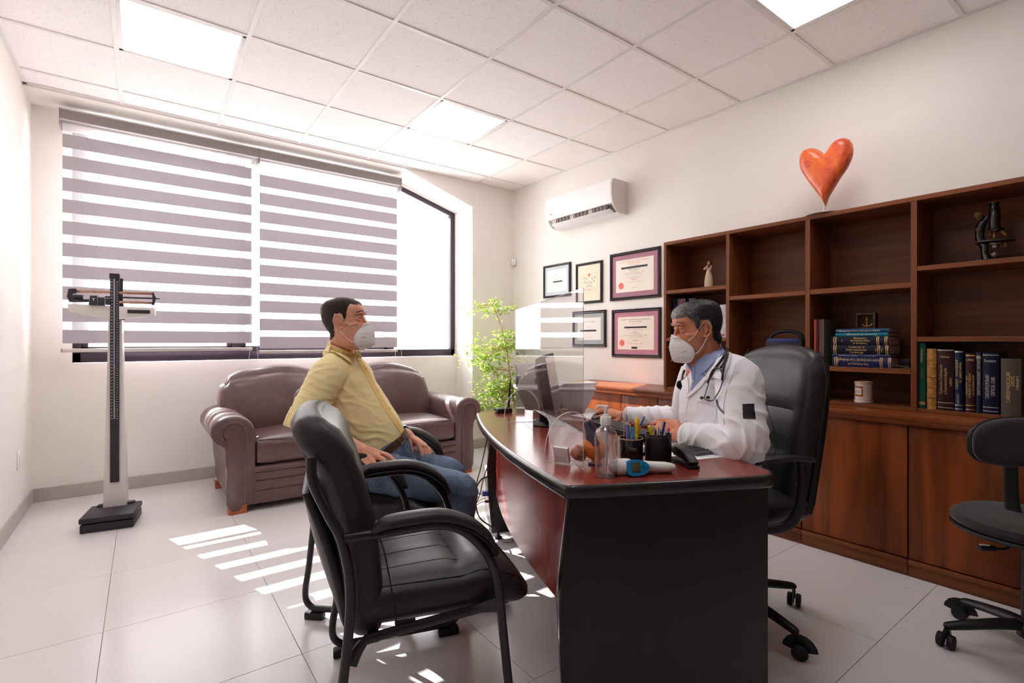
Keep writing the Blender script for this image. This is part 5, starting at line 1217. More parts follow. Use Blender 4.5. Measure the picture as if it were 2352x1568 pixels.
G().lathe([(0, 0), (.098, 0), (.10, .004), (.06, .012), (0, .018)], 36, Matrix.Translation((-.01, 0, 0)) @ Matrix.Diagonal((1, 1.15, 1, 1))).o('base', M_black, mon)
# router
t = thing('router', 'small black router with one upright antenna at the far end of the desk', 'router', DK(.135, 1.475, ZT), RZD+.1)
G().box((-.045, -.035, 0), (.045, .035, .026), .006).o('body', M_black, t)
G().tube([(.038, .02, .02), (.040, .02, .055), (.044, .018, .12), (.050, .018, .190)], [.0065, .0065, .005, .0035], 10, 4, round_ends=True).o('antenna', M_black, t)
# printer with papers on it
pr_ = thing('printer', 'light grey inkjet printer on the far end of the desk', 'printer', atz(1278, 948, ZT)+V((0, 0, 0)), -.56)
M_pg = mat('printer_grey', rgb(188, 182, 186), .45, noise_s=60, noise_a=.02); M_pl = mat('printer_light', rgb(206, 202, 204), .4)
def pring(y0, y1, z, w): return [V((-w, y0, z)), V((w, y0, z)), V((w, y1, z)), V((-w, y1, z))]
G().rings([pring(.012, .235, 0, .165), pring(.0, .25, .04, .185), pring(-.01, .26, .125, .225)]).o('body', M_pg, pr_, 20)
G().rings([pring(-.012, .262, .1265, .228), pring(-.014, .264, .136, .230), pring(-.006, .256, .146, .222)]).o('lid', M_pl, pr_, 20)
G().prism([(-.10, .146), (.09, .146), (.11, .27), (-.13, .27)], .0, .006, Matrix.Translation((-.10, .215, .0)) @ Matrix(((1, 0, 0, 0), (0, .25, 1, -.035), (0, 1, 0, 0), (0, 0, 0, 1))), .001).o('paper_tray', M_pl, pr_)
G().box((-.215, .21, .146), (-.205, .25, .255), .002).o('tray_side', M_black, pr_)
G().box((-.10, .202, .150), (-.03, .208, .185), .004).o('tray_clip', mat('clip_grey', rgb(110, 112, 118), .5), pr_)
M_pp = mat('paper_edge', rgb(222, 218, 222), .8)
for k in range(4):
    o = tag(G().box((-.105, -.1+.0, 0), (.105, .075, .0052)).o('booklet', M_sheet if k % 2 else M_pp, loc=pr_.location+V((0, 0, .1465+.0056*k))+RT*(.105+.006*k)+FW*.12, rot=(0, 0, -.56+.05*k)), ['booklet at the bottom of the small pile on the printer', 'second booklet in the small pile on the printer', 'third booklet in the small pile on the printer', 'top booklet of the small pile on the printer'][k], 'booklet', 'papers on the printer')
tag(G().box((-.05, -.012, 0), (.05, .012, .002)).o('yellow_note', mat('note_yellow', rgb(240, 222, 130), .7), loc=pr_.location+V((0, 0, .1693))+RT*.13+FW*.12, rot=(0, 0, -.5)), 'yellow paper slip on top of the booklets on the printer', 'note')

# heart model, clear card holders, beige block
hb_ = atz(1366, 1066, ZT)
t = thing('heart_model', 'anatomical heart model with red and violet vessels on an orange base', 'anatomical model', hb_)
def loc_(u, v, dd=0): return at(u, v, 1.66+dd)-hb_
M_or = mat('model_orange', rgb(226, 130, 58), .5, noise_s=12, noise_a=.08); M_vi = mat('model_violet', rgb(88, 76, 100), .35, coat=.3); M_rd = mat('model_red', rgb(186, 36, 44), .35, coat=.3); M_pkm = mat('model_pink', rgb(190, 130, 116), .45, noise_s=60, noise_a=.3, bump=(120, .6, .002))
G().tube([loc_(1366, 1064), loc_(1368, 1052), loc_(1362, 1038), loc_(1352, 1024), loc_(1358, 1014)], [(.010, .004), (.024, .014), (.030, .024), (.028, .020), (.018, .014)], 16, 5, round_ends=True).o('base', M_or, t, 180)
G().ball(loc_(1383, 1030), (.022, .024, .030), 18).o('base_lobe', M_or, t)
G().cyl(V((0, 0, 0)), V((0, 0, .005)), .022, seg=24).o('disc', mat('violet_foot', rgb(70, 58, 90), .5), t)
G().tube([loc_(1362, 1018), loc_(1357, 1000), loc_(1352, 984), loc_(1347, 972)], [(.022, .018), (.020, .018), (.013, .012), (.010, .010)], 14, 4, round_ends=True).tube([loc_(1358, 1005), loc_(1364, 985), loc_(1358, 968)], [.013, .009, .008], 12, 4, round_ends=True).o('violet_vessel', M_vi, t, 180)
G().tube([loc_(1356, 990, .01), loc_(1350, 974, .01), loc_(1354, 966, .01)], [.010, .012, .007], 12, 4, round_ends=True).tube([loc_(1367, 1018, .012), loc_(1364, 1000, .012), loc_(1360, 986, .012)], [.010, .006, .004], 10, 4, round_ends=True).tube([loc_(1343, 1037), loc_(1346, 1030)], .008, 10, round_ends=True).o('red_vessel', M_rd, t, 180)
G().ball(loc_(1327, 1038), (.026, .024, .026), 20).ball(loc_(1335, 1046), (.016, .018, .018), 16).o('lung_lump', M_pkm, t)
q = loc_(1334, 1043, -.022); G().tube([q+RT*(.0085*math.cos(a))+V((0, 0, .0095*math.sin(a))) for a in [2*PI*k/20 for k in range(20)]], .0016, 6, closed=True).o('black_ring', M_black, t)
t2 = thing('clear_dome', 'crumpled clear plastic lens case beside the heart model', 'case', at(1322, 1016, 1.72))
G().ball((0, 0, 0), (.024, .022, .020), 20).o('shell', M_pet, t2)
t2.location.z = ZT+.0455+.0; 
t2.location = hb_ + RT*(-.058) + FW*.06 + V((0, 0, .021))
cb = atz(1292, 1063, ZT)
t = thing('card_holder', 'clear acrylic holder with white business cards by the screen foot', 'card holder', cb, RZD+.75)
G().prism([(-.034, 0), (.030, 0), (.030, .004), (-.030, .004), (-.030, .03), (-.034, .03)], -.03, .03, Matrix(((1, 0, 0, 0), (0, 0, 1, 0), (0, 1, 0, 0), (0, 0, 0, 1)))).o('holder', ACR, t, 0)
M_cr2 = Matrix.Translation((.0, 0, .005)) @ Matrix.Rotation(-.25, 4, 'Y')
G().box((-.006, -.027, 0), (.006, .027, .052), M=M_cr2).o('card_stack', M_sheet, t)
G().box((.006, -.0272, 0), (.0085, .0272, .0522), M=M_cr2).o('front_card', mat('card_tan', rgb(178, 160, 132), .7), t)
bb_ = atz(1318, 992, ZT); 
t = tag(G().rings([[V((x+dx, y, z)) for x, y in ((-.020, -.014), (.020, -.014), (.020, .014), (-.020, .014))] for dx, z in ((0, 0), (-.046, .105))]).o('beige_block', mat('beige_board', rgb(176, 160, 142), .7), loc=bb_, rot=(0, 0, -.6), smooth=0), 'slanted beige block standing beside the monitor foot', 'block')
t = thing('eraser', 'small white and blue eraser behind the acrylic screen', 'eraser', atz(1236, 968, ZT), -.2)
G().box((-.024, -.009, 0), (.024, .009, .012), .004).o('rubber', M_sheet, t); G().box((-.014, -.0095, .0115), (.010, .0095, .0125)).o('sleeve', M_tb, t)

# ================================================================ plant in the corner
rp_ = random.Random(11)
pb_ = V((2.93, 4.18, 0))
t = thing('potted_ficus', 'slender light green ficus tree in a pot in the far corner', 'plant', pb_)
G().lathe([(0, 0), (.12, 0), (.15, .26), (.165, .28), (.165, .30), (.145, .30), (.14, .27), (0, .27)], 36).o('pot', mat('clay_pot', rgb(150, 100, 76), .8, noise_s=30, noise_a=.1), t)
G().lathe([(0, .255), (.139, .255), (.139, .268), (0, .275)], 30).o('soil', mat('soil', rgb(60, 46, 36), .95, noise_s=60, noise_a=.4), t)
M_bark = mat('light_bark', rgb(180, 140, 104), .8, noise_s=40, noise_a=.2)
def pl(u, v, dd=0): return at(u, v, (pb_-EYE).dot(FW)+dd)-pb_
trunk = [V((0, 0, .26)), pl(1185, 960), pl(1176, 900), pl(1170, 850, .02), pl(1163, 800, -.02), pl(1154, 760), pl(1140, 720, .03), pl(1132, 700)]
G().tube(trunk, [.012, .010, .009, .008, .007, .005, .004, .003], 10, 6).o('trunk', M_bark, t)
M_lf = fabric_light('leaf_green', rgb(164, 190, 92), 0, .55)
lf = G(); tw = G()
def leaf(g, p, d, l):
    d = d.normalized(); s_ = d.cross(V((rp_.uniform(-.4, .4), rp_.uniform(-.4, .4), 1))).normalized(); n_ = d.cross(s_)
    w = l*.36; pts = [p, p+d*l*.35+s_*w+n_*.003, p+d*l*.75+s_*w*.7, p+d*l+n_*(-.004), p+d*l*.75-s_*w*.7, p+d*l*.35-s_*w+n_*.003]
    vs_ = [g.bm.verts.new(q) for q in pts]; mid = g.bm.verts.new(p+d*l*.45-n_*.004)
    for k in range(6): g.bm.faces.new((vs_[k], vs_[(k+1) % 6], mid))
clus = [(1120, 705, 60, 26, .04, 46), (1150, 708, 60, 16, .05, 46), (1098, 712, 30, 14, .06, 16), (1135, 690, 22, 12, .02, 14), (1140, 800, 95, 46, .05, 200), (1115, 820, 60, 34, .05, 120), (1165, 790, 40, 34, .04, 80), (1120, 850, 50, 26, .05, 70), (1160, 885, 60, 34, .06, 170), (1130, 900, 50, 26, .06, 120), (1180, 905, 50, 34, .06, 130), (1200, 850, 20, 30, .05, 40), (1110, 925, 34, 14, .05, 34), (1100, 935, 14, 8, .05, 14), (1150, 930, 50, 14, .06, 80), (1170, 765, 26, 12, .04, 26)]
for u, v, du, dv_, dd, n_ in clus:
    ctr = pl(u, v, rp_.uniform(-.05, .05)); tv = min(trunk, key=lambda q: (q-ctr).length)
    for _ in range(max(2, n_//14)):
        e_ = ctr+RT*rp_.gauss(0, .35)*du/260+V((0, 0, rp_.gauss(0, .35)*dv_/260))+FW*rp_.gauss(0, .05)
        tw.tube([tv, tv.lerp(e_, .5)+V((0, 0, .02)), e_], [.003, .002, .001], 5, 3)
    for _ in range(int(n_*1.2)):
        p = ctr+RT*max(-1.6, min(1.6, rp_.gauss(0, .6)))*du/235*.7+V((0, 0, rp_.gauss(0, .45)*dv_/235))+FW*rp_.gauss(0, .07)
        leaf(lf, p, V((rp_.uniform(-1, 1), rp_.uniform(-1, 1), rp_.uniform(-.9, .3))), rp_.uniform(.03, .055))
tag(tw.o('twigs', M_bark, t), kind='stuff')
tag(lf.o('foliage', M_lf, t, 0), kind='stuff')

# ================================================================ cables behind the far desk panel
cb0 = DK(.10, 1.66, 0)
def cl_(u, v, d=2.86): return at(u, v, d)
def cable(lab, pts, r, m, nm='cable', z_end=True):
    P = [V(p) for p in pts]
    for p in P: p.z = max(p.z, r+.001)
    return tag(G().tube(P, r, 8, 7).o(nm, m), lab, 'cable', None)
M_bc = mat('cable_black', rgb(30, 28, 30), .5); M_wc = mat('cable_white', rgb(220, 214, 200), .5)
cable('thick black cable looping out past the far desk panel to the floor', [cl_(1128, 1050, 2.95), cl_(1120, 1092, 2.95), cl_(1106, 1100), cl_(1093, 1125), cl_(1094, 1165), cl_(1103, 1190), cl_(1125, 1207), atz(1135, 1212, .006)], .0042, M_bc)
cable('straight black cable crossing down behind the far desk panel', [cl_(1124, 1060, 2.98), cl_(1110, 1100, 2.98), cl_(1102, 1135, 2.98), cl_(1090, 1165, 2.98), cl_(1088, 1185, 2.95), atz(1104, 1212, .005)], .003, M_bc)
cable('short black cable ending in the dark plug with a red light', [cl_(1113, 1151, 2.9), cl_(1098, 1157), cl_(1089, 1172), cl_(1092, 1200), atz(1118, 1222, .004)], .0025, M_bc)
cable('pale cable ending in a tan plug behind the desk', [cl_(1114, 1143, 2.9), cl_(1100, 1150), cl_(1088, 1168), cl_(1084, 1190, 2.9), atz(1094, 1214, .004)], .0022, M_wc)
cable('thin dark wire curling on the sunlit floor under the desk', [atz(1135, 1240, .002), atz(1160, 1229, .002), atz(1178, 1236, .002), atz(1176, 1245, .002), atz(1155, 1246, .002)], .0014, M_bc)
t = thing('vga_plug', 'blue video cable plug standing out behind the far desk panel', 'plug', cl_(1117, 1133, 2.92), -.63)
G().box((-.022, -.014, -.012), (.012, .014, .014), .003).o('shell', mat('vga_blue', rgb(40, 56, 140), .4), t)
for z in (-.013, .011): G().cyl((-.028, 0, z), (.02, 0, z), .003, seg=8).o('screw', mat('vga_blue', rgb(40, 56, 140), .4), t)
G().tube([(-.02, 0, 0), (-.045, 0, .0), (-.055, .0, .06), (-.03, .0, .16), (.0, .0, .30), (.02, .01, .42)], .003, 8, 5).o('cord', M_bc, t)
t = thing('red_light_plug', 'dark plug with a small glowing red light behind the desk', 'plug', cl_(1119, 1151, 2.92), -.63)
G().box((-.014, -.008, -.007), (.012, .008, .007), .002).o('shell', mat('plug_purple', rgb(70, 36, 60), .4), t)
G().box((-.0165, -.006, -.005), (-.0135, .006, .005)).o('lamp', mat('red_lamp', (1, .05, .08), .4, emit=3), t)
t = thing('pc_tower', 'light computer tower standing on the floor behind the far desk panel', 'computer', DK(.42, 1.68, 0), RZD)
G().box((-.33, .0, .0), (.10, .17, .36), .006).o('case', mat('pc_grey', rgb(206, 202, 200), .4), t)
G().box((-.332, .02, .05), (-.329, .15, .30), .001).o('rear_plate', mat('pc_plate', rgb(170, 168, 170), .35, metal=.6), t)
# ================================================================ people
def remesh(g, vox, it=3, fac=.5):
    bmesh.ops.recalc_face_normals(g.bm, faces=g.bm.faces[:])
    me = bpy.data.meshes.new('tmp'); g.bm.to_mesh(me); g.bm.free()
    ob = bpy.data.objects.new('tmp', me); C.objects.link(ob)
    m = ob.modifiers.new('r', 'REMESH'); m.mode = 'VOXEL'; m.voxel_size = vox; m.use_smooth_shade = True
    if it: s = ob.modifiers.new('s', 'SMOOTH'); s.factor = fac; s.iterations = it
    dg = bpy.context.evaluated_depsgraph_get(); out = bpy.data.meshes.new_from_object(ob.evaluated_get(dg))
    bpy.data.objects.remove(ob); bpy.data.meshes.remove(me); out.materials.clear(); return out
def bvh(me): return BVHTree.FromPolygons([v.co.copy() for v in me.vertices], [p.vertices[:] for p in me.polygons])
def displace(me, fn):
    n = len(me.vertices); co = np.empty(n*3); me.vertices.foreach_get('co', co); no = np.empty(n*3)
    me.vertices.foreach_get('normal', no); co = co.reshape(-1, 3); no = no.reshape(-1, 3)
    d = fn(co); co += no*d[:, None]; me.vertices.foreach_set('co', co.ravel()); me.update()
def vn(P, s, seed=0):
    """cheap smooth value noise on an array of points"""
    Q = P*s+seed*17.3; i = np.floor(Q).astype(np.int64); f = Q-i; f = f*f*(3-2*f)
    def h(a): x = a[:, 0]*73856093 ^ a[:, 1]*19349663 ^ a[:, 2]*83492791 ^ (seed*2654435761 & 0xffffffff); x = (x ^ (x >> 13))*1274126177 & 0xffffffff; return ((x ^ (x >> 16)) & 0xffff)/65535.
    o = 0
    for dx in (0, 1):
        for dy in (0, 1):
            for dz in (0, 1):
                w = (f[:, 0] if dx else 1-f[:, 0])*(f[:, 1] if dy else 1-f[:, 1])*(f[:, 2] if dz else 1-f[:, 2])
                o = o+w*h(i+np.array([dx, dy, dz]))
    return o*2-1
def A3(v): return np.array(v[:])
def folds(P, c, rad, d, freq, amp, seed=0, warp=.02):
    """bundle of soft folds around centre c whose crests run across direction d"""
    q = P-A3(c); r = np.linalg.norm(q, axis=1); m = np.exp(-(r/rad)**2)
    w = vn(P, 14, seed)*warp*freq; ph = q@A3(V(d).normalized())*freq+w*1.5
    return m*amp*(1-np.abs(np.sin(ph)))**1.3*(.7+.5*vn(P, 9, seed+5))
class Surf:
    """drop points of the photographed outline onto a finished surface"""
    def __init__(s, *mes): s.t = [bvh(m) for m in mes]
    def hit(s, u, v):
        d = ray(u, v).normalized(); best = None
        for t in s.t:
            r = t.ray_cast(EYE, d)
            if r[0] is not None and (best is None or r[3] < best[3]): best = r
        return best
    def pt(s, u, v, off=0, dflt=2.1):
        r = s.hit(u, v)
        if r is None:
            # slide to the nearest surface point
            p = at(u, v, dflt); b = min((t.find_nearest(p) for t in s.t), key=lambda q: q[3]); n = b[1]; return b[0]+n*off
        n = r[1]
        if n.dot(ray(u, v)) > 0: n = -n
        return r[0]+n*off
def ribbon(sf, pts, r, m, name, parent, off=0, flat=None, sm=4, dflt=2.1, seg=8):
    P = catmull([(u, v, 0) for u, v in pts], sm); Q = [sf.pt(p.x, p.y, off, dflt) for p in P]
    for _ in range(2): Q = [Q[0]]+[(Q[i-1]+Q[i]*2+Q[i+1])*.25 for i in range(1, len(Q)-1)]+[Q[-1]]
    if flat is None: return G().tube(Q, r, seg, round_ends=True).o(name, m, parent)
    R = []
    for i, q in enumerate(Q):
        T = (Q[min(i+1, len(Q)-1)]-Q[max(i-1, 0)]).normalized(); h = sf.hit(P[i].x, P[i].y); n = h[1] if h else -FW
        if n.dot(FW) > 0: n = -n
        w = T.cross(n).normalized(); n = w.cross(T)
        k = flat if isinstance(flat, (int, float)) else lerp1(flat, i/(len(Q)-1))
        R.append([q-w*k-n*r, q+w*k-n*r, q+w*k*.9+n*r, q-w*k*.9+n*r])
    return G().rings(R).o(name, m, parent, 50)
def patch(sf, A, B, m, name, parent, off=.002, th=.0015, nu=12, nv=8, dflt=2.1, smooth_it=2):
    """cloth piece ruled between two outline curves A and B, laid on the surface"""
    a = catmull([(u, v, 0) for u, v in A], 6); b = catmull([(u, v, 0) for u, v in B], 6)
    def rs(c, n): return [lerp1([tuple(p) for p in c], i/n) for i in range(n+1)]
    a, b = rs(a, nu), rs(b, nu); g = [[None]*(nv+1) for _ in range(nu+1)]
    for i in range(nu+1):
        for j in range(nv+1):
            k = j/nv; u = a[i][0]*(1-k)+b[i][0]*k; v = a[i][1]*(1-k)+b[i][1]*k; g[i][j] = sf.pt(u, v, off, dflt)
    for _ in range(smooth_it):
        h = [r[:] for r in g]
        for i in range(nu+1):
            for j in range(nv+1):
                nb = [h[x][y] for x, y in ((i-1, j), (i+1, j), (i, j-1), (i, j+1)) if 0 <= x <= nu and 0 <= y <= nv]
                if len(nb) == 4: g[i][j] = h[i][j]*.4+sum(nb, V())*.15
    gg = G(); bm = gg.bm; F = [[bm.verts.new(p) for p in r] for r in g]
    N_ = [[None]*(nv+1) for _ in range(nu+1)]
    for i in range(nu+1):
        for j in range(nv+1):
            x = g[min(i+1, nu)][j]-g[max(i-1, 0)][j]; y = g[i][min(j+1, nv)]-g[i][max(j-1, 0)]; n = x.cross(y); n = n.normalized() if n.length > 1e-9 else -FW
            if n.dot(g[i][j]-EYE) > 0: n = -n
            N_[i][j] = n
    K = [[bm.verts.new(g[i][j]-N_[i][j]*th) for j in range(nv+1)] for i in range(nu+1)]
    for i in range(nu):
        for j in range(nv):
            bm.faces.new((F[i][j], F[i+1][j], F[i+1][j+1], F[i][j+1])); bm.faces.new((K[i][j], K[i][j+1], K[i+1][j+1], K[i+1][j]))
    for i in range(nu):
        for j in (0, nv): bm.faces.new((F[i][j], K[i][j], K[i+1][j], F[i+1][j]) if j == 0 else (F[i][j], F[i+1][j], K[i+1][j], K[i][j]))
    for j in range(nv):
        for i in (0, nu): bm.faces.new((F[i][j], F[i][j+1], K[i][j+1], K[i][j]) if i == 0 else (F[i][j], K[i][j], K[i][j+1], F[i][j+1]))
    return gg.o(name, m, parent, 50)

def ell(zc, xf, xb, hw, n=32, p=2.3):
    cx_, a = (xf+xb)/2, (xf-xb)/2; R = []
    for k in range(n):
        t = 2*PI*k/n; c, s_ = math.cos(t), math.sin(t)
        R.append(V((cx_+a*math.copysign(abs(c)**(2/p), c), hw*math.copysign(abs(s_)**(2/p), s_), zc)))
    return R
HEADSEC = [(-.124, .070, .030, .018), (-.119, .082, .012, .033), (-.106, .088, -.010, .044), (-.088, .090, -.030, .052), (-.066, .091, -.044, .057), (-.042, .090, -.062, .062), (-.018, .0885, -.078, .067),
           (.004, .085, -.090, .0715), (.022, .0825, -.096, .0725), (.034, .087, -.0985, .073), (.046, .0915, -.0995, .0745), (.064, .0905, -.099, .0755), (.080, .083, -.093, .0735), (.094, .070, -.080, .066), (.105, .048, -.058, .050), (.111, .020, -.032, .030), (.1125, .004, -.012, .012)]
def add_head(g, M):
    R = [[M @ p for p in ell(*s)] for s in HEADSEC]; g.rings(R)
    T = lambda pts: [M @ V(p) for p in pts]
    g.tube(T([(.083, 0, .030), (.095, 0, .010), (.105, 0, -.010), (.107, 0, -.020), (.097, 0, -.028)]), [.006, .0075, .0085, .0095, .006], 12, 4, round_ends=True)
    for s_ in (-1, 1):
        g.ball(M @ V((.096, s_*.011, -.022)), .0085, 12)
        g.tube(T([(.090, s_*.010, .041), (.089, s_*.030, .045), (.076, s_*.052, .038)]), [.0045, .0050, .0035], 10, 3, round_ends=True)      # brow
        g.tube(T([(.079, s_*.017, .021), (.083, s_*.031, .0265), (.071, s_*.046, .020)]), [.003, .004, .003], 8, 3, round_ends=True)    # upper lid
        g.tube(T([(.079, s_*.018, .015), (.081, s_*.031, .0105), (.071, s_*.045, .015)]), [.003, .0035, .003], 8, 3, round_ends=True)   # lower lid
        g.tube(T([(.068, s_*.046, -.006), (.050, s_*.058, -.010), (.02, s_*.066, -.004)]), [.007, .007, .005], 10, 3, round_ends=True)     # cheekbone
        # ear: rim, bowl and lobe
        e = [(.014, s_*.071, -.006), (.016, s_*.076, .020), (.004, s_*.083, .030), (-.010, s_*.088, .024), (-.015, s_*.088, .004), (-.007, s_*.084, -.018), (.006, s_*.077, -.030), (.012, s_*.071, -.024)]
        g.tube(T(e), [.0038, .004, .0042, .0042, .004, .004, .006, .004], 10, 4, round_ends=True)
        g.tube(T([(.006, s_*.073, .012), (-.002, s_*.078, .008), (.0, s_*.075, -.010)]), [.005, .006, .005], 8, 3, round_ends=True)
        g.tube(T([(.010, s_*.070, .0), (-.004, s_*.074, .012), (-.008, s_*.076, -.002), (.004, s_*.072, -.016)]), .0042, 8, 3, round_ends=True)
    g.tube(T([(.088, -.024, -.055), (.098, 0, -.052), (.088, .024, -.055)]), [.004, .0065, .004], 10, 3, round_ends=True)
    g.tube(T([(.086, -.022, -.066), (.095, 0, -.066), (.086, .022, -.066)]), [.004, .007, .004], 10, 3, round_ends=True)
def add_hand(g, wrist, mcp, fingers, thumb, rw=.026, rf=.0083, el=None, re=.044):
    wrist = V(wrist); mcp = [V(p) for p in mcp]; mid = (mcp[1]+mcp[2])/2; side = (mcp[0]-mcp[3]).normalized(); dr = (mid-wrist).normalized(); nrm = dr.cross(side).normalized()
    for k, m in enumerate(mcp):
        w0 = wrist+side*(.014-.0093*k)
        g.tube([w0, w0.lerp(m, .5)+nrm*.0, m], [(.013, .012), (.0125, .0125), (.0105, .0105)], 12, 4, up=tuple(nrm), round_ends=True)
    g.tube([wrist.lerp(mid, .15), wrist.lerp(mid, .55), wrist.lerp(mid, .95)], [(.020, .012), (.034, .013), (.034, .010)], 14, 4, up=tuple(nrm), round_ends=True)
    sc = (1.0, 1.05, 1.0, .88)
    for k, f in enumerate(fingers):
        P = [mcp[k]]+[V(p) for p in f]; r = rf*sc[k]
        g.tube(P, [r*1.18, r*1.08, r*.95, r*.78], 12, 4, round_ends=True)
        g.ball(P[1], r*1.14, 12); g.ball(P[0], r*1.3, 12)
    P = [wrist.lerp(mcp[0], .18)+side*.008]+[V(p) for p in thumb]; g.tube(P, [.015, .0125, .0105, .0085], 12, 4, round_ends=True)
    if el is not None: g.tube([V(el), V(el).lerp(wrist, .35), V(el).lerp(wrist, .75), wrist, wrist.lerp(mid, .2)], [(re, re), (re*1.05, re*1.0), (re*.74, re*.66), (rw*1.0, rw*.80), (rw*.95, rw*.68)], 18, 4, up=tuple(nrm), round_ends=True)

def skin_mat(name, a, b_):
    m = mat(name, a, .48, noise_s=14, noise_a=.08, bump=(260, .12, .0006), sss=.12, col2=b_); return m
def hair_shell(name, me, M, region, h, m, parent, strands, slen, comb, vox=None, seed=1, stand=.45):
    """short hair: a cap grown from the scalp faces plus single strands"""
    Mi = M.inverted(); n = len(me.vertices); co = np.empty(n*3); me.vertices.foreach_get('co', co); co = co.reshape(-1, 3)
    R = np.array(Mi.to_3x3()); L_ = co@R.T+np.array(Mi.translation)
    f = region(L_); rr = random.Random(seed)
    P = me.polygons; keep = [p for p in P if all(f[v] > -.001 for v in p.vertices) and all(L_[v][2] > -.1 and abs(L_[v][0]) < .13 and abs(L_[v][1]) < .0785 for v in p.vertices)]
    g = G(); mp = {}
    jit = vn(L_, 260, seed)*.35+vn(L_*np.array([1, 1, 1.0]), 90, seed+3)*.35
    for p in keep:
        for v in p.vertices:
            if v not in mp:
                nr = V(R@A3(me.vertices[v].normal)); t = max(0, min(1, f[v]/.016)); q = V(L_[v])+nr*(-.0012+t*h*(1+.35*jit[v]) + .0008)
                mp[v] = g.bm.verts.new(q)
        g.bm.faces.new([mp[v] for v in p.vertices])
    o = g.o(name, m, parent, 180); o.matrix_basis = M
    fs = G(); tot = len(keep); bm = fs.bm
    for _ in range(strands):
        p = keep[rr.randrange(tot)]; v = p.vertices[0]; fv = f[v]; t = max(.15, min(1, fv/.02))
        nr = V(R@A3(me.vertices[v].normal)).normalized(); q = V(L_[v])+V((rr.uniform(-1, 1), rr.uniform(-1, 1), rr.uniform(-1, 1)))*.0015+nr*(t*h*.6)
        c = comb(q); c = (c-nr*c.dot(nr)).normalized(); d = (nr*stand+c*(1-stand)+V((rr.gauss(0, .22), rr.gauss(0, .22), rr.gauss(0, .22)))).normalized()
        w = d.cross(nr); w = (w.normalized() if w.length > 1e-6 else V((0, 1, 0)))*.00042
        l = slen*t*rr.uniform(.6, 1.25); a, b_, e = bm.verts.new(q-w), bm.verts.new(q+w), bm.verts.new(q+d*l-nr*l*.15); bm.faces.new((a, b_, e))
    s_ = fs.o('hair_strands', m, o, 0); s_['kind'] = 'stuff'
    return o
def hair_mat(name, dark, light, greyf):
    m = bpy.data.materials.new(name); m.use_nodes = True; N = m.node_tree; L = N.links; b = N.nodes['Principled BSDF']
    tc = N.nodes.new('ShaderNodeTexCoord'); nz = N.nodes.new('ShaderNodeTexNoise'); nz.inputs['Scale'].default_value = 420; nz.inputs['Detail'].default_value = 2; L.new(tc.outputs['Object'], nz.inputs['Vector'])
    n2 = N.nodes.new('ShaderNodeTexNoise'); n2.inputs['Scale'].default_value = 22; L.new(tc.outputs['Object'], n2.inputs['Vector'])
    sx = N.nodes.new('ShaderNodeSeparateXYZ'); L.new(tc.outputs['Object'], sx.inputs[0])
    mr = N.nodes.new('ShaderNodeMapRange'); mr.inputs[1].default_value = -.01; mr.inputs[2].default_value = .09; mr.inputs[3].default_value = -.12; mr.inputs[4].default_value = greyf; L.new(sx.outputs[0], mr.inputs[0])
    ad = N.nodes.new('ShaderNodeMath'); ad.operation = 'ADD'; L.new(nz.outputs[0], ad.inputs[0]); L.new(mr.outputs[0], ad.inputs[1])
    a2 = N.nodes.new('ShaderNodeMath'); a2.operation = 'MULTIPLY_ADD'; a2.inputs[1].default_value = .25; L.new(n2.outputs[0], a2.inputs[0]); L.new(ad.outputs[0], a2.inputs[2])
    rp = N.nodes.new('ShaderNodeValToRGB'); rp.color_ramp.elements[0].position = .58; rp.color_ramp.elements[1].position = .88
    rp.color_ramp.elements[0].color = (*dark, 1); rp.color_ramp.elements[1].color = (*light, 1); L.new(a2.outputs[0], rp.inputs[0]); L.new(rp.outputs[0], b.inputs['Base Color'])
    b.inputs['Roughness'].default_value = .5; b.inputs['Specular IOR Level'].default_value = .35
    MATS[name] = m; return m
def face_parts(M, par, hm, side, iris, squint=1.0):
    for s_ in (-1, 1):
        e = G().ball((.0685, s_*.0315, .0185), .0118, 18).o('eye', mat('eye_white', rgb(226, 216, 212), .25), par); e.matrix_basis = M
        i = G().ball((.0765, s_*.0318, .0185), (.0042, .0052, .0052), 14).o('iris', mat('iris', iris, .15), e)
        rr = random.Random(3); g = G()
        for _ in range(260):
            k = rr.random(); x = .0965-.002-.020*k**2.2; y = s_*(.012+.040*k); z = .0455+.006*math.sin(PI*min(1, k*1.15))+rr.uniform(-.0028, .0028)
            q = V((x+.0005, y, z)); d = V((-.35*k, s_*1, .35*(1-k))).normalized(); w = V((0, 0, .0004)); a = [g.bm.verts.new(p) for p in (q-w, q+w, q+d*.007)]; g.bm.faces.new(a)
        b_ = g.o('eyebrow', hm, par, 0); b_.matrix_basis = M
M_mask = mat('mask_white', rgb(252, 250, 250), .8, noise_s=300, noise_a=.04, bump=(900, .3, .0004)); M_strap = mat('mask_strap', rgb(236, 232, 230), .7)
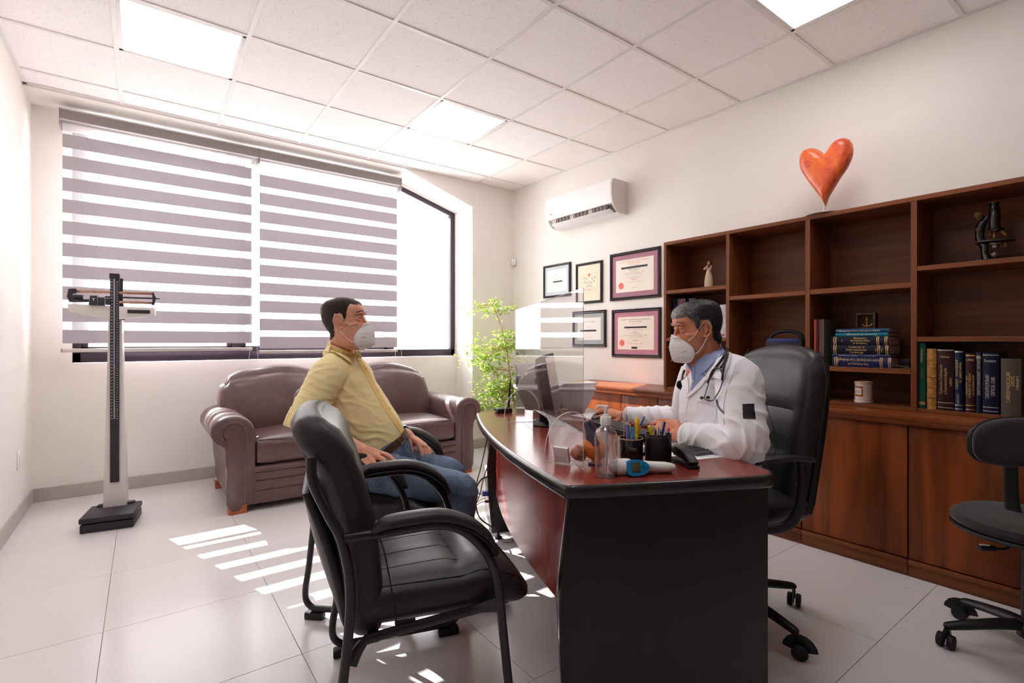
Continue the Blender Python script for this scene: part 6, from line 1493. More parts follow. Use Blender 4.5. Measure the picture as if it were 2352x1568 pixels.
def face_mask(M, par):
    """folded respirator: centre ridge, flat cheeks, welded edge, nose clip, two ear loops"""
    SQ = Matrix.Translation((.082, 0, -.058)) @ Matrix.Diagonal((.93, .97, .93, 1)) @ Matrix.Translation((-.082, 0, .058))
    cen = [(.1180, 0, .013), (.130, 0, -.012), (.1425, 0, -.040), (.1435, 0, -.068), (.1395, 0, -.104), (.116, 0, -.118), (.080, 0, -.130)]
    edg = [(.1125, .009, .010), (.098, .032, -.010), (.079, .055, -.038), (.067, .0650, -.062), (.065, .0640, -.088), (.072, .050, -.112), (.078, .020, -.128)]
    cen = [SQ @ V(p) for p in cen]; edg = [SQ @ V(p) for p in edg]
    c = catmull(cen, 4); e = catmull(edg, 4); n = len(c); R = []
    t = None
    g = G(); bm = g.bm
    for s_ in (-1, 1):
        rows = []
        for i in range(n):
            row = []
            for k in range(9):
                f = k/8; p = c[i].lerp(e[i], f); b_ = .005*math.sin(PI*f)*math.sin(PI*i/(n-1)); p = p+V((b_*.4, b_, 0))
                if i in (8, 9): p.y -= .0012*math.sin(PI*f)
                row.append(bm.verts.new((p.x, s_*p.y, p.z)))
            rows.append(row)
        for i in range(n-1):
            for k in range(8): bm.faces.new((rows[i][k], rows[i+1][k], rows[i+1][k+1], rows[i][k+1]))
    bmesh.ops.remove_doubles(bm, verts=bm.verts[:], dist=.00005)
    o = g.o('face_mask', M_mask, par, 40); sm = o.modifiers.new('s', 'SOLIDIFY'); sm.thickness = .0016; sm.offset = -1; o.matrix_basis = M
    for s_ in (-1, 1):
        rim = [V((p.x, s_*p.y, p.z)) for p in e]; a = G().tube(rim, .0014, 6).o('mask_rim', M_strap, o)
        l = [(.078, s_*.056, -.030), (.050, s_*.071, -.012), (.032, s_*.0765, .008), (.014, s_*.080, .027), (.002, s_*.0865, .036), (-.012, s_*.090, .028), (-.018, s_*.0895, .006)]
        a = G().tube(l, [(.0022, .0010)]*2, 6, 5).o('ear_loop', M_strap, o)
        l = [(-.018, s_*.0895, .006), (-.008, s_*.085, -.020), (.008, s_*.079, -.034), (.028, s_*.0735, -.060), (.050, s_*.069, -.080), (.064, s_*.066, -.086)]
        a = G().tube(l, [(.0022, .0010)]*2, 6, 5).o('ear_loop', M_strap, o)
        a = G().tube([(.121, s_*.008, -.004), (.108, s_*.026, -.006), (.096, s_*.042, -.016)], [(.0028, .0010)]*2, 8, 4).o('nose_clip', M_strap, o)
        for q in (((.144, s_*.004, -.040), (.118, s_*.040, -.048), (.095, s_*.056, -.050)), ((.144, s_*.003, -.100), (.118, s_*.034, -.090), (.10, s_*.049, -.088))):
            a = G().tube(q, .0006, 5, 4).o('weld_line', mat('weld_grey', rgb(176, 172, 176), .7), o)
        fx, fy, fz = (.098, .058, -.066), None, None
        a = text('KN95', .008, mat('mask_print', rgb(110, 108, 116), .7), o, frame((.104, s_*.0585, -.068), (s_*-1*.62 if s_ > 0 else .62, -.62 if s_ > 0 else .62, 0) if False else ((-.72, .69, 0) if s_ > 0 else (.72, .69, 0)), (0, 0, 1)))
    return o

def settle(root, base):
    """all pieces were modelled in world space: give the person an origin at the base without moving them"""
    root.location = base
    for c in root.children: c.matrix_parent_inverse = Matrix.Translation(-V(base))
# ---------------------------------------------------------------- the seated man in yellow
gc2.rotation_euler.z = math.radians(-43)
HP = at(791, 742, 2.28); af = math.radians(-38.5); hx = V((math.cos(af), math.sin(af), .02)); M1 = frame(HP, hx, V((-math.sin(af), math.cos(af), 0)))
tf = V((math.cos(math.radians(-54)), math.sin(math.radians(-54)), 0))
man = thing('person', 'seated man in a yellow shirt, jeans and white face mask', 'person')
g = G(); add_head(g, M1)
nb = at(781, 818, 2.33)
g.tube([M1 @ V((-.012, 0, .0)), M1 @ V((-.010, 0, -.07)), nb+V((0, 0, .02)), nb+V((0, 0, -.05))], [(.050, .050), (.052, .053), (.058, .062), (.075, .07)], 20, 4, up=tuple(hx), round_ends=True)
g.tube([nb+V((0, 0, -.03)), at(788, 855, 2.34), at(798, 910, 2.35), at(832, 965, 2.37), at(868, 1015, 2.385), at(880, 1045, 2.39)], [(.07, .06), (.14, .085), (.155, .10), (.145, .10), (.14, .10), (.14, .10)], 20, 4, up=tuple(tf), round_ends=True)
# right arm (near) resting on the chair arm
SHR, ELR = at(752, 866, 2.16), at(698, 972, 2.06)
g.tube([SHR, SHR.lerp(ELR, .5), ELR], [.05, .048, .043], 16, 4, round_ends=True)
wr = at(822, 1030, 2.09)
add_hand(g, wr, [at(866, 1038, 2.075), at(859, 1044, 2.06), at(850, 1051, 2.05), at(842, 1060, 2.045)],
         [[at(889, 1045, 2.065), at(901, 1054, 2.06), at(911, 1062, 2.055)], [at(880, 1056, 2.03), at(885, 1069, 2.022), at(884, 1082, 2.024)],
          [at(863, 1069, 2.015), at(860, 1079, 2.012), at(853, 1084, 2.02)], [at(851, 1074, 2.015), at(849, 1081, 2.014), at(845, 1085, 2.02)]],
         [at(845, 1030, 2.11), at(864, 1036, 2.12), at(880, 1044, 2.115)], el=ELR, re=.046, rw=.030, rf=.0092)
# left arm, hand on the left thigh
SHL, ELL = at(800, 862, 2.50), at(846, 962, 2.60)
g.tube([SHL, SHL.lerp(ELL, .5), ELL], [.05, .047, .042], 16, 4, round_ends=True)
wl_ = at(934, 995, 2.49)
add_hand(g, wl_, [at(960, 1020, 2.45), at(968, 1018, 2.465), at(975, 1021, 2.48), at(979, 1026, 2.49)],
         [[at(967, 1034, 2.435), at(970, 1049, 2.428), at(972, 1062, 2.43)], [at(977, 1036, 2.45), at(978, 1051, 2.438), at(976, 1065, 2.438)],
          [at(984, 1034, 2.465), at(987, 1044, 2.455), at(985, 1054, 2.452)], [at(987, 1032, 2.48), at(989, 1039, 2.475), at(987, 1046, 2.47)]],
         [at(941, 1016, 2.455), at(944, 1032, 2.44), at(947, 1047, 2.435)], el=ELL, re=.043, rw=.029, rf=.0092)
body = remesh(g, .0028, 2, .5)
SK1 = skin_mat('skin_fair', rgb(240, 182, 154), rgb(224, 156, 128))
mk('body', body, SK1, man, 180)
HM1 = hair_mat('hair_brown', rgb(44, 30, 28), rgb(92, 68, 58), -.05)
def reg1(L):
    x, y, z = L[:, 0], np.abs(L[:, 1]), L[:, 2]
    top = z-(.079-.0*x)-np.clip(x-.05, 0, 1)*.35+np.clip(-.0+.012-np.abs(y-.0), 0, .012)*.4
    line = np.interp(x, [-.12, -.085, -.05, -.026, -.018, .014, .018, .024, .030, .034, .038, .044, .052, .082, .095], [-.078, -.080, -.078, -.062, .036, .040, .030, -.002, .012, .026, .048, .070, .080, .078, .092])
    return (z-line)*.8+vn(L, 120, 2)*.003
hair_shell('hair', body, M1, reg1, .0034, HM1, man, 14000, .0065, lambda q: V((.5, 0, -1)) if q.x > -.02 else V((-.2, 0, -1)), seed=2)
face_parts(M1, man, HM1, -1, rgb(60, 42, 30)); msk1 = face_mask(M1, man)
# shirt
g = G()
sp1 = [nb+V((0, 0, -.008)), at(784, 838, 2.335), at(790, 868, 2.345), at(802, 915, 2.355), at(832, 962, 2.37), at(862, 1003, 2.385), at(874, 1024, 2.39)]
g.tube(sp1, [(.068, .062), (.125, .088), (.168, .112), (.180, .128), (.172, .132), (.160, .128), (.150, .115)], 28, 5, up=tuple(tf), round_ends=True)
g.tube([at(772, 838, 2.25), at(752, 862, 2.165), at(722, 915, 2.11), at(702, 955, 2.075), at(692, 982, 2.06)], [.062, .076, .070, .064, .060], 24, 5)
g.tube([at(790, 838, 2.42), SHL, SHL.lerp(ELL, .5), ELL, ELL.lerp(wl_, .25)], [.062, .074, .066, .060, .052], 20, 5)
shirt = remesh(g, .0055, 4, .5)
def fs1(P):
    d = .0025*vn(P, 9, 1)+.0012*vn(P, 22, 2)
    U = lambda u, v, dd: at(u, v, dd)
    d = d+folds(P, U(712, 925, 2.06), .11, RT*.3+V((0, 0, 1)), 95, .010, 3)+folds(P, U(735, 945, 2.06), .07, RT*.2+V((0, 0, 1)), 150, .008, 4)
    d = d+folds(P, U(800, 960, 2.22), .12, RT*.38+V((0, 0, .92)), 62, .011, 6)+folds(P, U(860, 985, 2.25), .10, RT*.35+V((0, 0, .93)), 85, .010, 7)
    d = d+folds(P, U(770, 890, 2.2), .09, RT*.8+V((0, 0, .5)), 75, .009, 8)+folds(P, U(745, 850, 2.1), .07, RT*.5-V((0, 0, .8)), 90, .007, 9)+folds(P, U(840, 900, 2.2), .08, RT*.5+V((0, 0, .8)), 60, .006, 10)
    return d
displace(shirt, fs1)
M_sh = mat('yellow_cotton', rgb(253, 233, 174), .85, noise_s=500, noise_a=.05, bump=(700, .25, .0004), sheen=.15)
M_sh2 = mat('yellow_inner', rgb(246, 214, 134), .85, noise_s=500, noise_a=.05)
so = mk('shirt', shirt, M_sh, man, 180)
S1 = Surf(shirt)
# collar band: stand and folded leaf run round the neck
def ringat(c, ax, fwd, a, b_, n=36, a0=0, a1=2*PI):
    ax = ax.normalized(); f_ = (fwd-ax*fwd.dot(ax)).normalized(); s_ = ax.cross(f_)
    return [c+f_*(b_*math.cos(t))+s_*(a*math.sin(t)) for t in [a0+(a1-a0)*k/(n-1) for k in range(n)]]
def collar(nb, ax, fwd, parent, m, ra, rb, hgt, drop, gap=.35, name='collar', tipf=.02, lift=.0):
    ax = ax.normalized(); n = 40
    top = ringat(nb+ax*hgt, ax, fwd, ra, rb, n, gap, 2*PI-gap); bot = ringat(nb, ax, fwd, ra*1.06, rb*1.06, n, gap, 2*PI-gap)
    leaf = ringat(nb+ax*(hgt-drop), ax, fwd, ra*1.20, rb*1.20, n, gap*.55, 2*PI-gap*.55)
    R = []
    for i in range(n):
        u_ = abs(i/(n-1)-.5)*2; tip = max(0, (u_-.72)/.28)**1.6
        t_ = top[i]-ax*(.018*u_**2); l_ = leaf[i]-ax*(.018*u_**2+tip*tipf)+fwd*(.010*tip)
        mid = t_.lerp(l_, .5)+(t_-nb-ax*hgt).normalized()*.006
        R.append([bot[i], t_, t_+(t_-nb-ax*hgt).normalized()*.003+ax*.002, mid, l_, l_-(l_-nb).normalized()*.002, mid-(t_-nb-ax*hgt).normalized()*.003, bot[i]+(bot[i]-nb).normalized()*.002])
    return G().rings(R).o(name, m, parent, 60)
axn = ((M1 @ V((-.03, 0, -.06)))-(nb+V((0, 0, -.02)))).normalized()
collar(at(782, 822, 2.325), V((0, 0, 1))+tf*.38, (tf+hx)*.5, man, M_sh, .062, .068, .032, .036, .30, tipf=.028)
SB1 = Surf(shirt, body)
patch(SB1, [(752, 786), (768, 791), (790, 801), (817, 813)], [(749, 806), (762, 811), (782, 822), (805, 838)], M_sh, 'collar_leaf', man, .011, .003, 16, 7, 2.22)
patch(SB1, [(818, 812), (824, 817), (831, 822)], [(816, 822), (821, 829), (827, 828)], M_sh, 'collar_leaf', man, .006, .0025, 8, 5, 2.26)
patch(S1, [(819, 826), (833, 850), (858, 895), (880, 935), (905, 972), (922, 996)], [(829, 824), (842, 846), (866, 890), (890, 932), (914, 968), (929, 992)], M_sh2, 'placket', man, .0015, .002, 24, 3, 2.28)
ribbon(S1, [(818, 826), (832, 851), (857, 896), (879, 936), (904, 973), (921, 997)], .0012, M_sh, 'placket_seam', man, .002, dflt=2.28)
ribbon(S1, [(758, 926), (772, 955), (787, 985), (802, 1008)], .0013, M_sh2, 'side_seam', man, .0008, dflt=2.2)
ribbon(S1, [(768, 818), (776, 845), (778, 880), (768, 915), (752, 938)], .0012, M_sh, 'armhole_seam', man, .0006, dflt=2.2)
for u, v in ((834, 846), (862, 896), (888, 938)): 
    p = S1.pt(u+5, v, .003); G().lathe([(0, 0), (.0052, 0), (.0052, .0018), (0, .0022)], 14, frame(p, RT, V((0, 0, 1)))).o('button', mat('button_cream', rgb(240, 226, 190), .4), man)
# rolled cuff at the elbow
e0, e1 = at(708, 948, 2.082), at(688, 990, 2.058); dn = (e1-e0).normalized(); R = []
for k, (f_, r_) in enumerate(((0, .064), (.02, .0695), (.5, .0695), (.95, .067), (1.0, .063), (.97, .056), (.6, .054))):
    c = e0.lerp(e1, f_); rg = ringat(c, dn, V((0, 0, 1)), r_, r_, 36); R.append([p+(p-c)*(.04*math.sin(3*j*2*PI/36+1)+.03*math.sin(7*j*2*PI/36)) for j, p in enumerate(rg)])
G().rings(R, caps=False).o('rolled_cuff', M_sh, man, 60)
# jeans
g = G()
hpR, knR, anR = at(872, 1088, 2.25), at(1058, 1122, 2.13), at(1052, 1335, 2.14)
hpL, knL, anL = at(890, 1066, 2.50), at(1036, 1086, 2.42), at(1020, 1295, 2.42)
g.tube([at(868, 1020, 2.385), at(880, 1046, 2.385), at(886, 1078, 2.375), at(884, 1096, 2.37)], [(.150, .118), (.165, .125), (.175, .12), (.14, .08)], 24, 5, up=tuple(tf), round_ends=True)
def seg(a, b_, k, dz=0): return a.lerp(b_, k)+V((0, 0, dz))
g.tube([hpR-RT*.06, hpR, seg(hpR, knR, .35), seg(hpR, knR, .7), knR, seg(knR, anR, .12)+RT*.004, seg(knR, anR, .4)-RT*.004, seg(knR, anR, .75), anR], [.085, .093, .089, .077, .067, .066, .062, .056, .056], 22, 5, round_ends=True)
g.tube([hpL-RT*.05, hpL, seg(hpL, knL, .35), seg(hpL, knL, .7), knL, seg(knL, anL, .12)+RT*.004, seg(knL, anL, .4)-RT*.004, seg(knL, anL, .75), anL], [.085, .093, .088, .077, .067, .066, .062, .056, .056], 22, 5, round_ends=True)
jn = remesh(g, .006, 3, .5)
displace(jn, lambda P: .0025*vn(P, 10, 4)+.0012*vn(P, 26, 5)+folds(P, at(925, 1062, 2.3), .10, RT*.9+V((0, 0, .4)), 75, .010, 11)+folds(P, knR, .09, RT*.4+V((0, 0, 1)), 90, .007, 12)+folds(P, knL, .09, RT*.6+V((0, 0, 1)), 90, .006, 13)+folds(P, anR+V((0, 0, .08)), .12, (0, 0, 1), 80, .008, 14))
den = bpy.data.materials.new('denim'); den.use_nodes = True; N = den.node_tree; L = N.links; b = N.nodes['Principled BSDF']; b.inputs['Roughness'].default_value = .9
tc = N.nodes.new('ShaderNodeTexCoord'); n1 = N.nodes.new('ShaderNodeTexNoise'); n1.inputs['Scale'].default_value = 7; n1.inputs['Detail'].default_value = 6; L.new(tc.outputs['Object'], n1.inputs['Vector'])
n2 = N.nodes.new('ShaderNodeTexNoise'); n2.inputs['Scale'].default_value = 420; mpd = N.nodes.new('ShaderNodeMapping'); mpd.inputs['Scale'].default_value = (1, 1, .25); L.new(tc.outputs['Object'], mpd.inputs[0]); L.new(mpd.outputs[0], n2.inputs['Vector'])
mxd = N.nodes.new('ShaderNodeMix'); mxd.inputs[0].default_value = .35; L.new(n1.outputs[0], mxd.inputs[2]); L.new(n2.outputs[0], mxd.inputs[3])
rp = N.nodes.new('ShaderNodeValToRGB'); rp.color_ramp.elements[0].position = .36; rp.color_ramp.elements[1].position = .66; rp.color_ramp.elements[0].color = (*rgb(56, 68, 94), 1); rp.color_ramp.elements[1].color = (*rgb(126, 146, 174), 1)
L.new(mxd.outputs[0], rp.inputs[0]); L.new(rp.outputs[0], b.inputs['Base Color'])
jo = mk('jeans', jn, den, man, 180); J1 = Surf(jn)
M_den2 = mat('denim_seam', rgb(150, 166, 190), .9); M_blt = mat('brown_belt', rgb(70, 42, 34), .45, noise_s=60, noise_a=.15)
ribbon(J1, [(930, 1024), (935, 1036), (948, 1045), (958, 1060), (962, 1075)], .0014, M_den2, 'fly_seam', man, .0005, dflt=2.3)
ribbon(J1, [(855, 1140), (900, 1143), (960, 1152), (1000, 1166), (1040, 1180)], .0012, M_den2, 'leg_seam', man, .0003, dflt=2.15)
ribbon(J1, [(830, 1080), (842, 1092), (850, 1100), (858, 1112)], .0014, M_den2, 'pocket_seam', man, .0003, dflt=2.15)
ax2 = (sp1[4]-sp1[6]).normalized(); cB = at(878, 1031, 2.388)
R = []
for t in [2*PI*k/48 for k in range(48)]:
    f_ = (tf-ax2*tf.dot(ax2)).normalized(); s_ = ax2.cross(f_); o_ = f_*(.122*math.cos(t))+s_*(.158*math.sin(t)); nn = o_.normalized(); c = cB+o_
    R.append([c-ax2*.017, c-ax2*.017+nn*.004, c+ax2*.017+nn*.004, c+ax2*.017])
G().rings(R, closed=True).o('belt', M_blt, man, 50)
fB = cB+(tf-ax2*tf.dot(ax2)).normalized()*.127; s2 = ax2.cross(tf).normalized()
G().tube([fB+s2*a+ax2*b_ for a, b_ in ((-.018, -.016), (.018, -.016), (.018, .016), (-.018, .016))], .0022, 8, closed=True).o('buckle', mat('buckle_gold', rgb(200, 170, 120), .3, metal=.9), man)
# watch on the left wrist
wd_ = (wl_-ELL).normalized(); wc = wl_-wd_*.022
rg = ringat(wc, wd_, V((0, 0, 1)), .031, .027, 32); R = []
for p in rg: nn = (p-wc).normalized(); R.append([p-wd_*.009, p-wd_*.009+nn*.004, p+wd_*.009+nn*.004, p+wd_*.009])
wa_ = G().rings(R, closed=True).o('watch_strap', mat('watch_navy', rgb(36, 38, 56), .4), man, 50)
q = wc+V((0, 0, .029))-FW*.008; G().cyl(q-V((0, 0, .003)), q+V((0, 0, .006)), .017, seg=24, bev=.002).o('watch_case', mat('watch_steel', rgb(60, 60, 70), .25, metal=.8), wa_)
# shoes
for an, nm in ((anR, 'r'), (anL, 'l')):
    f_ = V((math.cos(math.radians(-18)), math.sin(math.radians(-18)), 0)); b0 = V((an.x, an.y, 0))
    g = G(); g.tube([b0-f_*.055+V((0, 0, .045)), b0+V((0, 0, .055)), b0+f_*.08+V((0, 0, .045)), b0+f_*.16+V((0, 0, .034)), b0+f_*.20+V((0, 0, .030))], [(.036, .040), (.040, .052), (.043, .040), (.045, .030), (.032, .022)], 18, 5, up=(0, 0, 1), round_ends=True)
    g.tube([V((an.x, an.y, .05)), V((an.x, an.y, .11))], .042, 16)
    sh = remesh(g, .005, 2); zz = np.empty(len(sh.vertices)*3); sh.vertices.foreach_get('co', zz); zz = zz.reshape(-1, 3); zz[:, 2] = np.maximum(zz[:, 2], .004); sh.vertices.foreach_set('co', zz.ravel())
    mk('shoe', sh, mat('brown_shoe', rgb(74, 50, 38), .4), man, 180)
settle(man, V((.90, 2.30, 0)))
# ---------------------------------------------------------------- the doctor
HD = at(1602, 757, 2.10); ad = math.radians(149.5); hd = V((math.cos(ad), math.sin(ad), -.25)).normalized()
M2 = frame(HD, hd, V((-math.sin(ad), math.cos(ad), 0)))
td = V((math.cos(math.radians(162)), math.sin(math.radians(162)), 0))
doc = thing('person', 'seated grey-haired doctor in a white coat and white face mask', 'person')
g = G(); add_head(g, M2)
nd = at(1617, 838, 2.11)
g.tube([M2 @ V((-.012, 0, .0)), M2 @ V((-.022, 0, -.065)), nd+V((0, 0, .02)), nd+V((0, 0, -.06))], [(.052, .054), (.056, .058), (.064, .068), (.08, .075)], 20, 4, up=tuple(td), round_ends=True)
g.tube([nd+V((0, 0, -.03)), at(1632, 875, 2.09), at(1648, 940, 2.07), at(1662, 1010, 2.06), at(1678, 1080, 2.06)], [(.07, .06), (.14, .09), (.15, .11), (.15, .12), (.15, .11)], 20, 4, up=tuple(td), round_ends=True)
SL, EL_ = at(1694, 872, 1.90), at(1712, 1020, 1.77); SR, ER = at(1600, 868, 2.27), at(1566, 962, 2.30)
g.tube([SL, EL_], .05, 16, round_ends=True); g.tube([SR, ER], .05, 16, round_ends=True)
wL = at(1566, 1000, 1.985); wR = at(1434, 955, 2.51)
# left hand on the keyboard
add_hand(g, wL, [at(1534, 966, 2.10), at(1523, 972, 2.085), at(1520, 983, 2.065), at(1524, 994, 2.045)],
         [[at(1514, 966, 2.14), at(1506, 973, 2.165), at(1502, 982, 2.175)], [at(1503, 972, 2.12), at(1497, 980, 2.145), at(1495, 989, 2.15)], [at(1502, 984, 2.095), at(1497, 991, 2.115), at(1497, 999, 2.12)], [at(1509, 995, 2.065), at(1505, 1000, 2.08), at(1504, 1006, 2.085)]],
         [at(1556, 972, 2.06), at(1540, 968, 2.12), at(1524, 972, 2.17)], el=EL_, re=.046, rw=.030, rf=.0090)
# right hand over the mouse
add_hand(g, wR, [at(1399, 957, 2.545), at(1397, 948, 2.57), at(1398, 943, 2.595), at(1402, 942, 2.62)],
         [[at(1383, 955, 2.56), at(1373, 958, 2.565), at(1366, 961, 2.57)], [at(1381, 945, 2.585), at(1371, 950, 2.59), at(1364, 955, 2.595)], [at(1383, 941, 2.61), at(1374, 946, 2.62), at(1368, 951, 2.625)], [at(1390, 942, 2.64), at(1383, 947, 2.65), at(1378, 952, 2.655)]],
         [at(1419, 966, 2.50), at(1407, 969, 2.505), at(1395, 970, 2.52)], el=ER, re=.044, rw=.029, rf=.0090)
bd = remesh(g, .0028, 2, .5)
SK2 = skin_mat('skin_tan', rgb(222, 152, 116), rgb(202, 126, 92))
mk('body', bd, SK2, doc, 180)
HM2 = hair_mat('hair_grey', rgb(26, 24, 26), rgb(150, 146, 146), .16)
def reg2(L):
    x, y, z = L[:, 0], np.abs(L[:, 1]), L[:, 2]
    line = np.interp(x, [-.12, -.085, -.05, -.030, -.020, .014, .020, .026, .034, .042, .052, .064, .088, .1], [-.070, -.076, -.078, -.05, .036, .040, .022, -.004, .006, .036, .058, .068, .066, .080])
    return (z-line)*.8+vn(L, 120, 2)*.003
hair_shell('hair', bd, M2, reg2, .011, HM2, doc, 16000, .012, lambda q: V((.75, 0, -.5)) if q.z > .06 else V((-.25, 0, -1)), seed=5, stand=.5)
face_parts(M2, doc, HM2, 1, rgb(46, 30, 22)); face_mask(M2, doc)
# coat
g = G()
sp = [nd+V((0, 0, -.005))+td*-.01, at(1628, 852, 2.10), at(1640, 885, 2.085), at(1652, 940, 2.07), at(1658, 1000, 2.06), at(1660, 1060, 2.07), at(1662, 1095, 2.08)]
g.tube(sp, [(.078, .066), (.130, .092), (.172, .120), (.186, .146), (.184, .148), (.172, .134), (.155, .12)], 28, 5, up=tuple(td), round_ends=True)
g.tube([at(1655, 846, 1.99), SL, SL.lerp(EL_, .35), SL.lerp(EL_, .7), EL_, EL_.lerp(wL, .35), EL_.lerp(wL, .7), EL_.lerp(wL, .94)], [.072, .086, .082, .077, .072, .062, .054, .049], 24, 5)
g.tube([at(1615, 848, 2.2), SR, SR.lerp(ER, .5), ER, ER.lerp(wR, .4), ER.lerp(wR, .75), ER.lerp(wR, .94)], [.072, .080, .070, .062, .056, .050, .045], 24, 5)
coat = remesh(g, .0055, 4, .5)
def fs2(P):
    d = .0028*vn(P, 8, 21)+.0014*vn(P, 20, 22)
    d = d+folds(P, at(1715, 1010, 1.72), .11, RT*.8+V((0, 0, .6)), 75, .013, 23)+folds(P, at(1690, 1035, 1.75), .09, RT*1+V((0, 0, -.2)), 95, .010, 24)
    d = d+folds(P, at(1500, 960, 2.4), .14, RT*1+V((0, 0, .2)), 85, .009, 25)+folds(P, at(1620, 1010, 1.9), .09, RT*.8+V((0, 0, -.5)), 90, .009, 26)
    d = d+folds(P, at(1690, 850, 1.85), .09, RT*.6-V((0, 0, .6)), 70, .008, 27)+folds(P, at(1650, 960, 1.95), .10, RT*1+V((0, 0, .3)), 45, .007, 28)+folds(P, at(1575, 930, 2.1), .10, RT*1, 60, .006, 29)+folds(P, at(1740, 940, 1.8), .10, RT*.3+V((0, 0, 1)), 55, .008, 30)
    return d
displace(coat, fs2)
M_coat = mat('white_coat', rgb(242, 240, 246), .9, noise_s=400, noise_a=.02, bump=(700, .2, .0004))
mk('coat', coat, M_coat, doc, 180)
S2 = Surf(coat, bd); SC2 = Surf(coat)
M_bs = mat('blue_grey_shirt', rgb(134, 146, 182), .85, noise_s=500, noise_a=.10, bump=(600, .25, .0004))
patch(S2, [(1587, 838), (1588, 856), (1590, 876), (1586, 896)], [(1610, 838), (1622, 852), (1618, 868), (1590, 900)], M_bs, 'shirt_front', doc, .0015, .002, 14, 8, 2.05)
patch(S2, [(1598, 836), (1622, 818), (1645, 803), (1662, 792)], [(1612, 862), (1634, 843), (1655, 822), (1670, 806)], M_bs, 'shirt_collar', doc, .009, .003, 16, 8, 2.05)
patch(S2, [(1578, 826), (1580, 832), (1584, 836)], [(1579, 838), (1585, 846), (1592, 854)], M_bs, 'shirt_collar', doc, .006, .0025, 8, 6, 2.1)
ribbon(S2, [(1597, 842), (1597, 860), (1594, 880)], .0009, mat('shirt_seam', rgb(104, 114, 150), .8), 'shirt_placket', doc, .003, dflt=2.05)
p = S2.pt(1594, 876, .004); G().lathe([(0, 0), (.005, 0), (.005, .0018), (0, .0022)], 14, frame(p, RT, V((0, 0, 1)))).o('shirt_button', mat('button_white', rgb(240, 238, 236), .4), doc)
# lapels
patch(SC2, [(1663, 790), (1652, 822), (1638, 846), (1626, 862)], [(1680, 806), (1679, 830), (1672, 850), (1664, 872)], M_coat, 'coat_collar', doc, .009, .004, 14, 8, 2.02)
patch(SC2, [(1638, 846), (1618, 868), (1600, 888), (1583, 908)], [(1657, 869), (1628, 870), (1610, 890), (1585, 911)], M_coat, 'lapel', doc, .007, .004, 16, 8, 2.0)
patch(SC2, [(1580, 838), (1580, 858), (1583, 880), (1583, 902)], [(1568, 842), (1560, 868), (1568, 882), (1579, 903)], M_coat, 'lapel', doc, .006, .0035, 14, 6, 2.1)
M_cs = mat('coat_seam', rgb(196, 192, 204), .9)
ribbon(SC2, [(1583, 908), (1578, 935), (1574, 965), (1572, 1000), (1574, 1030)], .0013, M_coat, 'front_edge', doc, .0015, dflt=2.0)
ribbon(SC2, [(1626, 864), (1657, 870), (1665, 868)], .0009, M_cs, 'notch_seam', doc, .0085, dflt=2.0)
ribbon(SC2, [(1690, 838), (1682, 862), (1668, 900), (1662, 940), (1664, 975)], .0010, M_cs, 'armhole_seam', doc, .0006, dflt=1.95)
for u, v in ((1583, 912), (1576, 968)):
    p = SC2.pt(u, v, .002); G().lathe([(0, 0), (.0085, 0), (.0085, .002), (.006, .0032), (0, .0028)], 18, frame(p, RT*.96-FW*.2, V((0, 0, 1)))).o('coat_button', mat('button_white', rgb(240, 238, 236), .4), doc)
patch(SC2, [(1603, 912), (1601, 930), (1599, 950), (1601, 966)], [(1646, 925), (1646, 940), (1645, 955), (1640, 970)], M_coat, 'breast_pocket', doc, .0028, .0022, 14, 10, 2.0)
ribbon(SC2, [(1602, 922), (1625, 928), (1649, 936)], .0007, M_cs, 'pocket_seam', doc, .0036, dflt=2.0)
patch(SC2, [(1705, 928), (1706, 945), (1707, 961)], [(1731, 927), (1733, 945), (1735, 962)], mat('black_tape', rgb(24, 22, 24), .55, noise_s=60, noise_a=.2, bump=(40, .5, .004)), 'black_patch', doc, .0025, .0018, 8, 8, 1.85)
# cuffs
for e_, w_, r_ in ((EL_, wL, .050), (ER, wR, .046)):
    d_ = (w_-e_).normalized(); c0 = e_.lerp(w_, .93); R = []
    for f_, k in ((-.02, 1.0), (-.018, 1.05), (.0, 1.06), (.004, 1.0), (.0, .93), (-.02, .9)):
        R.append(ringat(c0+d_*f_, d_, V((0, 0, 1)), r_*k, r_*k, 30))
    G().rings(R, caps=False).o('cuff', M_coat, doc, 60)
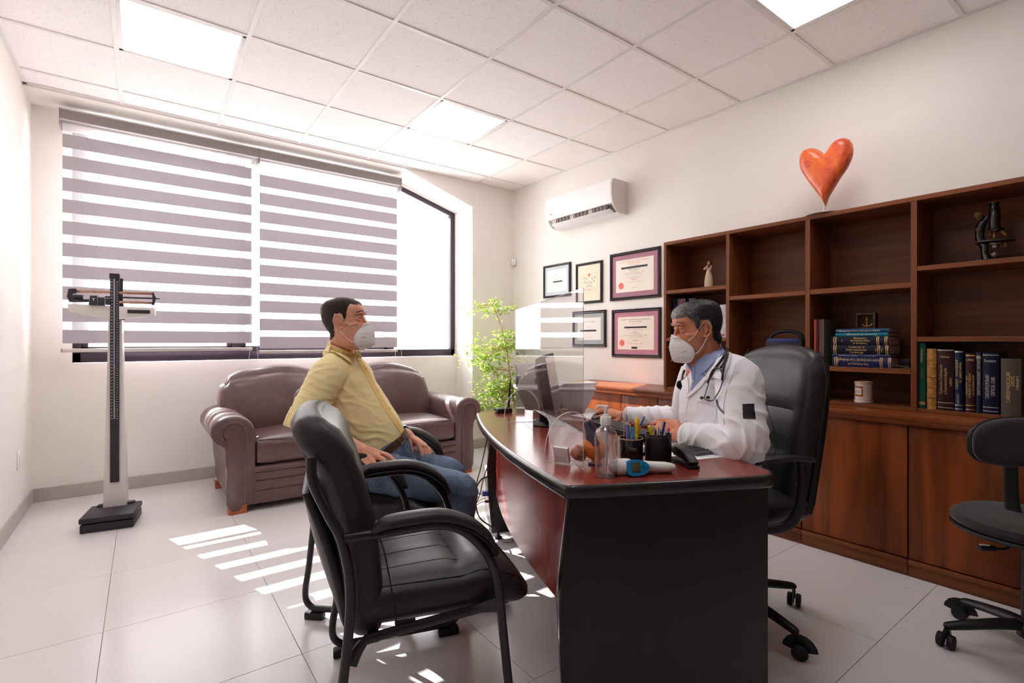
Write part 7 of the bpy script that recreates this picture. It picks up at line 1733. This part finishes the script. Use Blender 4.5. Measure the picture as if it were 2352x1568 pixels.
# trousers and shoes behind the desk
g = G(); fd = td; sd2 = V((0, 0, 1)).cross(fd)
hc = at(1672, 1110, 2.08); hc.z = .62
g.tube([hc+V((0, 0, .12)), hc, hc+V((0, 0, -.03))], [(.16, .12), (.18, .13), (.16, .10)], 22, 4, up=tuple(fd), round_ends=True)
ank = []
for s_ in (-1, 1):
    h0 = hc+sd2*(s_*.09)+V((0, 0, -.005)); k0 = h0+fd*.42+sd2*(s_*.05)+V((0, 0, -.01)); a0 = V((k0.x, k0.y, .11))+fd*.06; ank.append(a0)
    g.tube([h0, h0.lerp(k0, .5), k0, k0.lerp(a0, .4), a0], [.088, .082, .068, .062, .052], 20, 5, round_ends=True)
tr_ = remesh(g, .008, 3); mk('trousers', tr_, mat('dark_trousers', rgb(44, 46, 60), .85, noise_s=200, noise_a=.1), doc, 180)
for a0 in ank:
    b0 = V((a0.x, a0.y, 0)); g = G(); g.tube([b0-fd*.055+V((0, 0, .045)), b0+V((0, 0, .055)), b0+fd*.08+V((0, 0, .045)), b0+fd*.18+V((0, 0, .032))], [(.036, .040), (.040, .052), (.043, .040), (.036, .026)], 18, 5, up=(0, 0, 1), round_ends=True)
    g.tube([b0+V((0, 0, .05)), b0+V((0, 0, .12))], .042, 14)
    sh = remesh(g, .006, 2); zz = np.empty(len(sh.vertices)*3); sh.vertices.foreach_get('co', zz); zz = zz.reshape(-1, 3); zz[:, 2] = np.maximum(zz[:, 2], .004); sh.vertices.foreach_set('co', zz.ravel())
    mk('shoe', sh, mat('black_shoe', rgb(22, 20, 20), .35), doc, 180)
# ring and bracelet
q = at(1516, 976, 2.098); v_ = (at(1503, 972, 2.12)-at(1523, 972, 2.085)).normalized()
G().tube(ringat(at(1514, 972, 2.100), v_, V((0, 0, 1)), .0102, .0102, 20), .0012, 6, closed=True).o('finger_ring', GOLD, doc)
dW = (wR-ER).normalized(); rg = ringat(wR-dW*.004, dW, V((0, 0, 1)), .0315, .0275, 16)
br = G().tube(rg, .0016, 6, closed=True).o('bracelet', mat('bracelet_metal', rgb(120, 96, 84), .3, metal=.8), doc)
for k, p in enumerate(rg[:-1]): G().ball(p, .0032, 8).o('bracelet_bead', mat('bracelet_metal', rgb(120, 96, 84), .3, metal=.8), br)
settle(doc, V((1.95, 1.15, 0)))
# ---------------------------------------------------------------- stethoscope round the doctor's neck
st = thing('stethoscope', 'black stethoscope hanging round the doctor\'s neck over the white coat', 'stethoscope')
M_tu = mat('tube_black', rgb(26, 26, 32), .35, coat=.2); M_gt = mat('tube_grey', rgb(92, 92, 104), .3, metal=.5)
ribbon(S2, [(1664, 798), (1670, 806), (1673, 822), (1669, 838), (1662, 848)], .0050, M_tu, 'neck_tube', st, .016, dflt=1.98)
ribbon(S2, [(1668, 812), (1665, 825), (1654, 842), (1646, 852), (1640, 864), (1634, 876)], .0044, M_tu, 'binaural_sleeve', st, .014, dflt=1.98)
ribbon(S2, [(1673, 820), (1669, 838), (1666, 855), (1665, 872)], .0044, M_tu, 'binaural_sleeve', st, .016, dflt=1.98)
ribbon(S2, [(1640, 864), (1645, 852), (1654, 849), (1661, 852), (1664, 862)], .0034, M_tu, 'yoke', st, .016, dflt=1.98)
ribbon(SC2, [(1634, 876), (1627, 893), (1623, 905), (1621, 914)], .0022, M_gt, 'ear_tube', st, .010, dflt=1.98)
ribbon(SC2, [(1665, 872), (1661, 892), (1652, 910), (1640, 921), (1629, 920), (1623, 916)], .0024, M_gt, 'ear_tube', st, .012, dflt=1.98)
ribbon(SC2, [(1648, 919), (1650, 930), (1656, 941), (1663, 947)], .0030, M_gt, 'lower_tube', st, .004, dflt=1.98)
for u, v in ((1616, 914), (1630, 913)): G().ball(SC2.pt(u, v, .012), (.0075, .0075, .006), 14).o('ear_tip', M_tu, st)
ribbon(S2, [(1578, 852), (1573, 866), (1569, 878)], .0052, M_tu, 'stem_tube', st, .012, dflt=2.15)
p = S2.pt(1567, 885, .012); Mq = frame(p, RT+FW*.2+V((0, 0, .3)), V((0, 0, 1))+FW*.3)
G().lathe([(0, 0), (.019, 0), (.0215, .003), (.0215, .007), (.014, .012), (.010, .018), (0, .019)], 26, Mq).o('chest_piece', mat('black_chrome', rgb(40, 38, 40), .15, metal=.9), st)
settle(st, V((1.90, 1.20, 1.0)))
